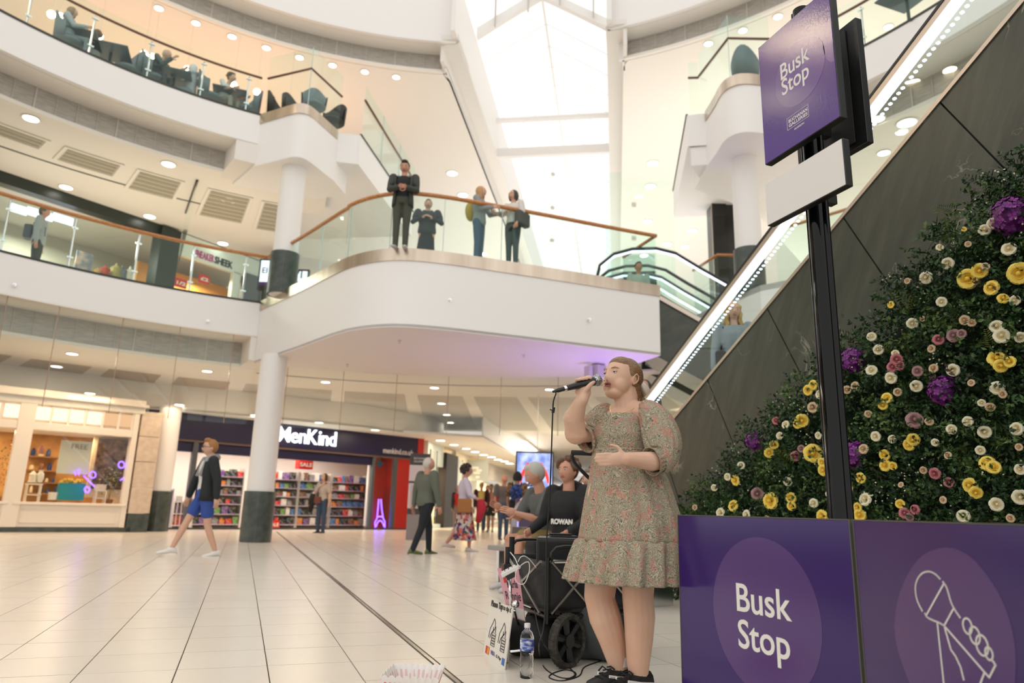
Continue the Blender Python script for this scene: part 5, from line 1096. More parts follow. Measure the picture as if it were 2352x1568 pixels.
for k, (a, b, c, d) in enumerate([(-.12, .12, .5, .1), (.05, .0, .42, .1), (-.05, -.12, .5, .1), (0, -.3, .3, .1)]): mb.box((a*math.cos(MA), -a*math.sin(MA)-.05, b), (c*.6, .012, d), -MA)
mb.build('emblem', M['print_white'], t); MB().box((0, 0, .7), (.03, .03, .5), -MA).build('hanger', M['chrome'], t)
# higher mall ceiling with long light panels and the stepped bulkhead
struct(MB().prism([mn(24.6, -4.6)[:2], mn(75, -4.6)[:2], mn(75, 16)[:2], mn(21, 16)[:2], mn(22.6, 3)[:2]], 4.35, 4.45).build('ceiling_mall', M['white']))
struct(MB().prism([mn(23, -7)[:2], mn(75, -7)[:2], mn(75, -4.55)[:2], mn(24.4, -4.55)[:2]], 3.185, 3.26).build('ceiling_corridor', M['white']))
bk = MB().ribbon([mn(24.4, -4.55)[:2], mn(75, -4.55)[:2]], 3.2, 4.35, .05, 1); struct(bk.build('wall_corridor_bulkhead', M['white']))
for k, (m_, n_) in enumerate([(28, 1.0), (34, 1.2), (42, 1.4), (52, 1.6)]):
    t = tag(MB().box(tuple(mn(m_, n_, 4.33)), (5.5, .8, .03), -MA).build('light_panel', emis('panel_glow', (1, .97, .9), 3.2) if 'panel_glow' not in bpy.data.materials else bpy.data.materials['panel_glow']), 'long bright ceiling panel in the mall beyond the singer, %s' % ['nearest', 'second', 'third', 'farthest'][k], 'ceiling light')
lamp('mall_lower_light', 'AREA', mn(34, -1, 4.2), 1500, (1, .93, .82), 4, mn(34, -1, 0), sy=18)
struct(MB().box(tuple(mn(40, 8.2, 2.2)), (.2, 60, 4.4), -MA).build('wall_right', M['white']))
# ---- advertising screen hung in the mall
D_ = 19.5; a_, b_, c_ = vp(1185, 1035, D_), vp(1272, 1035, D_), vp(1185, 1146, D_)
AF = Face(tuple(a_[:2]), tuple(b_[:2])); wS = float(np.linalg.norm((b_-a_)[:2])); zA, zB_ = float(a_[2]), float(c_[2]); ao = AF.P(wS/2, zB_)
sc_t = thing('advert_screen', 'large black framed advertising screen with a blue and red film picture', 'screen', ao)
AF.bx('frame', M['black'], 0, wS, zB_, zA, 0, .14, sc_t, ao, .01)
def scr(nt, b):
    tc = N(nt, 'ShaderNodeTexCoord'); nz = N(nt, 'ShaderNodeTexNoise'); nz.inputs['Scale'].default_value = 4; nt.links.new(tc.outputs['Object'], nz.inputs['Vector']); r = ramp(nt, [(.3, (.10, .16, .45)), (.7, (.42, .52, .85))]); nt.links.new(nz.outputs[0], r.inputs[0])
    nt.links.new(r.outputs[0], b.inputs['Emission Color']); nt.links.new(r.outputs[0], b.inputs['Base Color']); b.inputs['Emission Strength'].default_value = 1.0
o = AF.bx('display', mat('screen_image', (.2, .3, .6), .2, tex=scr), .04, wS-.04, zB_+.05, zA-.05, -.004, 0, sc_t, ao)
re_, wh2 = emis('screen_red', (.9, .06, .03), 1.2), emis('screen_white', (.85, .88, .95), 1.1); dk2 = emis('screen_dark', (.03, .03, .05), 1)
hS = zA-zB_
mbr = MB(); 
for sgn in (-1, 1):
    for k in range(9):
        t0, t1 = k/9, (k+1)/9; f = lambda t: (wS*(.5+sgn*(.16+.20*math.sin(t*1.5))), zB_+hS*(.76-.42*t)); (ua, za), (ub, zb) = f(t0), f(t1); wq = .012+.10*math.sin(math.pi*(t0+.1)*.8)*.6
        AF.box(mbr, min(ua, ub)-wq/2, max(ua, ub)+wq/2, min(za, zb), max(za, zb), -.008, -.005, ao)
mbr.build('red_arcs', re_, o)['kind'] = 'stuff'; rr = random.Random(9)
m1, m2 = MB(), MB()
for k in range(150):
    z = rr.uniform(.18, .62); wdt = .10+.22*(.62-z)/.44; u = .5+rr.uniform(-wdt, wdt); (m1 if rr.random() < .6 else m2).cur = 0; mb_ = m1 if k % 5 < 3 else m2; s_ = rr.uniform(.012, .03); AF.box(mb_, wS*u-s_, wS*u+s_, zB_+hS*z-s_, zB_+hS*z+s_, -.012-k*.00001, -.0085, ao)
m1.build('pale_heap', wh2, o)['kind'] = 'stuff'; m2.build('dark_specks', dk2, o)['kind'] = 'stuff'
m3 = MB(); AF.box(m3, wS*.46, wS*.54, zB_+hS*.62, zB_+hS*.72, -.014, -.012, ao); AF.box(m3, wS*.48, wS*.52, zB_+hS*.72, zB_+hS*.76, -.014, -.012, ao); m3.build('small_figure', dk2, o)
t_ = MB(); text_mb(t_, '28', (0, 0, 0), (1, 0, 0), (0, 1, 0), .22, .001, bold=.008); t_.v = [tuple(np.array(AF.P(wS*.36+v[0], zB_+.12+v[1], -.016-v[2]))-np.array(ao)) for v in t_.v]; t_.build('digits', wh2, o)
AF.bx('hanger', M['seam'], wS*.57-.008, wS*.57+.008, zA, 3.9, .05, .066, sc_t, ao)
# curved kiosk counter with purple glow behind the seated people
kp = atz(1245, 1262, 0); kk = thing('rounded_kiosk', 'rounded grey kiosk with purple glowing edge behind the seated man', 'kiosk', tuple(kp))
ar = [(.62*math.cos(math.pi*k/12), .0, .55+.55*math.sin(math.pi*k/12)) for k in range(13)]; ar = [(.62, 0, .0)]+ar+[(-.62, 0, .0)]
MB().tube(ar, .07, 8).build('arch', cmat('kiosk_silver', (.45, .42, .45), .3, metal=.6), kk, smooth=True); MB().tube([(p[0]*.9, -.05, p[2]*.92) for p in ar], .014, 6).build('glow_line', emis('soft_violet', (.45, .38, .9), 1.3), kk)
MB().box((0, .1, .5), (1.1, .1, 1.0)).build('display_board', cmat('kiosk_dark', (.08, .05, .10), .3), kk)

# ---- level 1 shops at the left
b0, b1_, b2_, b3_ = atz(-60, 370, 8.27), atz(0, 392, 8.27), atz(377, 518, 8.27), atz(569, 588, 8.27)
LF = Face(tuple(b0[:2]), tuple(b2_[:2])); LW = float(np.linalg.norm((b2_-b0)[:2])); lo_ = LF.P(0, 5.22)
ls = thing('shopfront', 'wide level one shopfront with a deep black fascia at the left edge', 'shopfront', lo_)
zfb = LF.uz(150, 467)[1]; LF.bx('fascia', M['dark'], -3, LW, zfb, 8.27, 0, .3, ls, lo_); LF.bx('back_wall', cmat('grey_inner', (.50, .47, .38), .6), -3, LW+4, 5.2, 8.2, 3.2, 3.3, ls, lo_); LF.bx('inner_ceiling', cmat('shop_white', (.8, .8, .8)), -3, LW+4, 8.1, 8.2, .3, 3.2, ls, lo_)
LF.bx('floor_plate', M['soffit'], -3, LW+5, 5.1, 5.22, -.5, 3.2, ls, lo_)
LF.bx('window_pane', M['winglass'], -3, LW-.1, 5.25, zfb, .1, .112, ls, lo_)
for k, (x0, x1) in enumerate([(22, 60), (63, 122), (126, 170)]):
    u0 = LF.uz(x0, 480, .5)[0]; u1 = LF.uz(x1, 500, .5)[0]; z_ = LF.uz((x0+x1)/2, 470+(x0+x1)/2*.23, .5)[1]; LF.bx('light_panel', M['led'], u0, u1, z_-.10, z_+.10, .5, .53, ls, lo_)
lamp('shop_lamp', 'AREA', LF.P(2.2, 7.8, 1.6), 150, (1, .95, .82), 1.5)
LF.bx('pier', M['dark'], LW-.1, LW+.45, 5.2, 8.2, -.15, .35, ls, lo_)
u0 = LF.uz(167, 580, 1.2)[0]; pst = LF.bx('poster', cmat('fashion_poster', (.35, .33, .30), tex=tex_noise(4, (.12, .2, .3), (.7, .5, .4))), LF.uz(173, 600, 1)[0], LF.uz(213, 600, 1)[0], LF.uz(190, 622, 1)[1], LF.uz(190, 577, 1)[1], 1.0, 1.03, ls, lo_)
zp9 = LF.uz(255, 647, .8)[1]; pp9 = LF.P(LF.uz(215, 640, .7)[0], 5.22, .7); o = LF.bx('display_plinth', M['cream'], LF.uz(215, 640, .7)[0], LF.uz(305, 660, .7)[0], 5.22, zp9, .6, 1.0, None, pp9); o.location = pp9; tag(o, 'low pale display plinth under the clothes heaps in the level one shop', 'plinth')
for k, (x, w_, h_, c, nm) in enumerate([(238, .3, .35, (.45, .05, .03), 'red'), (262, .35, .5, (.35, .3, .1), 'mustard'), (275, .3, .5, (.15, .2, .25), 'blue grey'), (293, .32, .55, (.7, .68, .62), 'white'), (222, .25, .22, (.5, .3, .1), 'tan')]):
    u, zc9 = LF.uz(x, 636+(x-222)*.35, .8); p = LF.P(u, zc9, .8); mb = MB().lathe([(w_*.45, 0), (w_*.5, h_*.3), (w_*.36, h_*.6), (w_*.42, h_*.85), (w_*.12, h_), (w_*.1, h_*1.12), (0, h_*1.15)], (0, 0, 0), 10); tag(mb.build('folded_clothes', cmat('cloth_%d' % k, c, .8), None, smooth='auto', loc=p), '%s heap of clothes in the level one shop window' % nm, 'clothes')
RF = Face(tuple(b2_[:2]), tuple(b3_[:2])); RW = float(np.linalg.norm((b3_-b2_)[:2])); ro = RF.P(0, 5.22)
rs = thing('shopfront', 'level one shop with white frame around an orange interior, beside the black pier', 'shopfront', ro)
fr_ = cmat('frosted_frame', (.66, .74, .68), .4)
def zz_(px, py): return RF.uz(px, py, 0)
zL_ = RF.uz(500, 606)[1]; RF.bx('fascia', fr_, .3, RW+1, zL_-.1, zL_+.55, 0, .15, rs, ro); RF.bx('black_band', M['dark'], .2, RW+3, zL_+.55, 8.27, 0, .2, rs, ro)
ua = RF.uz(405, 600)[0]; ub = RF.uz(535, 640)[0]
RF.bx('frame', fr_, .3, ua, 5.22, zL_-.05, 0, .15, rs, ro); RF.bx('frame', fr_, ub, RF.uz(552, 640)[0], 5.22, zL_-.05, 0, .15, rs, ro); RF.bx('back_wall', cmat('orange_wall', (.72, .34, .08), .6), .3, RW+.6, 5.2, 7.6, 1.6, 1.7, rs, ro)
RF.bx('side_panel', cmat('slate_panel', (.10, .115, .13), .5), RF.uz(559, 640)[0], RF.uz(597, 660)[0], 5.22, zL_, -.1, .1, rs, ro)
lamp('shop_lamp', 'AREA', RF.P(2.0, 7.4, .9), 55, (1, .8, .5), .8)
u0, z0 = RF.uz(452, 580, -.02); u1, _ = RF.uz(537, 598, -.02)
fit_letters(RF, 'SNEAKER', RF.uz(448, 580)[0], RF.uz(492, 590)[0], zL_, .30, -.01, cmat('pink_letter', (.45, .06, .22)), rs, ro, .01, .006); fit_letters(RF, 'SHEEK', RF.uz(494, 590)[0], RF.uz(535, 600)[0], zL_, .30, -.01, M['black'], rs, ro, .01, .006)
for (x0, y0, x1, y1, tx_, lab) in [(401, 636, 428, 664, '1/2', 'red sale poster low in the orange level one shop'), (459, 628, 480, 654, '£2', 'square red price sign in the orange level one shop')]:
    u0, z1 = RF.uz(x0, y0, .3); u1, z0 = RF.uz(x1, y1, .3); z0 = max(z0, 5.24); p = RF.P(u0, z0, .3); o = RF.bx('price_sign', cmat('sale_red', (.62, .02, .015)), u0, u1, z0, z1, .3, .33, None, p); o.location = p; tag(o, lab, 'sign')
    t_ = MB(); text_mb(t_, tx_, (0, 0, 0), (1, 0, 0), (0, 1, 0), (z1-z0)*.55, .003, bold=.006); mx_ = max(v[0] for v in t_.v); t_.v = [tuple(np.array(RF.P(u0+.04+v[0]*(u1-u0-.08)/mx_, z0+(z1-z0)*.3+v[1], .295-v[2]))-np.array(p)) for v in t_.v]; t_.build('lettering', M['print_white'], o)
u0, z1 = RF.uz(453, 655, .4); u1 = RF.uz(515, 670, .4)[0]; p = RF.P(u0, 5.22, .4); t = thing('display_table', 'silver display table with boxes in the orange level one shop', 'table', p)
RF.bx('top', M['chrome'], u0, u1, 5.72, 5.76, .4, .9, t, p)
for a in (u0+.02, u1-.06):
    for d in (.42, .85): RF.bx('leg', M['chrome'], a, a+.04, 5.22, 5.72, d, d+.03, t, p)
for k in range(5):
    ua_ = u0+.05+k*(u1-u0-.1)/5; p = RF.P(ua_, 5.76, .5); c = [(.5, .08, .03), (.3, .25, .2), (.55, .3, .1), (.15, .12, .12), (.6, .5, .4)][k]; o = RF.bx('shoe_box', cmat('shoebox_%d' % k, c), ua_, ua_+(u1-u0)/6, 5.76, 5.76+.12+.05*(k % 3), .5, .75, None, p, .004); o.location = p; tag(o, '%s box on the silver display table upstairs' % ['red', 'grey brown', 'orange', 'black', 'beige'][k], 'box')
# white advertising panel and dark sleeve behind the column on level 1
for (x0, x1, y0, y1, lab, tx_) in [(601, 626, 598, 656, 'lit white advert panel with a purple lower edge, left of the bridge', 'EI'), (668, 706, 622, 655, 'second lit white advert panel seen through the bridge glass', 'VI')]:
    D2_ = 20.0; a_, b_, c_ = vp(x0, y0, D2_), vp(x1, y0+6, D2_), vp(x0, y1, D2_); F_ = Face(tuple(a_[:2]), tuple(b_[:2])); w_ = float(np.linalg.norm((b_-a_)[:2])); p = F_.P(0, float(c_[2]))
    t = thing('lightbox', lab, 'sign', p); F_.bx('case', M['black'], -.05, w_+.05, c_[2]-.12, a_[2]+.06, .0, .12, t, p); F_.bx('lit_face', emis('advert_white', (.86, .90, 1), 1.3) if 'advert_white' not in bpy.data.materials else bpy.data.materials['advert_white'], 0, w_, c_[2]+.12, a_[2], -.01, 0, t, p); F_.bx('purple_edge', M['purple2'], 0, w_, c_[2], c_[2]+.12, -.01, 0, t, p)
    if y0 < 610: F_.bx('stand', M['black'], w_*.3, w_*.7, 5.22, c_[2]-.12, .02, .1, t, p)
    else: F_.bx('stand', M['black'], w_*.3, w_*.7, 5.22, c_[2]-.12, .02, .1, t, p)
    t_ = MB(); text_mb(t_, tx_, (0, 0, 0), (1, 0, 0), (0, 1, 0), w_*.75, .002, bold=.004); t_.v = [tuple(np.array(F_.P(w_*.12+v[0], (a_[2]+c_[2])/2+v[1], -.014-v[2]))-np.array(p)) for v in t_.v]; t_.build('lettering', M['black'], t)
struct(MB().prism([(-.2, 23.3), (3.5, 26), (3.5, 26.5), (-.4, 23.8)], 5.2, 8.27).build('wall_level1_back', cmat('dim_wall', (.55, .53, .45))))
# black lift tower right of the bridge
q1, q2, q3 = (9.75, 12.9), (10.1, 13.35), (10.5, 13.0)
d_ = 17.2; a_, b_, c_ = vp(1634, 447, d_), vp(1697, 462, d_), vp(1632, 640, d_)
bt = thing('lift_tower', 'tall glossy black tower beside the right hand column', 'lift tower', (a_[0], a_[1], 5.2)); TF2 = Face(tuple(a_[:2]), tuple(b_[:2])); w_ = float(np.linalg.norm((b_-a_)[:2])); p = tuple((a_[0], a_[1], 5.2))
glb = cmat('gloss_black', (.012, .011, .010), .12); TF2.bx('front_panel', glb, 0, w_*.52, 5.2, a_[2], 0, .5, bt, p); TF2.bx('side_panel', cmat('matt_black_panel', (.02, .018, .016), .35), w_*.53, w_*1.15, 5.2, a_[2]-.02, .06, .55, bt, p); TF2.bx('lit_edge', M['beige_metal'], -.02, 0, 5.3, a_[2], .0, .03, bt, p)
balustrade('glass_balustrade', 'glass balustrade with wooden corner rail beside the black lift tower', [(9.3, 13.3), (9.18, 12.22), (9.5, 12.1), (9.95, 12.0)], 5.2, [], post='joint', railr=.035)
balustrade('glass_balustrade', 'glass balustrade with wooden handrail seen through the escalator glass', [p for p in arc(9.55, 64, 98)], 5.2, [2.2, 4.4], railr=.03)
# level 2 balustrades
def glazed(label, pts, z, top, posts, rail_z=.95, rail='darkwood', post='joint'):
    return balustrade('glass_balustrade', label, pts, z, posts, top=rail_z, rail=rail, railr=.028, glass_top=top, post=post)
RL2 = 9.66*math.pi/180; pp2 = [math.degrees(math.atan2(*(atz(*q, 9.5)[:2]-np.array([CX, CY])))) for q in [(62, 57), (208, 122), (340, 176), (463, 216), (566, 250)]]
glazed('tall glass balustrade with dark rail on the level two dining ring', arc(9.66, -75, -7.9), 9.5, 1.12, [(a+75)*RL2 for a in pp2], post='chrome')
cor = [(-.45, 15.93), (.47, 15.12), (1.27, 16.02)]
glazed('frameless glass corner of the level two balcony over the upper column', cor, 9.5, 1.5, [math.dist(cor[0], cor[1])])
wl_ = [mn(14.86, -6.0)[:2], mn(19.3, -6.0)[:2]]
glazed('glass balustrade with dark rail along the level two walkway above the bridge', wl_, 9.48, 1.35, [1.4, 2.9])
cr = [(8.72, 12.0), (8.5, 10.65), (9.3, 10.35)]
glazed('frameless glass corner of the right hand level two balcony', cr, 9.5, 1.5, [math.dist(cr[0], cr[1])])
glazed('glass balustrade at the start of the right hand level two walkway', [mn(14.75, 1.7)[:2], (8.75, 12.05)], 9.5, 1.35, [])
glazed('glass balustrade with dark rail on the right level two ring above the escalator', arc(9.76, 66, 100), 9.5, 1.12, [1.6, 3.4, 5.2], post='chrome')
# tall glass screen past the bridge
g_ = thing('glass_screen', 'tall frameless glass screen with small steel patches beyond the bridge end', 'glass screen', tuple(vp(1456, 640, 24)))
go_ = np.array(g_.location); a_, b_ = vp(1390, 395, 24), vp(1456, 395, 24); c2_ = vp(1545, 395, 24)
for s_, e__ in ((a_, b_), (b_, c2_)):
    s_ = s_-go_; e__ = e__-go_; MB().slab([(s_[0], s_[1], 5.2-go_[2]), (e__[0], e__[1], 5.2-go_[2]), (e__[0], e__[1], s_[2]), (s_[0], s_[1], s_[2])], .012).build('glass_panel', M['glass'], g_)
for py in (470, 547): q = vp(1456, py, 23.97)-go_; MB().box(tuple(q), (.16, .05, .16), -.35).build('patch_fitting', M['seam'], g_)
# level 2 dining: tables, chairs, globe lamps
def tub_chair(lab, p, rz, c, proto={}):
    if c not in proto:
        t = thing('tub_chair', lab, 'chair', p, rz); m_ = cmat('chair_'+c, {'grey': (.17, .20, .22), 'black': (.03, .025, .025)}[c], .6); mb = MB(); n = 13; vs = []
        for i in range(n):
            a = math.pi*(.0+1.0*i/(n-1)); h = .32+.36*math.sin(a)**2; r = .28
            for rr_, zz in ((r, .42), (r*1.1, .42+h), (r*1.0, .42+h), (r*.88, .44)): vs.append((rr_*math.cos(a), rr_*math.sin(a), zz))
        mb.add(vs, [(4*i+q, 4*i+(q+1) % 4, 4*i+4+(q+1) % 4, 4*i+4+q) for i in range(n-1) for q in range(4)]); mb.build('backrest', m_, t, smooth=True); MB().lathe([(0, .40), (.26, .40), (.28, .44), (.24, .48), (0, .48)], (0, 0, 0), 16).build('seat', m_, t, smooth=True)
        MB().lathe([(.025, 0), (.025, .4)], (0, 0, 0), 8).build('stem', M['chrome'], t)
        for k in range(4): a = k*math.pi/2+.4; MB().tube([(0, 0, .06), (.26*math.cos(a), .26*math.sin(a), .02)], .016, 5).build('foot', M['chrome'], t)
        proto[c] = t
    else: t = copy_tree(proto[c]); t.location = p; t.rotation_euler = (0, 0, rz); t['label'] = lab; t['category'] = 'chair'
    return t
def table2(lab, p, proto=[]):
    if not proto:
        t = thing('dining_table', lab, 'table', p); m_ = cmat('slate_top', (.12, .16, .19), .4); MB().box((0, 0, .73), (.75, .75, .03)).build('table_top', m_, t, bevel=.01); MB().lathe([(.03, 0), (.03, .71)], (0, 0, 0), 8).build('stem', M['dark'], t)
        for k in range(4): a = k*math.pi/2+.785; MB().tube([(0, 0, .05), (.3*math.cos(a), .3*math.sin(a), .02)], .018, 5).build('foot', M['dark'], t)
        proto.append(t)
    else: t = copy_tree(proto[0]); t.location = p; t['label'] = lab; t['category'] = 'table'
    return t
def ringp(a, r, z=9.44): return pol(r, a, z)
tb_ = [(-28.6, 'left edge of the picture'), (-25.2, 'far left table beside the first glass post'), (-18.0, 'table between the second and third glass posts'), (-11.2, 'table by the rounded corner'), (-33.5, 'beyond the left edge')]
for k, (a, l) in enumerate(tb_[:4]): table2('small slate dining table on level two, '+l, ringp(a, 10.35))
for a, r, c, l, rz in [(-29.8, 10.2, 'grey', 'at the left edge of the level two dining ring', 1), (-23.3, 10.3, 'grey', 'pushed to the second slate table upstairs', -1.2), (-20.4, 10.25, 'grey', 'left of the third slate table upstairs', 1.2), (-13.7, 10.2, 'grey', 'left of the table by the rounded corner upstairs', 1.3), (-8.9, 10.3, 'grey', 'right of the table by the rounded corner upstairs', -1.3), (-5.0, 10.1, 'black', 'behind the level two glass corner, left one', 1.0), (-3.2, 9.9, 'black', 'behind the level two glass corner, middle one', .6), (-.8, 9.35, 'grey', 'right behind the tip of the glass corner', 0), (2.2, 9.9, 'black', 'low dark one past the glass corner', -.6)]:
    tub_chair('%s tub chair %s' % (c, l), ringp(a, r), rz-math.radians(a), c)
tub_chair('grey tub chair behind the right hand glass corner', (9.2, 11.0, 9.44), 2.2, 'grey'); table2('small slate dining table on the right level two ring', (10.5, 8.1, 9.44))
for px, py, l in [(118, 33, 'leftmost cluster, left'), (138, 38, 'leftmost cluster, middle'), (157, 40, 'leftmost cluster, right'), (228, 82, 'beside the first diner'), (331, 124, 'over the second table, left'), (350, 131, 'over the second table, right'), (430, 159, 'beside the diner in the headscarf'), (537, 195, 'over the third table'), (590, 211, 'at the balcony corner'), (665, 229, 'behind the dark chairs')]:
    q = atz(px, py, 11.2); t = thing('globe_lamp', 'glowing globe pendant lamp on level two, '+l, 'lamp', tuple(q)); MB().ball((0, 0, 0), .085, 14, 10).build('globe', M['bulb_warm'], t, smooth=True); MB().tube([(0, 0, .08), (0, 0, 12.66-q[2])], .003, 5).build('cord', M['seam'], t)
# ceiling floodlight near the escalator, small wall speaker
fp = atz(1375, 835, 3.81); t = thing('ceiling_floodlight', 'twin box floodlight under the bridge soffit behind the singer', 'floodlight', tuple(fp))
wb_ = cmat('flood_body', (.62, .55, .60), .5); MB().lathe([(.14, -.02), (.14, 0), (.0, 0)], (0, 0, 0), 20).build('mount', wb_, t); MB().box((0, 0, -.17), (.26, .2, .26), .35).build('lamp_box', wb_, t, bevel=.01); MB().box((0, 0, -.305), (.22, .16, .01), .35).build('lens', M['white'], t); MB().box((-.25, -.02, -.2), (.10, .16, .24), .35).build('side_box', wb_, t, bevel=.01)
q = vp(1320, 700, 13)
# ================================================================== PEOPLE
def V3(v): return Vector((float(v[0]), float(v[1]), float(v[2])))
def loft(mb, rings, n=16, cap=True):
    """rings: (centre, X dir, Y dir, rx, ry)"""
    vs = []
    for c, X, Y, rx, ry in rings:
        for j in range(n): t = 2*math.pi*j/n; vs.append(tuple(V3(c)+V3(X)*(rx*math.cos(t))+V3(Y)*(ry*math.sin(t))))
    k = len(rings); fs = [(i*n+j, i*n+(j+1) % n, (i+1)*n+(j+1) % n, (i+1)*n+j) for i in range(k-1) for j in range(n)]
    if cap: fs += [tuple(range(n-1, -1, -1)), tuple(range((k-1)*n, k*n))]
    mb.add(vs, fs)
def limb(mb, pts, rad, n=10):
    P = [V3(p) for p in pts]; mb.tube(P, rad, n); mb.ball(P[0], rad[0], n, 6); mb.ball(P[-1], rad[-1], n, 6)
    for p, r in zip(P[1:-1], rad[1:-1]): mb.ball(p, r*.99, n, 6)
def organic(mb, name, m, parent, voxel, smooth=3, fac=.5):
    o = mb.build(name, m, parent, smooth=True); r = o.modifiers.new('fuse', 'REMESH'); r.mode = 'VOXEL'; r.voxel_size = voxel; r.use_smooth_shade = True
    if smooth: s = o.modifiers.new('soften', 'SMOOTH'); s.iterations = smooth; s.factor = fac
    return o
def head_pieces(mb, c, B, s, n=26, m=20, nose=1.):
    X, Y, Z = B; vs = []
    for i in range(m+1):
        p = math.pi*i/m
        for j in range(n):
            t = 2*math.pi*j/n+math.pi/2; x, y, z = math.sin(p)*math.cos(t), math.sin(p)*math.sin(t), math.cos(p)
            a, b, e_ = x*.72, y*.86, z
            if z < 0: a *= 1-.26*(-z)**1.6; b *= (1-.10*(-z)) if y > 0 else (1-.42*(-z))
            if y > 0:
                g = lambda u, w: math.exp(-(u*u)-(w*w))
                b += nose*.20*g(x/.13, (z+.22)/.15)+nose*.08*g(x/.10, (z+.02)/.16)-.075*g((abs(x)-.34)/.16, (z-.06)/.11)+.045*g(x/.26, (z+.50)/.09)+.09*g(x/.26, (z+.84)/.16)+.035*g(x/.5, (z-.24)/.10)+.035*g((abs(x)-.42)/.2, (z+.28)/.2)
            vs.append(tuple(V3(c)+X*(a*s)+Y*(b*s)+Z*(e_*s)))
    mb.add(vs, [(i*n+j, (i+1)*n+j, (i+1)*n+(j+1) % n, i*n+(j+1) % n) for i in range(m) for j in range(n)])
    R = Matrix((X, Y, Z)).transposed()
    for sg in (-1, 1): mb.ball(V3(c)+X*(sg*.72*s)-Y*(.08*s)-Z*(.08*s), (.07*s, .16*s, .24*s), 8, 6, R)
def basis(f, up=(0, 0, 1)):
    Y = V3(f).normalized(); X = Y.cross(V3(up)).normalized(); return X, Y, X.cross(Y)
skin_m = {'fair': mat('skin_fair', (.62, .36, .25), .5), 'ruddy': mat('skin_ruddy', (.55, .27, .18), .5), 'tan': mat('skin_tan', (.42, .22, .13), .5), 'dark': mat('skin_brown', (.16, .075, .04), .5)}
M['lip'] = mat('lip', (.42, .13, .11), .4); M['eyew'] = mat('eye_white', (.55, .50, .46), .3); M['eyed'] = mat('iris_dark', (.02, .015, .01), .15)
def face_parts(t, c, B, s, brow, fine=False, closed=0):
    X, Y, Z = B
    for sg in (-1, 1):
        e_ = V3(c)+X*(sg*.31*s)+Y*(.70*s)+Z*(.07*s); MB().ball(e_, (.092*s,)*3, 10, 8).build('eye', M['eyew'], t, smooth=True)
        d = (Y*1.0-X*sg*.1).normalized(); MB().ball(e_+d*.045*s, (.058*s,)*3, 8, 6).build('iris', M['eyed'], t, smooth=True)
        MB().tube([V3(c)+X*(sg*.16*s)+Y*(.845*s)+Z*(.24*s), V3(c)+X*(sg*.33*s)+Y*(.80*s)+Z*(.29*s), V3(c)+X*(sg*.48*s)+Y*(.68*s)+Z*(.24*s)], [.02*s, .03*s, .012*s], 6).build('eyebrow', brow, t, smooth=True)
    R = Matrix((X, Y, Z)).transposed(); MB().ball(V3(c)+Y*(.79*s)-Z*(.475*s), (.20*s, .075*s, .035*s), 12, 6, R).ball(V3(c)+Y*(.775*s)-Z*(.545*s), (.17*s, .075*s, .04*s), 12, 6, R).build('mouth', M['lip'], t, smooth=True)
def hair(t, c, B, s, style, m, voxel):
    X, Y, Z = B; R = Matrix((X, Y, Z)).transposed(); mb = MB(); c = V3(c)
    if style == 'bald': return
    mb.ball(c-Y*(.16*s)+Z*(.17*s), (.79*s, .86*s, .93*s), 18, 12, R)
    if style == 'short': mb.ball(c+Y*(.30*s)+Z*(.74*s), (.5*s, .42*s, .30*s), 12, 8, R)
    if style == 'thin': mb = MB(); mb.ball(c-Y*(.20*s)+Z*(.08*s), (.76*s, .78*s, .93*s), 16, 12, R)
    if style == 'quiff': mb.ball(c+Y*(.34*s)+Z*(.90*s), (.55*s, .45*s, .32*s), 12, 8, R)
    if style in ('curly', 'mop'):
        r_ = random.Random(4)
        for k in range(70 if style == 'curly' else 46):
            a = r_.uniform(0, 2*math.pi); z = r_.uniform(-.35 if style == 'curly' else .1, 1); q = math.sqrt(1-z*z); y = q*math.sin(a)
            if y > .5 and z < .55: continue
            mb.ball(c-Y*(.12*s)+X*(q*math.cos(a)*.92*s)+Y*(y*.96*s)+Z*((z*1.02+.16)*s), r_.uniform(.17, .27)*s, 6, 5)
    if style in ('bob', 'long', 'curlylong'):
        L = {'bob': 1.15, 'long': 1.75, 'curlylong': 2.1}[style]; r_ = random.Random(8)
        for a in range(-120, 121, 20):
            b = math.radians(a+180+90) ; x, y = math.cos(math.radians(a-90)), math.sin(math.radians(a-90)); p0 = c+X*(x*.66*s)+Y*(y*.66*s-.05*s)+Z*(.35*s)
            if style == 'curlylong':
                pts = [p0+Z*(-L*s*k/6)+X*(x*.14*s*k/6+.10*s*math.sin(k*2.2+a))+Y*(.10*s*math.cos(k*2.2+a)) for k in range(7)]; limb(mb, pts, [.2*s]*6+[.1*s], 6)
            else: limb(mb, [p0, p0-Z*(.55*s)+X*(x*.12*s), p0-Z*(L*s)+X*(x*.06*s)], [.22*s, .22*s, .13*s], 6)
    if style == 'pony': limb(mb, [c-Y*(.85*s)+Z*(.3*s), c-Y*(1.15*s)-Z*(.1*s), c-Y*(1.05*s)-Z*(1.0*s)], [.16*s, .22*s, .08*s], 8)
    organic(mb, 'hair', m, t, voxel*(.7 if style in ('curly', 'mop') else 1), 1 if style in ('curly', 'mop') else 2)
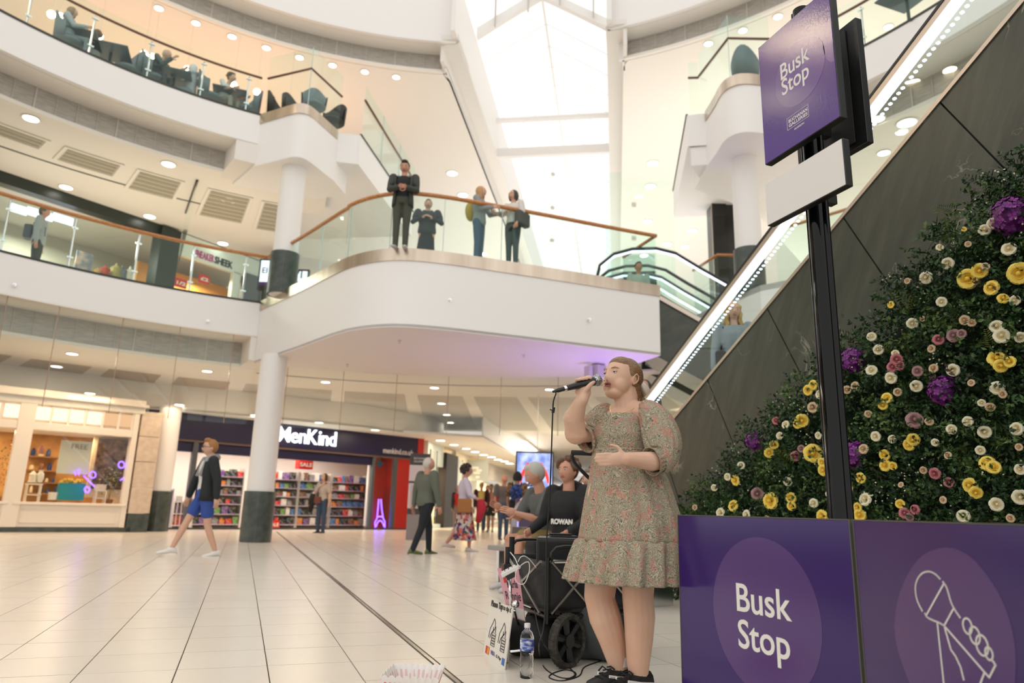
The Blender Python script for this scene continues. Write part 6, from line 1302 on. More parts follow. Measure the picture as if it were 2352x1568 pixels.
def hand_pieces(mb, w, d, nrm, s, curl=.5, side=1):
    """w wrist, d pointing direction, nrm palm normal, s hand length"""
    d = V3(d).normalized(); nrm = (V3(nrm)-d*V3(nrm).dot(d)).normalized(); a = d.cross(nrm)*side; w = V3(w); pal = s*.5
    R = Matrix((a, d, nrm)).transposed(); mb.ball(w+d*pal*.55, (s*.21, s*.32, s*.10), 10, 8, R)
    for k, (off, L) in enumerate(((-.155, .40), (-.052, .46), (.052, .43), (.15, .34))):
        p = w+d*pal+a*(off*s); dd = d.copy(); pts = [w+d*pal*.6+a*(off*.8*s), p]
        for q in range(3):
            ang = curl*(.5+.5*q); dd = (dd*math.cos(ang*.7)+nrm*math.sin(ang*.7)).normalized(); p = p+dd*(L*s*(.42, .33, .25)[q]); pts.append(p)
        mb.tube(pts, [s*.05, s*.052, s*.048, s*.044, s*.034], 6)
    p0 = w+d*pal*.2-a*(.15*s); p1 = p0+(d*.5-a*.7).normalized()*(.26*s)+nrm*(.04*s); p2 = p1+(d*.9-a*.25+nrm*.3).normalized()*(.22*s); mb.tube([w+d*pal*.15, p0, p1, p2], [s*.07, s*.07, s*.055, s*.04], 6)
def shoe(mb, a, yawdir, L, w=.045):
    Y = V3(yawdir).normalized(); X = Y.cross(V3((0, 0, 1))).normalized(); Z = X.cross(Y)
    A = V3(a); rr = []
    for f, rx, rz, cz in ((-.30, .55, .40, .35), (-.22, .85, .8, .75), (0, .95, .95, .85), (.25, 1.0, .62, .55), (.5, 1.1, .45, .42), (.66, .9, .35, .34), (.74, .45, .22, .25)): rr.append((A+Y*(f*L)+Z*((cz-1.0)*.085*L/.27), X, Z, rx*w, rz*.045*L/.27*1.0+.006))
    loft(mb, rr, 12)
def person(label, base, face, h, sk='fair', hr=('short', (.05, .03, .02)), top=('tshirt', (.5, .5, .5)), bottom=('trousers', (.02, .02, .03)), shoes=(.02, .02, .02), arms=None, legs=None, lean=(0, 0, 1), look=None, seat=None, wide=1., female=False, voxel=.013, extras=None, footyaw=None, detail=True):
    """face: horizontal facing direction (world). arms/legs: {'R': (upper dir, lower dir), 'L': ...} in body axes (right, forward, up)"""
    f = V3((face[0], face[1], 0)).normalized(); rz = math.atan2(-f.x, f.y); t = thing('person', label, 'person', tuple(base), rz)
    sw = (.098 if female else .112)*h*wide**.5; hw = .05*h; arms = arms or {}; legs = legs or {}
    J = {}
    T = V3(lean).normalized()
    lv = {s_: [V3(v).normalized() for v in legs.get(s_, ((0, .03, -1), (0, -.03, -1)))] for s_ in 'RL'}
    if seat is None:
        drop = max(-(lv[s_][0].z*.245+lv[s_][1].z*.235) for s_ in 'RL')*h; pz = drop+.045*h
    else: pz = seat+.065*h
    P = Vector((0, 0, pz)); J['P'] = P; wst = P+T*(.10*h); ch = P+T*(.20*h); nk = P+T*(.295*h)
    for s_, sg in (('R', 1), ('L', -1)):
        J['hip'+s_] = P+Vector((sg*hw, 0, -.01*h)); J['kn'+s_] = J['hip'+s_]+lv[s_][0]*(.245*h); J['an'+s_] = J['kn'+s_]+lv[s_][1]*(.235*h)
        u, l = [V3(v).normalized() for v in arms.get(s_, ((sg*.12, -.03, -1), (sg*.02, .12, -1)))]
        J['sh'+s_] = P+T*(.268*h)+Vector((sg*sw, 0, 0)); J['el'+s_] = J['sh'+s_]+u*(.165*h); J['wr'+s_] = J['el'+s_]+l*(.145*h); J['fd'+s_] = l
    s = .068*h; lk = V3(look) if look else Vector((0, 1, 0)); B = basis(lk); hc = nk+T*(.075*h)+Vector((0, .012*h, .012*h)); J['H'] = hc; J['B'] = B; J['s'] = s
    X = Vector((1, 0, 0)); Yv = X.cross(T)*-1 if False else T.cross(X)
    k = wide; skm = skin_m[sk]
    def torso(mb, g, lo=0., hi=.27, hipk=1., low=None):
        fr = 1.0 if not female else .94
        prof = [(-.04, .070*hipk, .060), (.0, .084*hipk, .068), (.05, .080, .064), (.10, .074*(.93 if female else 1), .060), (.16, .084, .068 if not female else .074), (.21, .094, .068 if not female else .072), (.25, .086, .056), (.275, .055, .045)]
        loft(mb, [(P+T*(a*h), X, Yv, (rx*k*fr)*h+g, ry*k*h+g) for a, rx, ry in prof if lo-.001 <= a <= hi+.001], 16)
        return mb
    # body
    b = MB(); torso(b, 0); limb(b, [nk-T*(.03*h), nk+T*(.03*h)], [.035*h*k**.5, .030*h*k**.5]); head_pieces(b, hc, B, s, 26 if detail else 18, 20 if detail else 14)
    for s_ in 'RL':
        limb(b, [J['sh'+s_], J['sh'+s_].lerp(J['el'+s_], .5), J['el'+s_], J['el'+s_].lerp(J['wr'+s_], .35), J['wr'+s_]], [.030*h*k, .027*h*k, .022*h, .022*h, .0135*h], 8)
        limb(b, [J['hip'+s_], J['hip'+s_].lerp(J['kn'+s_], .4), J['kn'+s_], J['kn'+s_].lerp(J['an'+s_], .35), J['an'+s_]], [.048*h*k, .043*h*k, .029*h, .030*h, .018*h], 10)
    organic(b, 'body', skm, t, voxel*.75 if detail else voxel, 3)
    for s_, sg in (('R', 1), ('L', -1)):
        hb = MB(); hand_pieces(hb, J['wr'+s_]-J['fd'+s_]*.01, J['fd'+s_], (-sg, .2, 0), .105*h, .45, sg); hb.build('hand', skm, t, smooth=True)
    hm = cmat('hair_%02d%02d%02d' % tuple(int(c_*99) for c_ in hr[1]), hr[1], .6); hair(t, hc, B, s, hr[0], hm, voxel*.8)
    if detail: face_parts(t, hc, B, s, hm)
    # bottoms
    kind, col = bottom[0], bottom[1]; bm = col if not isinstance(col, tuple) else cmat('cloth_b_%02d%02d%02d' % tuple(int(c_*99) for c_ in col), col, .8)
    if kind in ('trousers', 'shorts'):
        mb = MB(); torso(mb, .010, -.04, .05, 1.02)
        for s_ in 'RL':
            hp, kn, an = J['hip'+s_], J['kn'+s_], J['an'+s_]
            if kind == 'trousers': limb(mb, [hp, hp.lerp(kn, .4), kn, kn.lerp(an, .5), an-Vector((0, 0, 0))], [.053*h*k, .049*h*k, .038*h, .034*h, .030*h], 10)
            else: limb(mb, [hp, hp.lerp(kn, .4), hp.lerp(kn, .62)], [.055*h*k, .054*h*k, .053*h*k], 10)
        organic(mb, kind, bm, t, voxel, 3)
    elif kind == 'skirt':
        L = bottom[2]*h; fl_ = bottom[3]; mb = MB(); n = 40; vs = []; m_ = 9
        for i in range(m_):
            q = i/(m_-1); c = P+Vector((0, .02*h*q, .05*h-L*q)); r = (.082+fl_*q)*h
            for j in range(n): a = 2*math.pi*j/n; w_ = 1+.07*q*math.sin(a*9+i*.3)+.04*q*math.sin(a*4+1); vs.append((c.x+r*1.05*w_*math.cos(a), c.y+r*.85*w_*math.sin(a), c.z))
        mb.add(vs, [(i*n+j, i*n+(j+1) % n, (i+1)*n+(j+1) % n, (i+1)*n+j) for i in range(m_-1) for j in range(n)]); o = mb.build('skirt', bm, t, smooth=True); sd = o.modifiers.new('thickness', 'SOLIDIFY'); sd.thickness = .004
    # tops
    kind, col = top[0], top[1]; tmt = col if not isinstance(col, tuple) else cmat('cloth_t_%02d%02d%02d' % tuple(int(c_*99) for c_ in col), col, .8)
    mb = MB(); g = {'tshirt': .010, 'shirt': .012, 'jacket': .020, 'hoodie': .024}[kind]; torso(mb, g, -.04 if kind != 'tshirt' or True else .0, .275, 1.0 if not female else 1.02)
    for s_ in 'RL':
        sh, el, wr = J['sh'+s_], J['el'+s_], J['wr'+s_]
        if kind == 'tshirt': limb(mb, [sh, sh.lerp(el, .75)], [.038*h*k, .036*h*k], 10)
        elif kind == 'shirt': limb(mb, [sh, el, el.lerp(wr, .35)], [.038*h*k, .032*h*k, .030*h], 10)
        else: limb(mb, [sh, sh.lerp(el, .5), el, wr-(wr-el)*.05], [.042*h*k, .038*h*k, .034*h, .026*h], 10)
    if kind == 'hoodie': limb(mb, [nk-T*(.0*h)+Vector((-.05*h, -.035*h, 0)), nk+Vector((0, -.06*h, .01*h)), nk+Vector((.05*h, -.035*h, 0))], [.03*h, .035*h, .03*h], 8)
    organic(mb, 'jumper' if kind == 'hoodie' else kind, tmt, t, voxel, 3)
    # open jacket over the shirt
    if len(top) > 2:
        jm = cmat('cloth_j_%02d%02d%02d' % tuple(int(c_*99) for c_ in top[2]), top[2], .8); n = 22; vs = []; prof = [(-.06, .098, .085), (.0, .096, .084), (.10, .088, .076), (.19, .100, .084), (.255, .098, .070), (.282, .055, .05)]
        for a_, rx, ry in prof:
            for j in range(n): a = math.radians(90+42)+math.radians(276)*j/(n-1); vs.append(tuple(P+T*(a_*h)+X*(rx*k*h+.018)*math.cos(a)+Yv*((ry*k*h+.012)*math.sin(a))))
        mb = MB().add(vs, [(i*n+j, i*n+j+1, (i+1)*n+j+1, (i+1)*n+j) for i in range(len(prof)-1) for j in range(n-1)]); o = mb.build('open_jacket', jm, t, smooth=True); sd = o.modifiers.new('thickness', 'SOLIDIFY'); sd.thickness = .012
        mb = MB()
        for s_ in 'RL': sh, el, wr = J['sh'+s_], J['el'+s_], J['wr'+s_]; limb(mb, [sh, sh.lerp(el, .5), el, wr-(wr-el)*.06], [.045*h*k, .042*h*k, .037*h, .028*h], 10)
        organic(mb, 'jacket_sleeves', jm, t, voxel, 3)
    # shoes
    shm = cmat('shoe_%02d%02d%02d' % tuple(int(c_*99) for c_ in shoes), shoes, .5)
    for s_, sg in (('R', 1), ('L', -1)):
        d = V3((footyaw or {}).get(s_, (sg*.12, 1, 0))); mb = MB(); shoe(mb, J['an'+s_]-Vector((0, 0, .0)), d, .15*h, .024*h); o = mb.build('shoe', shm, t, smooth=True)
        sm2 = cmat('shoe_sole', (.6, .58, .52), .6)
    t['_j'] = 0; del t['_j']
    return t, J
RH = np.array([math.cos(YAW), -math.sin(YAW), 0])
def fd(r, f): v = RH*r+FH*f; return (v[0], v[1])
def at_top(px, py, zt, z0=0.):
    lo, hi = 3., 60.
    d = ray(px, py); k = (zt-CZ)/d[2]; q = CP+d*k; return (float(q[0]), float(q[1]), z0)
def bag(t, nm, m, c, size, strap=None, R=0.):
    o = MB().box(c, size, R).build(nm, m, t, bevel=min(size)*.25)
    if strap: MB().tube([V3(p) for p in strap], .008, 6).build('strap', m, o if False else t, smooth=True)
    return o
def plaid(name, cs, sc):
    def f(nt, b):
        tc = N(nt, 'ShaderNodeTexCoord'); vo = N(nt, 'ShaderNodeTexVoronoi'); vo.inputs['Scale'].default_value = sc; nt.links.new(tc.outputs['Object'], vo.inputs['Vector']); sp = N(nt, 'ShaderNodeSeparateColor'); nt.links.new(vo.outputs['Color'], sp.inputs[0])
        r = ramp(nt, [(i/len(cs), c) for i, c in enumerate(cs)], 'CONSTANT'); nt.links.new(sp.outputs[0], r.inputs[0]); nt.links.new(r.outputs[0], b.inputs['Base Color'])
    return mat(name, cs[0], .8, tex=f)
# --- walkers on the ground floor
b0_ = atz(455, 1277, 0)
t, J = person('person in blue shorts, white t-shirt and black jacket walking left past the gadget shop', (b0_[0], b0_[1], 0), fd(-.78, -.6), 1.75, 'fair', ('quiff', (.34, .15, .04)), ('tshirt', (.72, .68, .64), (.015, .018, .02)), ('shorts', (.03, .07, .30)), (.75, .72, .68), arms={'R': ((.25, .35, -1), (.15, .25, -1)), 'L': ((-.2, -.25, -1), (-.1, -.05, -1))}, legs={'R': ((.0, .50, -1), (0, .42, -1)), 'L': ((0, -.12, -1), (0, -.42, -1))}, look=(.0, 1, .0))
X_, Y_, Z_ = J['B']; mb = MB()
for sg in (-1, 1): e_ = J['H']+X_*(sg*.31*J['s'])+Y_*(.92*J['s'])+Z_*(.07*J['s']); mb.tube([e_+X_*(.17*J['s']*math.cos(k*math.pi/6))+Z_*(.15*J['s']*math.sin(k*math.pi/6)) for k in range(13)], .0035, 5)
mb.tube([J['H']+X_*(.48*J['s'])+Y_*(.9*J['s'])+Z_*(.08*J['s']), J['H']+X_*(.74*J['s'])+Y_*(.1*J['s'])+Z_*(.05*J['s'])], .003, 5).tube([J['H']-X_*(.48*J['s'])+Y_*(.9*J['s'])+Z_*(.08*J['s']), J['H']-X_*(.74*J['s'])+Y_*(.1*J['s'])+Z_*(.05*J['s'])], .003, 5); mb.build('glasses', M['black'], t)
P = J['P']; MB().tube([P+Vector((.075, .13, .25)), P+Vector((.10, .05, .50)), P+Vector((.0, -.10, .53)), P+Vector((-.10, .05, .50)), P+Vector((-.075, .13, .25))], [.03, .045, .055, .045, .03], 8).build('grey_hood', cmat('grey_marl', (.33, .33, .33), .9), t, smooth=True)
b0_ = atz(735, 1224, 0)
t, J = person('person in grey top and jeans with brown shoulder bag before the gadget shop shelves', (b0_[0], b0_[1], 0), fd(-.35, -.9), 1.67, 'fair', ('bob', (.05, .025, .015)), ('tshirt', (.42, .37, .33)), ('trousers', (.03, .06, .12)), (.02, .015, .015), female=True, arms={'R': ((.25, .2, -1), (.2, .45, -1)), 'L': ((-.2, 0, -1), (-.1, .2, -1))}, voxel=.016, look=(.1, 1, .05))
bag(t, 'shoulder_bag', cmat('brown_leather', (.13, .04, .025), .5), J['P']+Vector((.08, .14, .02)), (.22, .08, .18), [J['P']+Vector((.16, .12, .1)), J['P']+Vector((.05, .14, .35)), J['shL']+Vector((.02, .03, .06))])
MB().tube([J['elR']+Vector((0, .1, .0)), J['elR']+Vector((.03, .1, -.2)), J['elR']+Vector((.06, .08, -.5))], [.07, .10, .06], 10).build('draped_coat', M['blackmatte'], t, smooth=True)
b0_ = atz(972, 1273, 0)
t, J = person('person in a green grey jacket and black trousers seen from behind, walking right', (b0_[0], b0_[1], 0), fd(.80, .62), 1.68, 'ruddy', ('thin', (.55, .50, .45)), ('jacket', (.115, .125, .095)), ('trousers', (.008, .010, .016)), (.10, .13, .04), arms={'R': ((.2, .12, -1), (.05, .25, -1)), 'L': ((-.15, -.25, -1), (-.05, -.05, -1))}, legs={'R': ((0, -.28, -1), (0, -.42, -1)), 'L': ((0, .35, -1), (0, .05, -1))}, wide=1.25, look=(.3, 1, -.1))
b0_ = atz(1062, 1266, 0)
skm_ = plaid('bold_print', [(.45, .06, .04), (.62, .50, .40), (.03, .07, .10), (.60, .14, .10), (.50, .42, .50), (.06, .02, .12)], 18)
t, J = person('person in a lilac white top and long red and white patterned skirt, walking right', (b0_[0], b0_[1], 0), fd(.95, .1), 1.63, 'ruddy', ('curly', (.035, .018, .015)), ('shirt', (.62, .55, .66)), ('skirt', skm_, .44, .065), (.62, .55, .50), female=True, arms={'R': ((.15, .35, -1), (-.05, .9, -.5)), 'L': ((-.1, .0, -1), (.0, .5, -.8))}, legs={'R': ((0, .3, -1), (0, .0, -1)), 'L': ((0, -.2, -1), (0, -.75, -1))})
bag(t, 'shoulder_bag', cmat('tan_leather', (.38, .14, .03), .45), J['P']+Vector((.17, .0, -.02)), (.10, .26, .26), None, .0)
MB().tube([J['wrR']+Vector((0, .0, .02)), J['wrR']+Vector((.04, .02, -.12)), J['wrR']+Vector((.02, -.04, -.38))], [.06, .09, .05], 10).build('red_cardigan', cmat('crimson_knit', (.45, .02, .04), .9), t, smooth=True)
X_, Y_, Z_ = J['B']; MB().tube([J['H']+X_*(.5*J['s'])+Y_*(.85*J['s'])+Z_*(.08*J['s']), J['H']+X_*(.2*J['s'])+Y_*(.96*J['s'])+Z_*(.05*J['s']), J['H']-X_*(.2*J['s'])+Y_*(.96*J['s'])+Z_*(.05*J['s'])], .007, 6).build('glasses', cmat('purple_frame', (.12, .03, .3), .3), t)
def far_p(px, py, h, label, fc, **k):
    p = at_top(px, py, h); return person(label, p, fc, h, voxel=.022, detail=False, **k)
far_p(1053, 1112, 1.62, 'person in a red top and dark coat far down the corridor, behind the patterned skirt', fd(-.3, -1), sk='tan', hr=('bob', (.04, .02, .015)), top=('tshirt', (.45, .02, .02), (.015, .02, .03)), bottom=('trousers', (.25, .2, .18)), female=True)
far_p(1107, 1104, 1.72, 'person in a yellow shirt, maroon jacket and jeans walking in the corridor', fd(0, -1), sk='tan', hr=('thin', (.15, .12, .10)), top=('tshirt', (.62, .46, .14), (.05, .012, .014)), bottom=('trousers', (.04, .07, .11)), shoes=(.3, .2, .12))
far_p(1129, 1109, 1.66, 'person in a pink shirt, red jacket and dark shorts walking in the corridor', fd(-.1, -1), sk='tan', hr=('short', (.03, .02, .015)), top=('tshirt', (.50, .24, .18), (.45, .03, .02)), bottom=('shorts', (.03, .04, .03)))
far_p(1120, 1112, 1.68, 'person with dark hair half hidden between the yellow and the pink shirts', fd(.1, -1), sk='tan', hr=('short', (.03, .02, .015)), top=('tshirt', (.5, .4, .36)), bottom=('trousers', (.02, .02, .02)))
far_p(1159, 1086, 1.72, 'person in a dark grey t-shirt and jeans left of the advertising screen', fd(.3, -.9), sk='ruddy', hr=('bald', (.1, .1, .1)), top=('tshirt', (.12, .105, .105)), bottom=('trousers', (.05, .08, .14)), wide=1.15)
lp = plaid('leopard_cloth', [(.05, .03, .02), (.30, .16, .06), (.22, .11, .04), (.40, .24, .11)], 34)
p = at_top(1189, 1076, 1.66)
t, J = person('person with black hair and a blue patterned backpack before the advertising screen', p, fd(.15, 1), 1.64, 'tan', ('bob', (.01, .01, .012)), ('tshirt', lp), ('trousers', lp), female=True, wide=1.05, voxel=.016, detail=False)
mb = MB(); mb.ball(J['P']+Vector((0, -.17, .27)), (.14, .08, .19), 14, 10); mb.build('backpack', plaid('blue_pattern', [(.01, .02, .07), (.02, .06, .25), (.01, .015, .04), (.05, .12, .35)], 30), t, smooth=True)
for sg in (-1, 1): MB().tube([J['P']+Vector((sg*.09, -.16, .42)), J['P']+Vector((sg*.10, -.06, .50)), J['P']+Vector((sg*.10, .10, .38))], .014, 6).build('strap', M['blackmatte'], t)
o = MB(); loft(o, [(J['P']+Vector((0, 0, z)), (1, 0, 0), (0, 1, 0), r, r*.8) for z, r in ((.14, .15), (0, .175), (-.2, .17), (-.3, .16))], 16); o.build('black_tunic', M['blackmatte'], t, smooth=True)
# --- the bench with three seated people
bx0, bx1 = atz(1215, 1290, 0), atz(1400, 1330, 0)
bench = thing('bench', 'low bench carrying the seated onlookers behind the trolley', 'bench', (3.12, 6.6, 0), .25); MB().box((0, 0, .36), (.42, 2.5, .05)).build('seat', cmat('bench_grey', (.3, .28, .26)), bench, bevel=.01)
for y in (-1.1, 0, 1.1): MB().box((0, y, .17), (.34, .05, .34)).build('leg', M['chrome'], bench)
def seated(px, py, zt, label, fc, **k):
    p = at_top(px, py, zt); return person(label, (p[0], p[1], 0), fc, seat=.385, **k)
t, J = seated(1272, 1080, 1.175, 'seated person with grey hair, grey t-shirt and khaki shorts looking at their hands', fd(-.92, -.38), h=1.72, sk='ruddy', hr=('short', (.45, .42, .38)), top=('tshirt', (.095, .10, .095)), bottom=('shorts', (.30, .21, .08)), shoes=(.5, .5, .5), wide=1.15, arms={'R': ((.1, .55, -1), (-.15, .8, .35)), 'L': ((-.1, .45, -1), (.25, .9, .25))}, lean=(0, .32, 1), legs={'R': ((.12, 1, .02), (0, .0, -1)), 'L': ((-.10, 1, .02), (0, .05, -1))}, look=(.2, 1, -.45))
for s_ in 'R': MB().tube([J['wrR']-J['fdR']*.05, J['wrR']-J['fdR']*.02], .031, 10).build('watch', M['black'], t)
t, J = seated(1307, 1082, 1.13, 'seated person with short curly auburn hair in a black printed hoodie, smiling', fd(-.62, -.78), h=1.66, sk='ruddy', hr=('mop', (.11, .045, .02)), top=('hoodie', (.010, .010, .011)), bottom=('trousers', (.015, .015, .02)), wide=1.12, female=True, arms={'R': ((.2, .35, -1), (-.1, .9, -.35)), 'L': ((-.2, .3, -1), (.1, .9, -.35))}, legs={'R': ((.08, 1, .0), (0, .05, -1)), 'L': ((-.08, 1, 0), (0, .05, -1))}, look=(.05, 1, .05))
mb = MB(); P = J['P']
for a, b_, c_, d_ in ((-.055, .24, .05, .012), (.0, .255, .05, .012), (.05, .24, .04, .012), (0, .29, .012, .05)): mb.box((a, .135+.0, b_), (c_, .012, d_))
mb.build('white_print', M['print_white'], t)
t_ = MB(); text_mb(t_, 'ROWAN', (0, 0, 0), (-1, 0, 0), (0, 0, 1), .06, .002, bold=.003); t_.v = [(v[0]+.09, v[1]+P.y+.152, v[2]+P.z+.165) for v in t_.v]; t_.build('chest_lettering', M['print_white'], t)
t, J = seated(1358, 1100, 1.085, 'seated person in a pale grey jumper mostly hidden behind the singer', fd(-.6, -.78), h=1.55, sk='fair', hr=('short', (.2, .15, .1)), top=('hoodie', (.42, .42, .40)), bottom=('trousers', (.22, .32, .42)), arms={'R': ((.15, .4, -1), (-.1, .9, -.45)), 'L': ((-.2, .3, -1), (.1, .9, -.35))}, legs={'R': ((.08, 1, .0), (0, .05, -1)), 'L': ((-.08, 1, 0), (0, .05, -1))})
# --- on the escalators
def on_esc(px, py, X, h, label, fc, **k):
    q = atx(px, py, X); return person(label, (q[0], q[1], q[2]-h), fc, h, **k)
t, J = on_esc(1682, 686, 5.0, 1.62, 'person with long curly blonde hair and a blue cardigan riding the escalator behind the glass', fd(-.2, -1), sk='fair', hr=('curlylong', (.50, .30, .10)), top=('jacket', (.24, .27, .30)), bottom=('skirt', (.04, .045, .05), .26, .05), female=True, voxel=.014, arms={'R': ((.2, .05, -1), (.1, .2, -1)), 'L': ((-.15, .2, -1), (.2, .8, -.1))}, look=(-.1, 1, -.1))
bag(t, 'handbag', M['blackmatte'], J['P']+Vector((.16, .02, .05)), (.12, .2, .2), [J['P']+Vector((.15, .02, .15)), J['P']+Vector((.12, .06, .42)), J['shR']+Vector((0, 0, .06))])
on_esc(1481, 866, 4.95, 1.6, 'person with dark hair low on the escalator, just behind the singer\'s bow', fd(-.3, -1), sk='tan', hr=('bob', (.02, .015, .012)), top=('tshirt', (.03, .03, .035)), bottom=('trousers', (.02, .02, .03)), female=True, voxel=.02, detail=False)
q = vp(1466, 598, 14.0); person('person in a pale top at the head of the far escalator behind green glass', (q[0], q[1], q[2]-1.6), fd(.1, -1), 1.6, 'tan', ('short', (.04, .03, .02)), ('tshirt', (.35, .42, .36)), ('trousers', (.1, .12, .1)), voxel=.022, detail=False)
# --- four people on the bridge
def bridge(px, py, h, label, fc, **k):
    p = at_top(px, py, 5.25+h, 5.22); return person(label, p, fc, h, voxel=.015, **k)
bridge(932, 364, 1.74, 'person with black quiff hair in a dark checked jacket leaning on the bridge rail', fd(0, -1), sk='ruddy', hr=('quiff', (.012, .012, .014)), top=('tshirt', (.012, .012, .014), (.045, .05, .04)), bottom=('trousers', (.06, .065, .045)), shoes=(.5, .48, .45), arms={'R': ((.12, .35, -1), (-.75, .6, -.1)), 'L': ((-.15, .25, -1), (.6, .75, -.1))}, look=(-.0, 1, -.35), wide=1.05)
bridge(985, 452, 1.52, 'person in dark clothes with folded arms behind the bridge glass', fd(.1, -1), sk='fair', hr=('short', (.10, .07, .05)), top=('hoodie', (.04, .045, .05)), bottom=('skirt', (.02, .025, .03), .42, .03), wide=1.25, arms={'R': ((.4, .25, -1), (-.9, .5, .35)), 'L': ((-.4, .25, -1), (.9, .55, .3))})
t, J = bridge(1104, 421, 1.64, 'person with blonde hair, grey jumper and yellow backpack on the bridge', fd(.85, -.35), sk='fair', hr=('long', (.50, .28, .12)), top=('jacket', (.26, .28, .28)), bottom=('trousers', (.05, .10, .16)), female=True, arms={'R': ((.1, .5, -1), (.0, 1, -.05)), 'L': ((-.1, .6, -1), (0, 1, .0))}, look=(-.1, 1, .0))
MB().ball(J['P']+Vector((0, -.19, .25)), (.13, .10, .20), 14, 10).build('backpack', cmat('mustard_canvas', (.45, .33, .03), .8), t, smooth=True)
t, J = bridge(1181, 430, 1.63, 'person with a dark bob, white shirt and black shoulder bag on the bridge', fd(-.55, -.75), sk='fair', hr=('bob', (.05, .04, .035)), top=('tshirt', (.66, .62, .58)), bottom=('trousers', (.04, .06, .06)), female=True, wide=1.1, arms={'R': ((.1, .5, -1), (.0, 1, .0)), 'L': ((-.25, .1, -1), (.1, .5, -.8))}, look=(.1, 1, -.1))
bag(t, 'shoulder_bag', cmat('grey_bag', (.07, .08, .07), .7), J['P']+Vector((-.20, -.02, .10)), (.14, .36, .28), [J['P']+Vector((-.18, .08, .2)), J['shL']+Vector((.02, .03, .07)), J['P']+Vector((-.2, -.14, .2))])
# --- level 1 left and level 2 diners
p = at_top(103, 472, 5.22+1.75, 5.22); t, J = person('person in a grey jumper with a dark sling bag on level one at the left', p, fd(.9, .35), 1.75, 'ruddy', ('short', (.10, .06, .03)), ('jacket', (.34, .36, .36)), ('trousers', (.04, .045, .04)), voxel=.018, detail=False)
bag(t, 'sling_bag', cmat('slate_nylon', (.07, .08, .10), .6), J['P']+Vector((.0, -.20, .18)), (.24, .16, .32), [J['P']+Vector((0, -.15, .4)), J['P']+Vector((.1, .12, .3)), J['P']+Vector((.1, .13, .1))])
p2_ = (p[0]-.35, p[1]-.15, 5.22); q = thing('shopping_bag', 'cream paper shopping bag beside the person in the grey jumper on level one', 'bag', p2_); MB().box((0, 0, .17), (.26, .12, .34)).build('bag_body', cmat('kraft_cream', (.6, .5, .36)), q, bevel=.01); MB().tube([(-.06, 0, .34), (-.05, 0, .44), (.05, 0, .44), (.06, 0, .34)], .006, 5).build('handle', M['shelfwood'], q)
def diner(a, r, fc, label, **k):
    return person(label, pol(r, a, 9.42), fc, seat=.44, voxel=.02, detail=False, legs={'R': ((.08, 1, 0), (0, .05, -1)), 'L': ((-.08, 1, 0), (0, .05, -1))}, **k)
diner(-30.0, 10.25, fd(.9, .3), 'seated diner in pale grey at the left edge of level two', h=1.65, sk='fair', hr=('bob', (.3, .2, .1)), top=('hoodie', (.38, .42, .45)), bottom=('trousers', (.2, .22, .25)), arms={'R': ((.1, .6, -1), (0, 1, .1)), 'L': ((-.1, .6, -1), (0, 1, .1))})
diner(-26.6, 10.6, fd(-1, 0), 'seated diner with brown ponytail and white top on level two', h=1.63, sk='fair', hr=('pony', (.14, .07, .04)), top=('shirt', (.62, .62, .60)), bottom=('trousers', (.1, .12, .14)), arms={'R': ((.1, .6, -1), (0, 1, .3)), 'L': ((-.1, .6, -1), (0, 1, .3))}, female=True)
diner(-20.6, 10.4, fd(1, -.1), 'seated diner hunched forward in a dark grey jumper on level two', h=1.7, sk='fair', hr=('thin', (.5, .42, .3)), top=('hoodie', (.08, .10, .11)), bottom=('trousers', (.05, .05, .06)), lean=(0, .55, 1), arms={'R': ((.1, .8, -1), (0, .8, .5)), 'L': ((-.1, .8, -1), (0, .8, .5))})
diner(-15.9, 10.4, fd(-.9, -.2), 'seated diner in a white headscarf on level two', h=1.6, sk='fair', hr=('long', (.68, .68, .66)), top=('hoodie', (.50, .52, .54)), bottom=('trousers', (.3, .32, .35)), female=True, arms={'R': ((.1, .7, -1), (0, .9, .5)), 'L': ((-.1, .7, -1), (0, .9, .5))})
diner(-12.2, 10.45, fd(.8, -.3), 'seated diner in a white t-shirt bending over the table on level two', h=1.7, sk='fair', hr=('mop', (.12, .08, .05)), top=('tshirt', (.68, .68, .66)), bottom=('trousers', (.3, .28, .22)), lean=(0, .4, 1), arms={'R': ((.1, .6, -1), (0, 1, -.1)), 'L': ((-.1, .6, -1), (0, 1, -.1))})
# ================================================================== THE SINGER
SO = np.array([1.63, 2.98, 0.]); D0 = 3.36
def sp(px, py, off=0.): return V3(vp(px, py, D0+off)-SO)
def pxm(px, py, w, off=0.): q = vp(px, py, D0+off)-CP; return w*(q@FW)/FPX
RV, FV, UV = V3(RH), V3(FH), Vector((0, 0, 1))
sing = thing('person', 'singer in a paisley dress holding a microphone to the mouth, before the trolley', 'person', tuple(SO))
fdir = (RV*-.80-FV*.58+UV*.16).normalized(); SBs = basis(fdir, (.03, 0, 1)); hs_ = .107; HC = sp(1428, 870)
sk = mat('singer_skin', (.66, .41, .29), .45, spec=.4, tex=tex_noise(7, (.65, .39, .27), (.71, .47, .35), .3, .7)); sk.node_tree.nodes['Principled BSDF'].inputs['Subsurface Weight'].default_value = .12; sk.node_tree.nodes['Principled BSDF'].inputs['Subsurface Radius'].default_value = (.02, .008, .004)
b = MB(); X_, Y_, Z_ = SBs
head_pieces(b, HC, SBs, hs_, 44, 36); R_ = Matrix((X_, Y_, Z_)).transposed()
for sg in (-1, 1): b.ball(HC+X_*(sg*.33*hs_)+Y_*(.28*hs_)-Z_*(.38*hs_), (.33*hs_, .42*hs_, .42*hs_), 16, 12, R_)          # full cheeks
b.ball(HC+Y_*(.35*hs_)-Z_*(.78*hs_), (.44*hs_, .42*hs_, .24*hs_), 14, 10, R_)
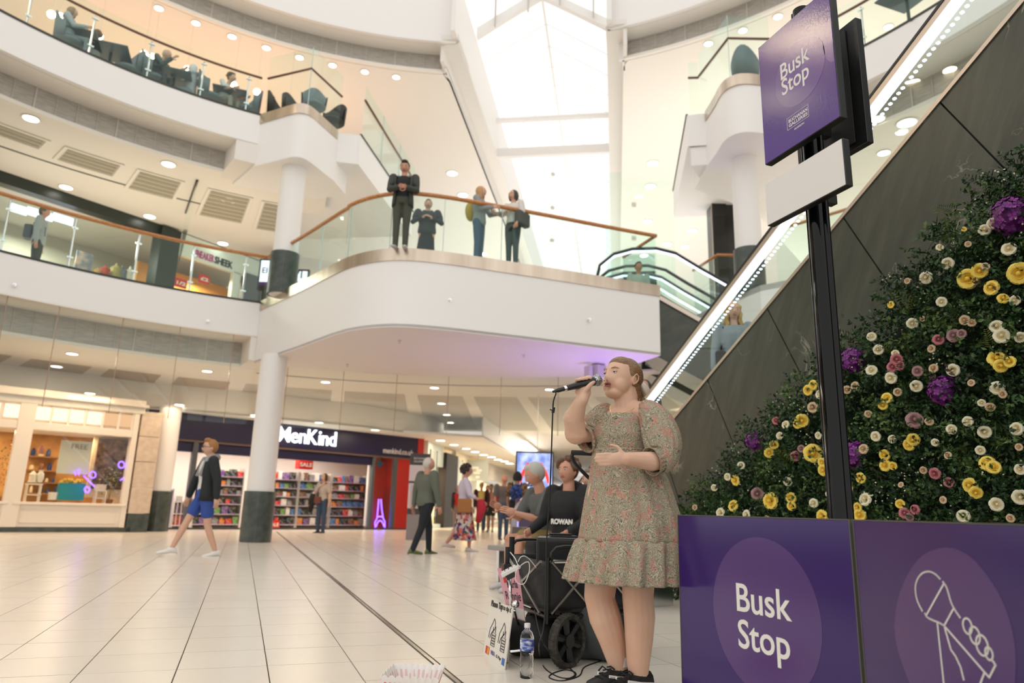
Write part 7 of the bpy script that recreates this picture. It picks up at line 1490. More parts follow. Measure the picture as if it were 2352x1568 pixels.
limb(b, [sp(1437, 890, .0), sp(1438, 925, .0), sp(1440, 958, .0)], [.058, .056, .062], 14)
limb(b, [sp(1390, 958, .08), sp(1440, 948, .0), sp(1496, 948, -.08)], [.050, .062, .052], 12)
loft(b, [(sp(1438, y, 0), RV, FV, pxm(1438, y, w), pxm(1438, y, w)*.72) for y, w in ((940, 34), (955, 52), (975, 60), (1005, 66), (1040, 60), (1080, 74), (1130, 88), (1180, 92))], 20)
limb(b, [sp(1390, 960, .08), sp(1350, 990, .03), sp(1323, 994, -.02), sp(1318, 960, -.06), sp(1332, 926, -.11)], [.055, .055, .056, .050, .031], 14)
limb(b, [sp(1498, 948, -.09), sp(1530, 1010, -.14), sp(1536, 1055, -.18), sp(1497, 1059, -.23), sp(1442, 1054, -.27)], [.055, .052, .047, .043, .030], 14)
hand_pieces(b, sp(1440, 1054, -.27), -RV-UV*.05-FV*.10, FV*.9+UV*.05-RV*.1, .152, .32, 1)
M0, M1 = sp(1371, 873, -.075), sp(1286, 895, -.155); ax_ = (M1-M0).normalized(); Cn = (-FV-ax_*(-FV).dot(ax_)).normalized(); Uq = Cn.cross(ax_); Uq = Uq if Uq.z > 0 else -Uq
def ring(dist, th, rho): t_ = math.radians(th); return M0+ax_*dist+(Uq*math.cos(t_)+Cn*math.sin(t_))*rho
wr = sp(1336, 920, -.115); pc = ring(.082, 200, .040); b.ball(pc, (.036, .030, .034), 12, 10); limb(b, [wr, ring(.085, 195, .045)], [.030, .030], 12)
for k, dd in enumerate((.046, .066, .086, .105)):
    b.tube([ring(dd+.004*k, 205, .036), ring(dd, 250, .027), ring(dd, 300, .0265), ring(dd-.003, 350, .0265), ring(dd-.005, 395, .0265), ring(dd-.004, 430-6*k, .0255)], [.0105, .0105, .0100, .0095, .009, .0075], 8)
b.tube([ring(.10, 175, .045), ring(.075, 140, .034), ring(.052, 118, .029), ring(.034, 108, .027)], [.015, .013, .0115, .0085], 8); b.ball(ring(.034, 108, .027), .0085, 8, 6)
limb(b, [sp(1412, 1180, .04), sp(1385, 1290, .04), sp(1377, 1370, .04), sp(1390, 1418, .05), sp(1407, 1470, .06), sp(1420, 1524, .06), sp(1425, 1548, .06)], [.085, .080, .070, .073, .061, .045, .040], 16)
limb(b, [sp(1470, 1180, -.05), sp(1468, 1290, -.05), sp(1465, 1370, -.05), sp(1469, 1418, -.04), sp(1468, 1470, -.03), sp(1466, 1523, -.03), sp(1467, 1566, -.03)], [.085, .078, .069, .069, .061, .050, .038], 16)
organic(b, 'body', sk, sing, .0042, 7)
face_parts(sing, HC, SBs, hs_, mat('singer_brow', (.42, .25, .16), .8), True)
for sg in (-1, 1):
    e_ = HC+X_*(sg*.31*hs_)+Y_*(.70*hs_)+Z_*(.07*hs_); mb = MB()
    vs = []
    for i in range(5):
        for j in range(9):
            p_ = math.radians(8+24*i); t_ = math.radians(-85+170*j/8); v = Y_*(math.cos(t_)*math.cos(p_))+X_*(math.sin(t_)*math.cos(p_))+Z_*math.sin(p_); vs.append(tuple(e_+v*(.104*hs_)))
    mb.add(vs, [(i*9+j, i*9+j+1, (i+1)*9+j+1, (i+1)*9+j) for i in range(4) for j in range(8)]); o = mb.build('eyelid', sk, sing, smooth=True); sd = o.modifiers.new('t', 'SOLIDIFY'); sd.thickness = .0012
    MB().tube([tuple(e_+(Y_*math.cos(t_)*math.cos(.14)+X_*math.sin(t_)+Z_*.12)*(.106*hs_)) for t_ in [math.radians(a) for a in range(-70, 71, 20)]], .0011, 5).build('eyelash', M['eyed'], sing)
    MB().ball(HC+X_*(sg*.085*hs_)+Y_*(.945*hs_)-Z_*(.355*hs_), (.03*hs_, .03*hs_, .018*hs_), 8, 6, R_).build('nostril', mat('nostril_shade', (.22, .08, .05), .6) if 'nostril_shade' not in bpy.data.materials else bpy.data.materials['nostril_shade'], sing)
MB().ball(HC+Y_*(.80*hs_)-Z_*(.50*hs_), (.155*hs_, .075*hs_, .065*hs_), 14, 8, R_).build('open_mouth', mat('mouth_dark', (.10, .015, .012), .4), sing, smooth=True)
MB().tube([HC+X_*(x*hs_)+Y_*((.875-.9*x*x)*hs_)-Z_*((.435+.28*abs(x)**1.5)*hs_) for x in (-.22, -.12, -.05, 0, .05, .12, .22)], [.008*hs_, .022*hs_, .030*hs_, .024*hs_, .030*hs_, .022*hs_, .008*hs_], 8).build('upper_lip', M['lip'], sing, smooth=True)
MB().tube([HC+X_*(x*hs_)+Y_*((.855-.9*x*x)*hs_)-Z_*((.58-.28*abs(x)**1.5-.2*x*x)*hs_) for x in (-.22, -.12, 0, .12, .22)], [.008*hs_, .028*hs_, .036*hs_, .028*hs_, .008*hs_], 8).build('lower_lip', M['lip'], sing, smooth=True)
for sg in (-1, 1):
    ec = HC+X_*(sg*.775*hs_)-Y_*(.10*hs_)-Z_*(.08*hs_); eu = (Z_*.97-Y_*.22).normalized(); ef = (Y_*.97+Z_*.22).normalized()
    MB().tube([ec+ef*(.10*hs_)-eu*(.02*hs_), ec+ef*(.10*hs_)+eu*(.14*hs_), ec+ef*(.02*hs_)+eu*(.25*hs_), ec-ef*(.11*hs_)+eu*(.21*hs_), ec-ef*(.16*hs_)+eu*(.05*hs_), ec-ef*(.10*hs_)-eu*(.13*hs_), ec+ef*(.02*hs_)-eu*(.25*hs_), ec+ef*(.08*hs_)-eu*(.20*hs_)], [.025*hs_, .032*hs_, .034*hs_, .034*hs_, .032*hs_, .034*hs_, .05*hs_, .03*hs_], 8).ball(ec+ef*(.09*hs_)-eu*(.04*hs_), .035*hs_, 8, 6).build('ear_rim', sk, sing, smooth=True)
def hair_tex(nt, b_):
    tc = N(nt, 'ShaderNodeTexCoord'); mp = N(nt, 'ShaderNodeMapping'); mp.inputs['Scale'].default_value = (30, 30, 160); nz = N(nt, 'ShaderNodeTexNoise'); nz.inputs['Scale'].default_value = 1.2; nz.inputs['Detail'].default_value = 4; nt.links.new(tc.outputs['Object'], mp.inputs[0]); nt.links.new(mp.outputs[0], nz.inputs['Vector'])
    r = ramp(nt, [(.3, (.11, .055, .022)), (.7, (.30, .165, .075))]); nt.links.new(nz.outputs[0], r.inputs[0]); nt.links.new(r.outputs[0], b_.inputs['Base Color']); bp = N(nt, 'ShaderNodeBump'); bp.inputs['Strength'].default_value = .5; bp.inputs['Distance'].default_value = .002; nt.links.new(nz.outputs[0], bp.inputs['Height']); nt.links.new(bp.outputs[0], b_.inputs['Normal'])
hm_ = mat('singer_hair', (.2, .1, .05), .38, tex=hair_tex); mb = MB()
mb.ball(HC-Y_*(.20*hs_)+Z_*(.14*hs_), (.79*hs_, .84*hs_, .90*hs_), 26, 18, R_); mb.ball(HC+Y_*(.12*hs_)+Z_*(.46*hs_), (.60*hs_, .60*hs_, .545*hs_), 22, 14, R_)
limb(mb, [HC-Y_*(.80*hs_)-Z_*(.15*hs_), HC-Y_*(1.0*hs_)-Z_*(.50*hs_), HC-Y_*(.92*hs_)-Z_*(.95*hs_), sp(1478, 917, .02)], [.36*hs_, .33*hs_, .26*hs_, .10*hs_], 12)
limb(mb, [HC-Y_*(.45*hs_)-Z_*(.35*hs_)-X_*(.45*hs_), HC-Y_*(.75*hs_)-Z_*(.65*hs_)-X_*(.3*hs_)], [.26*hs_, .24*hs_], 10)
organic(mb, 'hair', hm_, sing, .0045, 3)
bw = mat('satin_ribbon', (.66, .57, .48), .35)
def patch(rows, nm, m, par):
    vs = [tuple(sp(*q)) for r_ in rows for q in r_]; nr, nc = len(rows), len(rows[0]); o = MB().add(vs, [(i*nc+j, i*nc+j+1, (i+1)*nc+j+1, (i+1)*nc+j) for i in range(nr-1) for j in range(nc-1)]).build(nm, m, par, smooth=True); sd = o.modifiers.new('t', 'SOLIDIFY'); sd.thickness = .003; ss = o.modifiers.new('s', 'SUBSURF'); ss.levels = 2; ss.render_levels = 2; return o
patch([[(1463, 878, .02), (1466, 873, .0), (1469, 870, .02)], [(1466, 890, .03), (1473, 882, -.03), (1480, 878, .02)], [(1470, 901, .03), (1481, 893, -.03), (1491, 889, .02)], [(1479, 911, .04), (1487, 905, -.01), (1495, 899, .03)]], 'hair_bow', bw, sing)
patch([[(1464, 880, .06), (1466, 877, .05), (1468, 874, .06)], [(1470, 897, .07), (1476, 890, .03), (1480, 884, .07)], [(1478, 914, .08), (1485, 906, .05), (1488, 898, .08)]], 'hair_bow_tail', bw, sing)
gold = mat('gold_chain', (.80, .50, .16), .25, 1.)
nk_ = [sp(1471, 915, -.05), sp(1462, 930, -.075), sp(1445, 943, -.09), sp(1425, 950, -.095), sp(1408, 956, -.09)]; nk2 = [sp(1408, 956, -.09), sp(1402, 945, -.07), sp(1402, 930, -.05)]
MB().tube(smooth_pl([tuple(v) for v in nk_], 3), .0011, 5).tube(smooth_pl([tuple(v) for v in nk2], 3), .0011, 5).ball(sp(1408, 957, -.092), .005, 8, 6).build('necklace', gold, sing)
# --- dress
def paisley(nt, b_):
    tc = N(nt, 'ShaderNodeTexCoord'); nz = N(nt, 'ShaderNodeTexNoise'); nz.inputs['Scale'].default_value = 11; nz.inputs['Detail'].default_value = 2; nt.links.new(tc.outputs['Object'], nz.inputs['Vector'])
    mx = N(nt, 'ShaderNodeMix'); mx.data_type = 'RGBA'; mx.blend_type = 'ADD'; mx.inputs[0].default_value = .12; nt.links.new(tc.outputs['Object'], mx.inputs[6]); nt.links.new(nz.outputs['Color'], mx.inputs[7])
    vo = N(nt, 'ShaderNodeTexVoronoi'); vo.inputs['Scale'].default_value = 14; nt.links.new(mx.outputs[2], vo.inputs['Vector'])
    mu = N(nt, 'ShaderNodeMath'); mu.operation = 'MULTIPLY'; mu.inputs[1].default_value = 40; nt.links.new(vo.outputs['Distance'], mu.inputs[0]); si = N(nt, 'ShaderNodeMath'); si.operation = 'SINE'; nt.links.new(mu.outputs[0], si.inputs[0])
    n2 = N(nt, 'ShaderNodeTexNoise'); n2.inputs['Scale'].default_value = 110; n2.inputs['Detail'].default_value = 1; n2.inputs['Distortion'].default_value = 1.6; nt.links.new(mx.outputs[2], n2.inputs['Vector'])
    ad = N(nt, 'ShaderNodeMath'); ad.operation = 'MULTIPLY_ADD'; ad.inputs[1].default_value = .30; nt.links.new(si.outputs[0], ad.inputs[0]); nt.links.new(n2.outputs[0], ad.inputs[2])
    r = ramp(nt, [(.18, (.46, .40, .29)), (.27, (.55, .48, .36)), (.31, (.045, .055, .038)), (.40, (.09, .11, .08)), (.45, (.44, .38, .28)), (.52, (.54, .47, .35)), (.56, (.05, .06, .04)), (.64, (.17, .13, .07)), (.70, (.30, .25, .15)), (.80, (.44, .38, .28))]); nt.links.new(ad.outputs[0], r.inputs[0])
    n3 = N(nt, 'ShaderNodeTexNoise'); n3.inputs['Scale'].default_value = 24; n3.inputs['Detail'].default_value = 2; nt.links.new(mx.outputs[2], n3.inputs['Vector']); r3 = ramp(nt, [(.54, (0, 0, 0)), (.60, (1, 1, 1))]); nt.links.new(n3.outputs[0], r3.inputs[0])
    r4 = ramp(nt, [(.28, (.55, .27, .20)), (.33, (.06, .07, .05)), (.42, (.08, .09, .07)), (.46, (.58, .30, .23)), (.55, (.62, .40, .31)), (.59, (.05, .05, .04)), (.68, (.50, .27, .2))]); nt.links.new(ad.outputs[0], r4.inputs[0])
    m3 = N(nt, 'ShaderNodeMix'); m3.data_type = 'RGBA'; nt.links.new(r3.outputs[0], m3.inputs[0]); nt.links.new(r.outputs[0], m3.inputs[6]); nt.links.new(r4.outputs[0], m3.inputs[7]); nt.links.new(m3.outputs[2], b_.inputs['Base Color'])
dm = mat('paisley_cotton', (.4, .35, .25), .8, tex=paisley)
def cloth(name, rings, n, fold, par=sing, th=.003, taper=None):
    """rings: (centre, Xdir, Ydir, rx, ry, amplitude)"""
    vs = []
    for i, (c, X, Y, rx, ry, am) in enumerate(rings):
        for j in range(n): a = 2*math.pi*j/n; w_ = 1+am*fold(a, i); vs.append(tuple(c+X*(rx*w_*math.cos(a))+Y*(ry*w_*math.sin(a))))
    k = len(rings); mb = MB().add(vs, [(i*n+j, i*n+(j+1) % n, (i+1)*n+(j+1) % n, (i+1)*n+j) for i in range(k-1) for j in range(n)]); o = mb.build(name, dm, par, smooth=True); sd = o.modifiers.new('thickness', 'SOLIDIFY'); sd.thickness = th; return o
def rg_(y, xc, hw, am, ratio=.80, off=0.): r = pxm(xc, y, hw, off); return (sp(xc, y, off), RV, FV, r, r*ratio, am)
def ipl(rows, sub):
    out = []
    for a, b_ in zip(rows[:-1], rows[1:]):
        for k in range(sub): q = k/sub; out.append(tuple(x+(y-x)*q for x, y in zip(a, b_)))
    return out+[rows[-1]]
fB = lambda a, i: math.sin(a*30+i*1.3)*.5+math.sin(a*17+i*.4)*.5+(.9*math.sin(i*2.4))
bod = [(954, 1424, 56, .006, .76), (962, 1428, 63, .010, .78), (1000, 1431, 74, .012, .80), (1036, 1432, 67, .014, .80)]
cloth('bodice', [rg_(*r) for r in ipl(bod, 5)], 120, fB)
fS = lambda a, i: math.sin(a*13+.15*math.sin(i*.2)*3)*.62+math.sin(a*23+1.2)*.25+math.sin(a*5+.6)*.35
ski = [(1034, 1432, 67, .02, .80), (1050, 1434, 72, .03, .82), (1100, 1445, 88, .035, .86), (1150, 1448, 101, .04, .88), (1190, 1451, 110, .045, .9), (1242, 1454, 120, .05, .92)]
cloth('skirt', [rg_(*r) for r in ipl(ski, 6)], 160, fS)
fR = lambda a, i: math.sin(a*19+.5*math.sin(a*3))*.7+math.sin(a*31+1)*.25+math.sin(a*4+2)*.3
ruf = [(1239, 1454, 118, .02, .92), (1244, 1454, 126, .045, .93), (1275, 1450, 132, .06, .95), (1310, 1447, 138, .07, .97), (1334, 1445, 141, .075, .98)]
cloth('ruffle', [rg_(*r) for r in ipl(ruf, 5)], 220, fR)
cloth('waist_seam', [rg_(1031, 1432, 67.5, .02, .8), rg_(1035, 1432, 70, .02, .8), rg_(1039, 1432, 68.5, .02, .8)], 120, fB)
def sleeve(name, cs, amp, nf):
    P_ = smooth_pl([tuple(c)+(r,) for c, r in cs], 4); rings = []
    for i, p_ in enumerate(P_):
        a, c_ = V3(P_[max(i-1, 0)]), V3(P_[min(i+1, len(P_)-1)]); T_ = (c_-a).normalized(); X1 = T_.cross(FV).normalized(); Y1 = T_.cross(X1); rings.append((V3(p_), X1, Y1, p_[3], p_[3], amp*math.sin(math.pi*min(i/(len(P_)-1)+.12, 1))**.3))
    return cloth(name, rings, 96, lambda a, i: math.sin(a*nf+i*.12)*.6+math.sin(a*(nf+4)+2)*.4)
sleeve('puff_sleeve', [(sp(1478, 930, -.07), .032), (sp(1493, 946, -.10), .058), (sp(1511, 978, -.13), .080), (sp(1523, 1018, -.16), .084), (sp(1521, 1050, -.19), .070), (sp(1509, 1060, -.21), .053)], .035, 15)
sleeve('sleeve_frill', [(sp(1512, 1056, -.205), .053), (sp(1503, 1058, -.22), .056), (sp(1495, 1060, -.23), .064)], .06, 19)
sleeve('puff_sleeve', [(sp(1402, 938, .07), .034), (sp(1390, 950, .06), .058), (sp(1374, 975, .04), .072), (sp(1360, 1000, .02), .070), (sp(1352, 1008, .0), .060)], .04, 14)
sleeve('sleeve_frill', [(sp(1354, 1004, .0), .060), (sp(1346, 1006, -.005), .066), (sp(1342, 1008, -.01), .070)], .06, 19)
# --- shoes
for an, off in ((sp(1424, 1546, .06), .06), (sp(1467, 1570, -.03), -.03)):
    dirf = RV*-.86-FV*.5; an = Vector((an.x, an.y, .075)); mb = MB(); shoe(mb, an+Vector((0, 0, .012)), dirf, .235, .048); o = mb.build('shoe', mat('trainer_black', (.014, .014, .015), .55) if 'trainer_black' not in bpy.data.materials else bpy.data.materials['trainer_black'], sing, smooth=True)
    Yd = V3(dirf).normalized(); Xd_ = Yd.cross(UV); rr = []
    for f, w_ in ((-.33, .03), (-.28, .044), (0, .048), (.3, .052), (.55, .054), (.70, .044), (.78, .02)): rr.append((f, w_))
    pl = [an+Yd*(f*.235)+Xd_*w_ for f, w_ in rr]+[an+Yd*(f*.235)-Xd_*w_ for f, w_ in rr[::-1]]; mb = MB().prism([(p.x, p.y) for p in pl][::-1], .0, .026); mb.build('sole', mat('trainer_white', (.74, .73, .70), .5) if 'trainer_white' not in bpy.data.materials else bpy.data.materials['trainer_white'], o, bevel=.004)
    mb = MB()
    for k in range(5): c_ = an+Yd*(.03+.022*k)+UV*(.034-.011*k); mb.tube([c_+Xd_*.026, c_+UV*.008, c_-Xd_*.026], .0035, 6)
    for sg in (-1, 1): mb.tube([an+Yd*.075+UV*.02, an+Yd*.075+Xd_*(sg*.03)+UV*.028, an+Yd*.09+Xd_*(sg*.04)+UV*.008], .0035, 6)
    mb.build('laces', M['blackmatte'], o)
    MB().tube([an+Xd_*.046+Yd*-.05+UV*-.02, an+Xd_*.052+Yd*.03+UV*-.01, an+Xd_*.04+Yd*.09+UV*.0], .007, 6).tube([an-Xd_*.046+Yd*-.05+UV*-.02, an-Xd_*.052+Yd*.03+UV*-.01, an-Xd_*.04+Yd*.09+UV*.0], .007, 6).build('white_stripe', bpy.data.materials['trainer_white'], o)
    MB().tube([an+UV*.03, an+UV*.07], [.043, .041], 16).build('sock', bpy.data.materials['trainer_white'], o)
# --- microphone and its lead
mic = thing('microphone', 'black wired microphone with silver grille held at the singer\'s mouth', 'microphone', tuple(V3(SO)+M0)); mo = V3(SO)+M0
def ml(dist, rho=0.): return ax_*dist
mesh_m = mat('mic_grille', (.42, .43, .44), .35, .9, tex=tex_noise(260, (.10, .10, .11), (.65, .66, .68), .45, .55, 1))
MB().ball((0, 0, 0), .0265, 24, 18).build('grille', mesh_m, mic, smooth=True); MB().lathe([(.0268, -.004), (.0285, -.003), (.0285, .004), (.0268, .005)], (0, 0, 0), 28, tuple(ax_)).build('grille_band', mat('mic_band', (.35, .35, .36), .3, 1.), mic)
MB().lathe([(.021, .018), (.0205, .03), (.0185, .06), (.0155, .12), (.0135, .165), (.013, .172)], (0, 0, 0), 24, tuple(ax_)).build('handle', M['black'], mic, smooth='auto')
MB().lathe([(.0128, .172), (.0128, .186)], (0, 0, 0), 20, tuple(ax_)).build('silver_ring', M['chrome'], mic, smooth='auto'); MB().lathe([(.0105, .186), (.0105, .215), (.007, .23), (.005, .245)], (0, 0, 0), 16, tuple(ax_)).build('plug', M['black'], mic, smooth='auto')
cabp = [tuple(V3(SO)+M0+ax_*.24)]+[tuple(vp(*q)) for q in ((1277, 903, 3.19), (1271, 922, 3.2), (1269, 960, 3.22), (1266, 1050, 3.26), (1262, 1150, 3.32), (1256, 1230, 3.38), (1254, 1320, 3.45), (1252, 1400, 3.5), (1247, 1450, 3.5), (1238, 1480, 3.48))]+[tuple(atz(*q, .006)) for q in ((1241, 1510), (1252, 1535), (1285, 1555), (1315, 1556), (1322, 1545), (1300, 1538), (1270, 1546), (1262, 1556), (1290, 1563), (1330, 1552), (1345, 1530), (1400, 1512))]
cb_ = MB().tube(smooth_pl(cabp, 5), .0034, 7).build('microphone_cable', mat('cable_rubber', (.012, .012, .012), .5), None, smooth=True); tag(cb_, 'black microphone cable hanging from the microphone and coiled on the floor', 'cable')
MB().tube([vp(1272, 935, 3.2), vp(1270, 948, 3.205)], .007, 8).build('cable_tie', M['black'], cb_); MB().tube([vp(1268, 942, 3.2), vp(1263, 940, 3.2)], .003, 6).build('tie_end', M['black'], cb_)
mb = MB().tube(smooth_pl([tuple(vp(1228, 1400, 3.8)), tuple(vp(1236, 1440, 3.7)), tuple(vp(1250, 1480, 3.6))]+[tuple(atz(*q, .006)) for q in ((1280, 1512), (1310, 1535), (1320, 1550), (1300, 1560))], 4), .003, 6); tag(mb.build('speaker_cable', bpy.data.materials['cable_rubber'], None, smooth=True), 'second thin black cable running from the trolley to the floor coil', 'cable')

# ================================================================== TROLLEY AND THE THINGS ROUND IT
A = vp(1257, 1404, 3.86); A[2] = 0; B_ = vp(1172, 1400, 4.45); B_[2] = 0; C_ = vp(1455, 1400, 4.15); C_[2] = 0; E_ = B_+C_-A; WO = (A+E_)/2
wg = thing('folding_trolley', 'black folding fabric trolley on spoked wheels behind the singer\'s legs', 'trolley', tuple(WO))
zT, zBt = float(vp(1257, 1290, 3.86)[2]), float(vp(1257, 1404, 3.86)[2])
def wl(p, z): return (p[0]-WO[0], p[1]-WO[1], z)
fab = mat('trolley_cloth', (.016, .016, .017), .75, tex=tex_noise(6, (.010, .010, .011), (.032, .032, .033), bump=.6))
def panel(p, q, z0, z1, bulge, nm='fabric_side', m=fab):
    n1, n2 = 12, 8; vs = []; d = np.array(q)-np.array(p); nn = np.array([-d[1], d[0], 0]); nn /= np.linalg.norm(nn)
    for i in range(n1+1):
        for j in range(n2+1):
            u, v = i/n1, j/n2; b_ = bulge*math.sin(math.pi*u)*math.sin(math.pi*v)+.006*math.sin(u*23+v*9); c = np.array(p)+d*u+nn*b_; vs.append(wl(c, z0+(z1-z0)*v))
    o = MB().add(vs, [(i*(n2+1)+j, (i+1)*(n2+1)+j, (i+1)*(n2+1)+j+1, i*(n2+1)+j+1) for i in range(n1) for j in range(n2)]).build(nm, m, wg, smooth=True); sd = o.modifiers.new('t', 'SOLIDIFY'); sd.thickness = .006
for p, q in ((B_, A), (A, C_), (C_, E_), (E_, B_)): panel(p, q, zBt, zT, -.02)
MB().prism([wl(p, 0)[:2] for p in (A, C_, E_, B_)], zBt-.01, zBt+.005).build('fabric_floor', fab, wg)
ft = mat('frame_tube', (.02, .02, .02), .35, metal=.4); silver = mat('silver_rivet_tube', (.35, .34, .33), .3, 1.)
for p, q in ((A, C_), (C_, E_), (E_, B_), (B_, A)): MB().tube([wl(p, zBt-.03), wl(q, zBt-.03)], .012, 8).build('base_rail', ft, wg)
for p in (A, B_, C_, E_): MB().tube([wl(p, zBt-.06), wl(p, zT+.02)], .011, 8).build('corner_post', ft, wg)
def cross(p, q, off):
    d = np.array(q)-np.array(p); nn = np.array([d[1], -d[0], 0])/np.linalg.norm(d)*off
    for u0, u1 in ((0.02, .98), (.98, .02)): MB().tube([wl(np.array(p)+d*u0+nn, zBt-.01), wl(np.array(p)+d*u1+nn, zT+.0)], .008, 6).build('cross_brace', ft if off < 0 else silver, wg)
cross(B_, A, .035); 
for k in range(2): cross(A+(C_-A)*k/2, A+(C_-A)*(k+1)/2, .03)
def rail_loop(p, q, h, nm='top_rail'):
    p = np.array(p); q = np.array(q); d = (q-p)/np.linalg.norm(q-p); pts = [wl(p, zT), wl(p, zT+h*.6), wl(p+d*.03, zT+h*.92), wl(p+d*.08, zT+h), wl(q-d*.08, zT+h), wl(q-d*.03, zT+h*.92), wl(q, zT+h*.6), wl(q, zT)]; MB().tube(pts, .0095, 8).build(nm, ft, wg, smooth=True)
rail_loop(A+np.array([.02, 0, 0]), C_, .075); rail_loop(B_, E_, .085)
MB().tube([wl(B_, zT-.12), wl(B_, zT+.10)], .016, 10).build('rubber_grip', M['blackmatte'], wg)
MB().tube([wl(A+(B_-A)*-.0, zT-.0), wl(A+(C_-A)*.2, zT)], .010, 8).build('silver_bar', M['chrome'], wg)
# wheels
def wheel(px, py, D, r, lean_, rc=True):
    c = vp(px, py, D); c = np.array([c[0], c[1], r]); ax = V3((C_-A)); ax = Vector((ax.y, -ax.x, 0)).normalized(); ax = (ax+RV*lean_).normalized(); L = (c[0]-WO[0], c[1]-WO[1], r)
    w_ = MB().lathe([(r*.80, -.022), (r*.93, -.026), (r, -.016), (r, .016), (r*.93, .026), (r*.80, .022), (r*.80, -.022)], L, 40, tuple(ax)).build('wheel', mat('tyre', (.035, .030, .026), .8, tex=tex_noise(40, (.02, .018, .016), (.06, .052, .045), bump=.5)) if 'tyre' not in bpy.data.materials else bpy.data.materials['tyre'], wg, smooth='auto')
    u = ax.orthogonal().normalized(); v = ax.cross(u); mb = MB()
    for k in range(6): a = k*math.pi/3; d = u*math.cos(a)+v*math.sin(a); mb.tube([V3(L)+d*.02, V3(L)+d*(r*.82)], [.016, .022], 6)
    mb.lathe([(.035, -.02), (.035, .02)], L, 16, tuple(ax)); mb.build('spokes', M['black'], w_); MB().lathe([(.012, .021), (.012, .026), (.006, .028)], L, 12, tuple(-ax)).build('axle_cap', M['chrome'], w_)
    tr = MB()
    for k in range(36):
        a = 2*math.pi*k/36; d = u*math.cos(a)+v*math.sin(a); t1 = -u*math.sin(a)+v*math.cos(a); q = V3(L)+d*(r+.001); tr.tube([q-ax*.016-t1*.006, q+ax*.016+t1*.006], .003, 4)
    tr.build('tread', bpy.data.materials['tyre'], w_); return c
wheel(1303, 1480, 3.86, .130, .42); wheel(1243, 1450, 4.35, .125, .3)
wheel(1425, 1450, 4.25, .125, .4)
for px_ in (1290, 1425): q = vp(px_, 1425, 3.95 if px_ < 1400 else 4.2); MB().box(wl(q, .27), (.05, .06, .22)).build('fork', ft, wg)
# pull handle with padded grip
hb = [vp(1392, 1290, 4.1), vp(1384, 1180, 4.0), vp(1372, 1120, 3.95), vp(1345, 1090, 3.9), vp(1322, 1066, 3.88), vp(1314, 1050, 3.87), vp(1316, 1040, 3.87)]
MB().tube(smooth_pl([tuple(np.array(p)-np.array([WO[0], WO[1], 0])) for p in hb], 4), .010, 10).build('pull_handle', M['black'], wg, smooth=True)
MB().tube([tuple(vp(1314, 1039, 3.87)-np.array([WO[0], WO[1], 0])), tuple(vp(1380, 1041, 3.78)-np.array([WO[0], WO[1], 0]))], .014, 10).build('padded_grip', M['blackmatte'], wg, smooth=True)
# dark bags and clothes under and beside the trolley
def blob(label, cat, nm, pts, m, vox=.012):
    mb = MB(); c0 = V3(pts[0][0])
    for c, r in pts: mb.ball(V3(c)-Vector((c0.x, c0.y, 0)), r, 12, 8)
    o = organic(mb, nm, m, None, vox, 4); o.location = (c0.x, c0.y, 0); return tag(o, label, cat)
def fp_(px, py, D, z): q = vp(px, py, D); return (q[0], q[1], z)
blob('black holdall lying under the trolley by its front wheel', 'bag', 'holdall', [(fp_(1195, 1490, 4.15, .10), (.13, .12, .10)), (fp_(1235, 1500, 4.1, .11), (.14, .12, .11)), (fp_(1270, 1500, 4.12, .09), (.13, .12, .09))], fab)
blob('grey jacket bundled beside the trolley wheel', 'jacket', 'bundled_jacket', [(fp_(1345, 1440, 4.05, .20), (.09, .10, .14)), (fp_(1375, 1460, 4.05, .14), (.12, .10, .13)), (fp_(1395, 1490, 4.05, .08), (.10, .1, .08)), (fp_(1350, 1480, 4.1, .07), (.12, .1, .07))], cmat('grey_shell', (.055, .065, .065), .6))
blob('black bag on the floor behind the singer\'s ankles', 'bag', 'rucksack', [(fp_(1370, 1500, 4.35, .08), (.16, .12, .08)), (fp_(1420, 1500, 4.4, .12), (.14, .12, .12)), (fp_(1330, 1500, 4.4, .12), (.14, .12, .12))], M['blackmatte'])
# speaker on the trolley
q = vp(1290, 1290, 4.12); zsp = float(vp(1290, 1237, 4.0)[2]); spk = thing('loudspeaker', 'black box loudspeaker standing in the trolley', 'loudspeaker', (q[0], q[1], zT-.14), -.45)
hsp = zsp-(zT-.14); MB().box((0, 0, hsp/2), (.27, .24, hsp)).build('cabinet', mat('vinyl_black', (.012, .012, .013), .45), spk, bevel=.008); MB().box((0, -.123, hsp/2), (.24, .006, hsp-.04)).build('front_grille', M['blackmatte'], spk); MB().box((0, 0, hsp+.002), (.262, .232, .004)).build('top_plate', mat('grey_top', (.10, .105, .11), .35), spk)
ph = thing('phone_case', 'dark phone in an open case lying on the loudspeaker', 'phone', (q[0]+.01, q[1], zT-.14+hsp+.004), -.3); MB().box((0, 0, .005), (.15, .09, .010)).build('case', M['black'], ph, bevel=.003); MB().box((-.02, .005, .016), (.13, .075, .009)).build('phone', mat('phone_glass', (.02, .02, .025), .1), ph, bevel=.003)
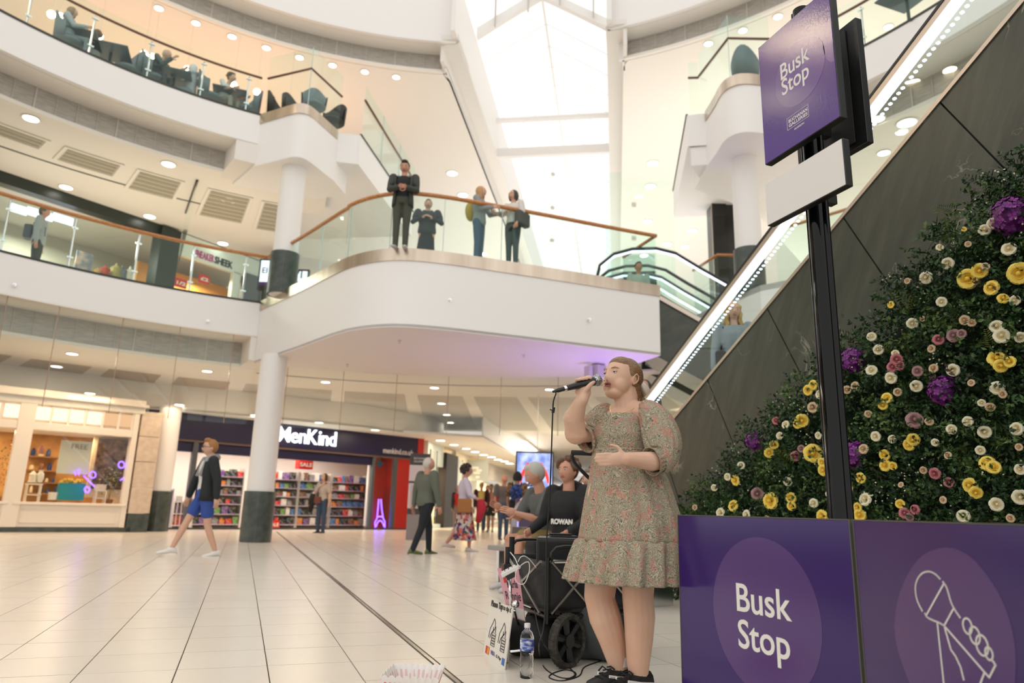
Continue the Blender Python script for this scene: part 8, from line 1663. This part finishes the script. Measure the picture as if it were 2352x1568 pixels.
# boards
def leaning(label, nm, corners, m, th=.006):
    c0 = sum(np.array(c) for c in corners)/4; c0[2] = min(c[2] for c in corners); t = thing(nm, label, 'sign', tuple(c0)); q = [V3(c)-V3(c0) for c in corners]
    MB().slab(q, -th).build('board', m, t); return t, q
bl, br = atz(1109, 1503, .004), atz(1158, 1538, .004); hb_ = np.linalg.norm
Dl, Dr = float(bl@FH), float(br@FH); tl, tr_ = vp(1127, 1377, Dl+.07), vp(1178, 1394, Dr+.07)
t, q = leaning('white leaning card reading Please Tap to tip with hand drawings', 'tip_sign', [bl, br, tr_, tl], cmat('white_card', (.74, .70, .64), .4))
Xb = (q[1]-q[0]); Wb = Xb.length; Yb = (q[3]-q[0]); Hb = Yb.length; xb, yb = Xb.normalized(), Yb.normalized(); yb = (yb-xb*yb.dot(xb)).normalized(); nb = xb.cross(yb)
def onb(u, v, off=.0015): return q[0]+Xb*u+(Yb*(1-u)+(q[2]-q[1])*u)*v+nb*off
def btext(s, u, v, size, m, nm='lettering', sx=1., bold=.0008, u1=None):
    t_ = MB(); text_mb(t_, s, (0, 0, 0), (1, 0, 0), (0, 1, 0), size, .0006, 0, sx, bold=bold)
    if u1: k = (u1-u)*Wb/max(a[0] for a in t_.v); t_.v = [(a[0]*k, a[1], a[2]) for a in t_.v]
    t_.v = [tuple(onb(u+x/Wb, v+y/Hb, .0012+z)) for x, y, z in t_.v]; t_.build(nm, m, t)
ink = cmat('black_ink', (.02, .02, .02), .5)
btext('Please Tap', .06, .90, .042, ink, bold=.0018, u1=.60); btext('to tip £', .62, .905, .032, ink, bold=.0008, u1=.96)
def bline(pts, r=.0016):
    MB().tube([onb(u, v, .0018) for u, v in pts], r, 5).build('drawn_line', ink, t)
for ox, sc_ in ((.16, 1.), (.60, .85)):
    bline([(ox+.0, .34), (ox+.02, .50), (ox+.10, .60), (ox+.16, .70), (ox+.22, .64), (ox+.24, .55), (ox+.2, .50)]); bline([(ox+.06, .34), (ox+.09, .42), (ox+.14, .47), (ox+.20, .52)])
    bline([(ox+.14, .24), (ox+.14, .46), (ox+.30, .46), (ox+.30, .24), (ox+.14, .24)])
    for r_ in range(4): bline([(ox+.17, .28+.045*r_), (ox+.27, .28+.045*r_)], .0026)
    bline([(ox+.17, .56), (ox+.17, .47)]); bline([(ox+.27, .58), (ox+.27, .47)])
def brect(u0, v0, u1, v1, m, nm): MB().slab([onb(u0, v0, .0008), onb(u1, v0, .0008), onb(u1, v1, .0008), onb(u0, v1, .0008)], .0008).build(nm, m, t)
brect(.10, .06, .27, .19, cmat('card_red', (.6, .05, .02)), 'card_logo'); brect(.19, .07, .26, .18, cmat('card_orange', (.75, .32, .02)), 'card_logo'); btext('VISA', .34, .10, .026, cmat('visa_ink', (.12, .12, .25)), u1=.54); btext('G Pay', .59, .10, .02, ink, bold=.0002, u1=.82); brect(.86, .05, .97, .16, cmat('amex_blue', (.03, .14, .42)), 'card_logo')
Dp = 4.0
t, q = leaning('pink handwritten card with white lower half tied to the stand behind the tip sign', 'pink_sign', [vp(1168, 1415, Dp), vp(1207, 1427, Dp-.02), vp(1190, 1300, Dp+.02), vp(1142, 1305, Dp+.04)], cmat('pink_card', (.72, .34, .40), .6))
Xb = (q[1]-q[0]); Wb = Xb.length; Yb = (q[3]-q[0]); Hb = Yb.length; xb, yb = Xb.normalized(), Yb.normalized(); nb = xb.cross((yb-xb*yb.dot(xb)).normalized())
btext('Karla', .30, .60, .05, ink, bold=.0006, u1=.85); btext('Ronnie', .10, .36, .06, ink, bold=.0006, u1=.92); brect(.15, .02, .98, .22, cmat('white_card', (.74, .70, .64)), 'white_strip'); btext('I', .22, .05, .06, cmat('red_ink', (.5, .04, .04))); btext('I', .10, .70, .12, cmat('red_ink', (.5, .04, .04)))
# stand behind the boards
s0 = vp(1176, 1385, 3.88); st = thing('folding_stand', 'thin silver folding stand holding up the cards at the trolley end', 'stand', (s0[0], s0[1], 0)); 
def sl_p(px, py, D): return tuple(vp(px, py, D)-np.array([s0[0], s0[1], 0]))
MB().tube([sl_p(1171, 1322, 3.9), sl_p(1173, 1388, 3.88)], .0085, 10).build('pole', M['chrome'], st, smooth=True); MB().tube([sl_p(1166, 1256, 3.92), sl_p(1165, 1312, 3.9)], .012, 10).build('grip', M['blackmatte'], st, smooth=True)
fl_pt = lambda px, py: tuple(atz(px, py, .008)-np.array([s0[0], s0[1], 0]))
MB().tube([sl_p(1182, 1400, 3.88), fl_pt(1203, 1480)], .0075, 8).build('leg', M['chrome'], st); MB().tube([sl_p(1173, 1388, 3.88), fl_pt(1166, 1520)], .0075, 8).build('leg', M['chrome'], st); MB().tube([sl_p(1172, 1496, 3.75), sl_p(1205, 1492, 3.75)], .006, 8).build('spreader', M['chrome'], st)
MB().ball(sl_p(1184, 1387, 3.87), .02, 14, 10).build('knuckle', M['chrome'], st, smooth=True); MB().ball(fl_pt(1163, 1518), .016, 10, 8).build('rubber_foot', M['black'], st)
MB().box(sl_p(1162, 1306, 3.89), (.035, .035, .05)).build('clamp', M['black'], st, bevel=.004)
# power strip and white leads
a_, b_ = vp(1152, 1322, 3.86), vp(1194, 1300, 3.86); pw = thing('power_strip', 'white plug adaptor strip hung on the stand', 'power strip', tuple((a_+b_)/2)); dv = V3(b_-a_); Lp = dv.length; Rm = dv.to_track_quat('X', 'Z').to_matrix().to_4x4()
MB().box((0, 0, 0), (Lp, .03, .022), M4=Rm).build('casing', cmat('white_plastic', (.74, .72, .70), .35), pw, bevel=.004)
for k in range(4): MB().box((-Lp*.35+Lp*.2*k, 0, .014), (.018, .02, .010), M4=Rm).build('plug', cmat('white_plastic', (.74, .72, .7)), pw, bevel=.002)
MB().box((-.01, -.0, -.022), (.05, .03, .025), M4=Rm).build('black_adapter', M['black'], pw)
wc = cmat('white_cable', (.70, .66, .64), .45)
tag(MB().tube(smooth_pl([tuple(vp(*p)) for p in ((1172, 1268, 3.9), (1183, 1282, 3.86), (1190, 1298, 3.84), (1196, 1302, 3.84))], 4), .0028, 6).tube(smooth_pl([tuple(vp(*p)) for p in ((1190, 1290, 3.86), (1196, 1279, 3.86), (1206, 1277, 3.86), (1218, 1286, 3.88), (1232, 1304, 3.9))], 4), .0028, 6).tube(smooth_pl([tuple(vp(*p)) for p in ((1194, 1300, 3.85), (1207, 1291, 3.84), (1215, 1292, 3.84), (1216, 1310, 3.84), (1210, 1330, 3.83), (1202, 1341, 3.83), (1190, 1339, 3.83), (1184, 1328, 3.83), (1186, 1312, 3.84), (1192, 1303, 3.84))], 4), .0028, 6).build('white_leads', wc, None, smooth=True), 'tangle of white phone charging leads on the power strip', 'cable')
# water bottle
bt_ = atz(1209, 1558, 0); wb = thing('water_bottle', 'clear plastic water bottle with blue label and white cap on the floor', 'bottle', tuple(bt_))
r_, h_ = .033, .245; prof = [(0, .003), (.024, 0), (.031, .008), (.032, .03)]
for k in range(6): prof += [(.0325-.0025*(k % 2), .04+.012*k), ]
prof += [(.031, .115), (.033, .12), (.033, .175), (.031, .19), (.024, .207), (.013, .217), (.0125, .224)]
pm = bpy.data.materials.new('clear_plastic'); pm.use_nodes = True; pb = pm.node_tree.nodes['Principled BSDF']; pb.inputs['Transmission Weight'].default_value = 1; pb.inputs['Roughness'].default_value = .04; pb.inputs['IOR'].default_value = 1.30; pb.inputs['Base Color'].default_value = (.97, .98, .98, 1)
MB().lathe(prof, (0, 0, 0), 32).build('bottle_body', pm, wb, smooth=True); MB().lathe([(.0335, .125), (.0335, .172)], (0, 0, 0), 32).build('label', mat('blue_label', (.25, .35, .62), .35, tex=tex_noise(22, (.03, .07, .35), (.62, .68, .80), .42, .58, stretch=(1, 1, 3))), wb, smooth='auto')
MB().lathe([(0, .245), (.0135, .245), (.015, .242), (.015, .226), (.0125, .224)], (0, 0, 0), 24).build('cap', cmat('white_plastic', (.74, .72, .7)), wb, smooth='auto')
# striped popcorn tray at the bottom edge
zc_ = .10; c1_, c2__, c3_, c4_ = atz(905, 1527, zc_), atz(1022, 1530, zc_), atz(1008, 1562, zc_), atz(875, 1555, zc_); ctr = (c1_+c2__+c3_+c4_)/4; tray = thing('striped_tray', 'white and red striped scalloped tray at the bottom edge of the picture', 'tray', (ctr[0], ctr[1], 0))
ws_, rs_ = cmat('tray_white', (.80, .77, .74), .5), cmat('tray_red', (.75, .02, .03), .5); ps_ = cmat('tray_inner_stripe', (.74, .50, .47), .5)
cs = [c1_, c2__, c3_, c4_]
for k in range(4):
    a, b_ = V3(cs[k]-ctr), V3(cs[(k+1) % 4]-ctr); a.z = b_.z = zc_; a0, b0 = a*.72, b_*.72; a0.z = b0.z = .004; n = 40; ns_ = 8 if k % 2 == 0 else 5; vs = []
    for i in range(n+1): u = i/n; top = a.lerp(b_, u)+Vector((0, 0, .010*abs(math.sin(u*math.pi*ns_)))); vs += [tuple(a0.lerp(b0, u)), tuple(top)]
    o = MB().add(vs, [(2*i, 2*i+2, 2*i+3, 2*i+1) for i in range(n)]).build('tray_side', ws_, tray); sd = o.modifiers.new('t', 'SOLIDIFY'); sd.thickness = .0015
    nst = 11 if k % 2 == 0 else 7; nrm = (b_-a).cross(UV).normalized(); nrm = nrm if nrm.dot((a+b_)) > 0 else -nrm
    for i in range(nst):
        u0, u1 = (i+.30)/nst, (i+.72)/nst
        for off, m_, vt in ((.0022, rs_, .80), (-.0022, ps_, .86)):
            pp = [a0.lerp(b0, u0).lerp(a.lerp(b_, u0), .05), a0.lerp(b0, u1).lerp(a.lerp(b_, u1), .05), a0.lerp(b0, u1).lerp(a.lerp(b_, u1), vt), a0.lerp(b0, u0).lerp(a.lerp(b_, u0), vt)]; MB().add([tuple(p+nrm*off) for p in pp], [(0, 1, 2, 3)]).build('stripe', m_, o)
MB().prism([tuple((V3(c-ctr)*.72))[:2] for c in cs], .002, .005).build('tray_base', ws_, tray)
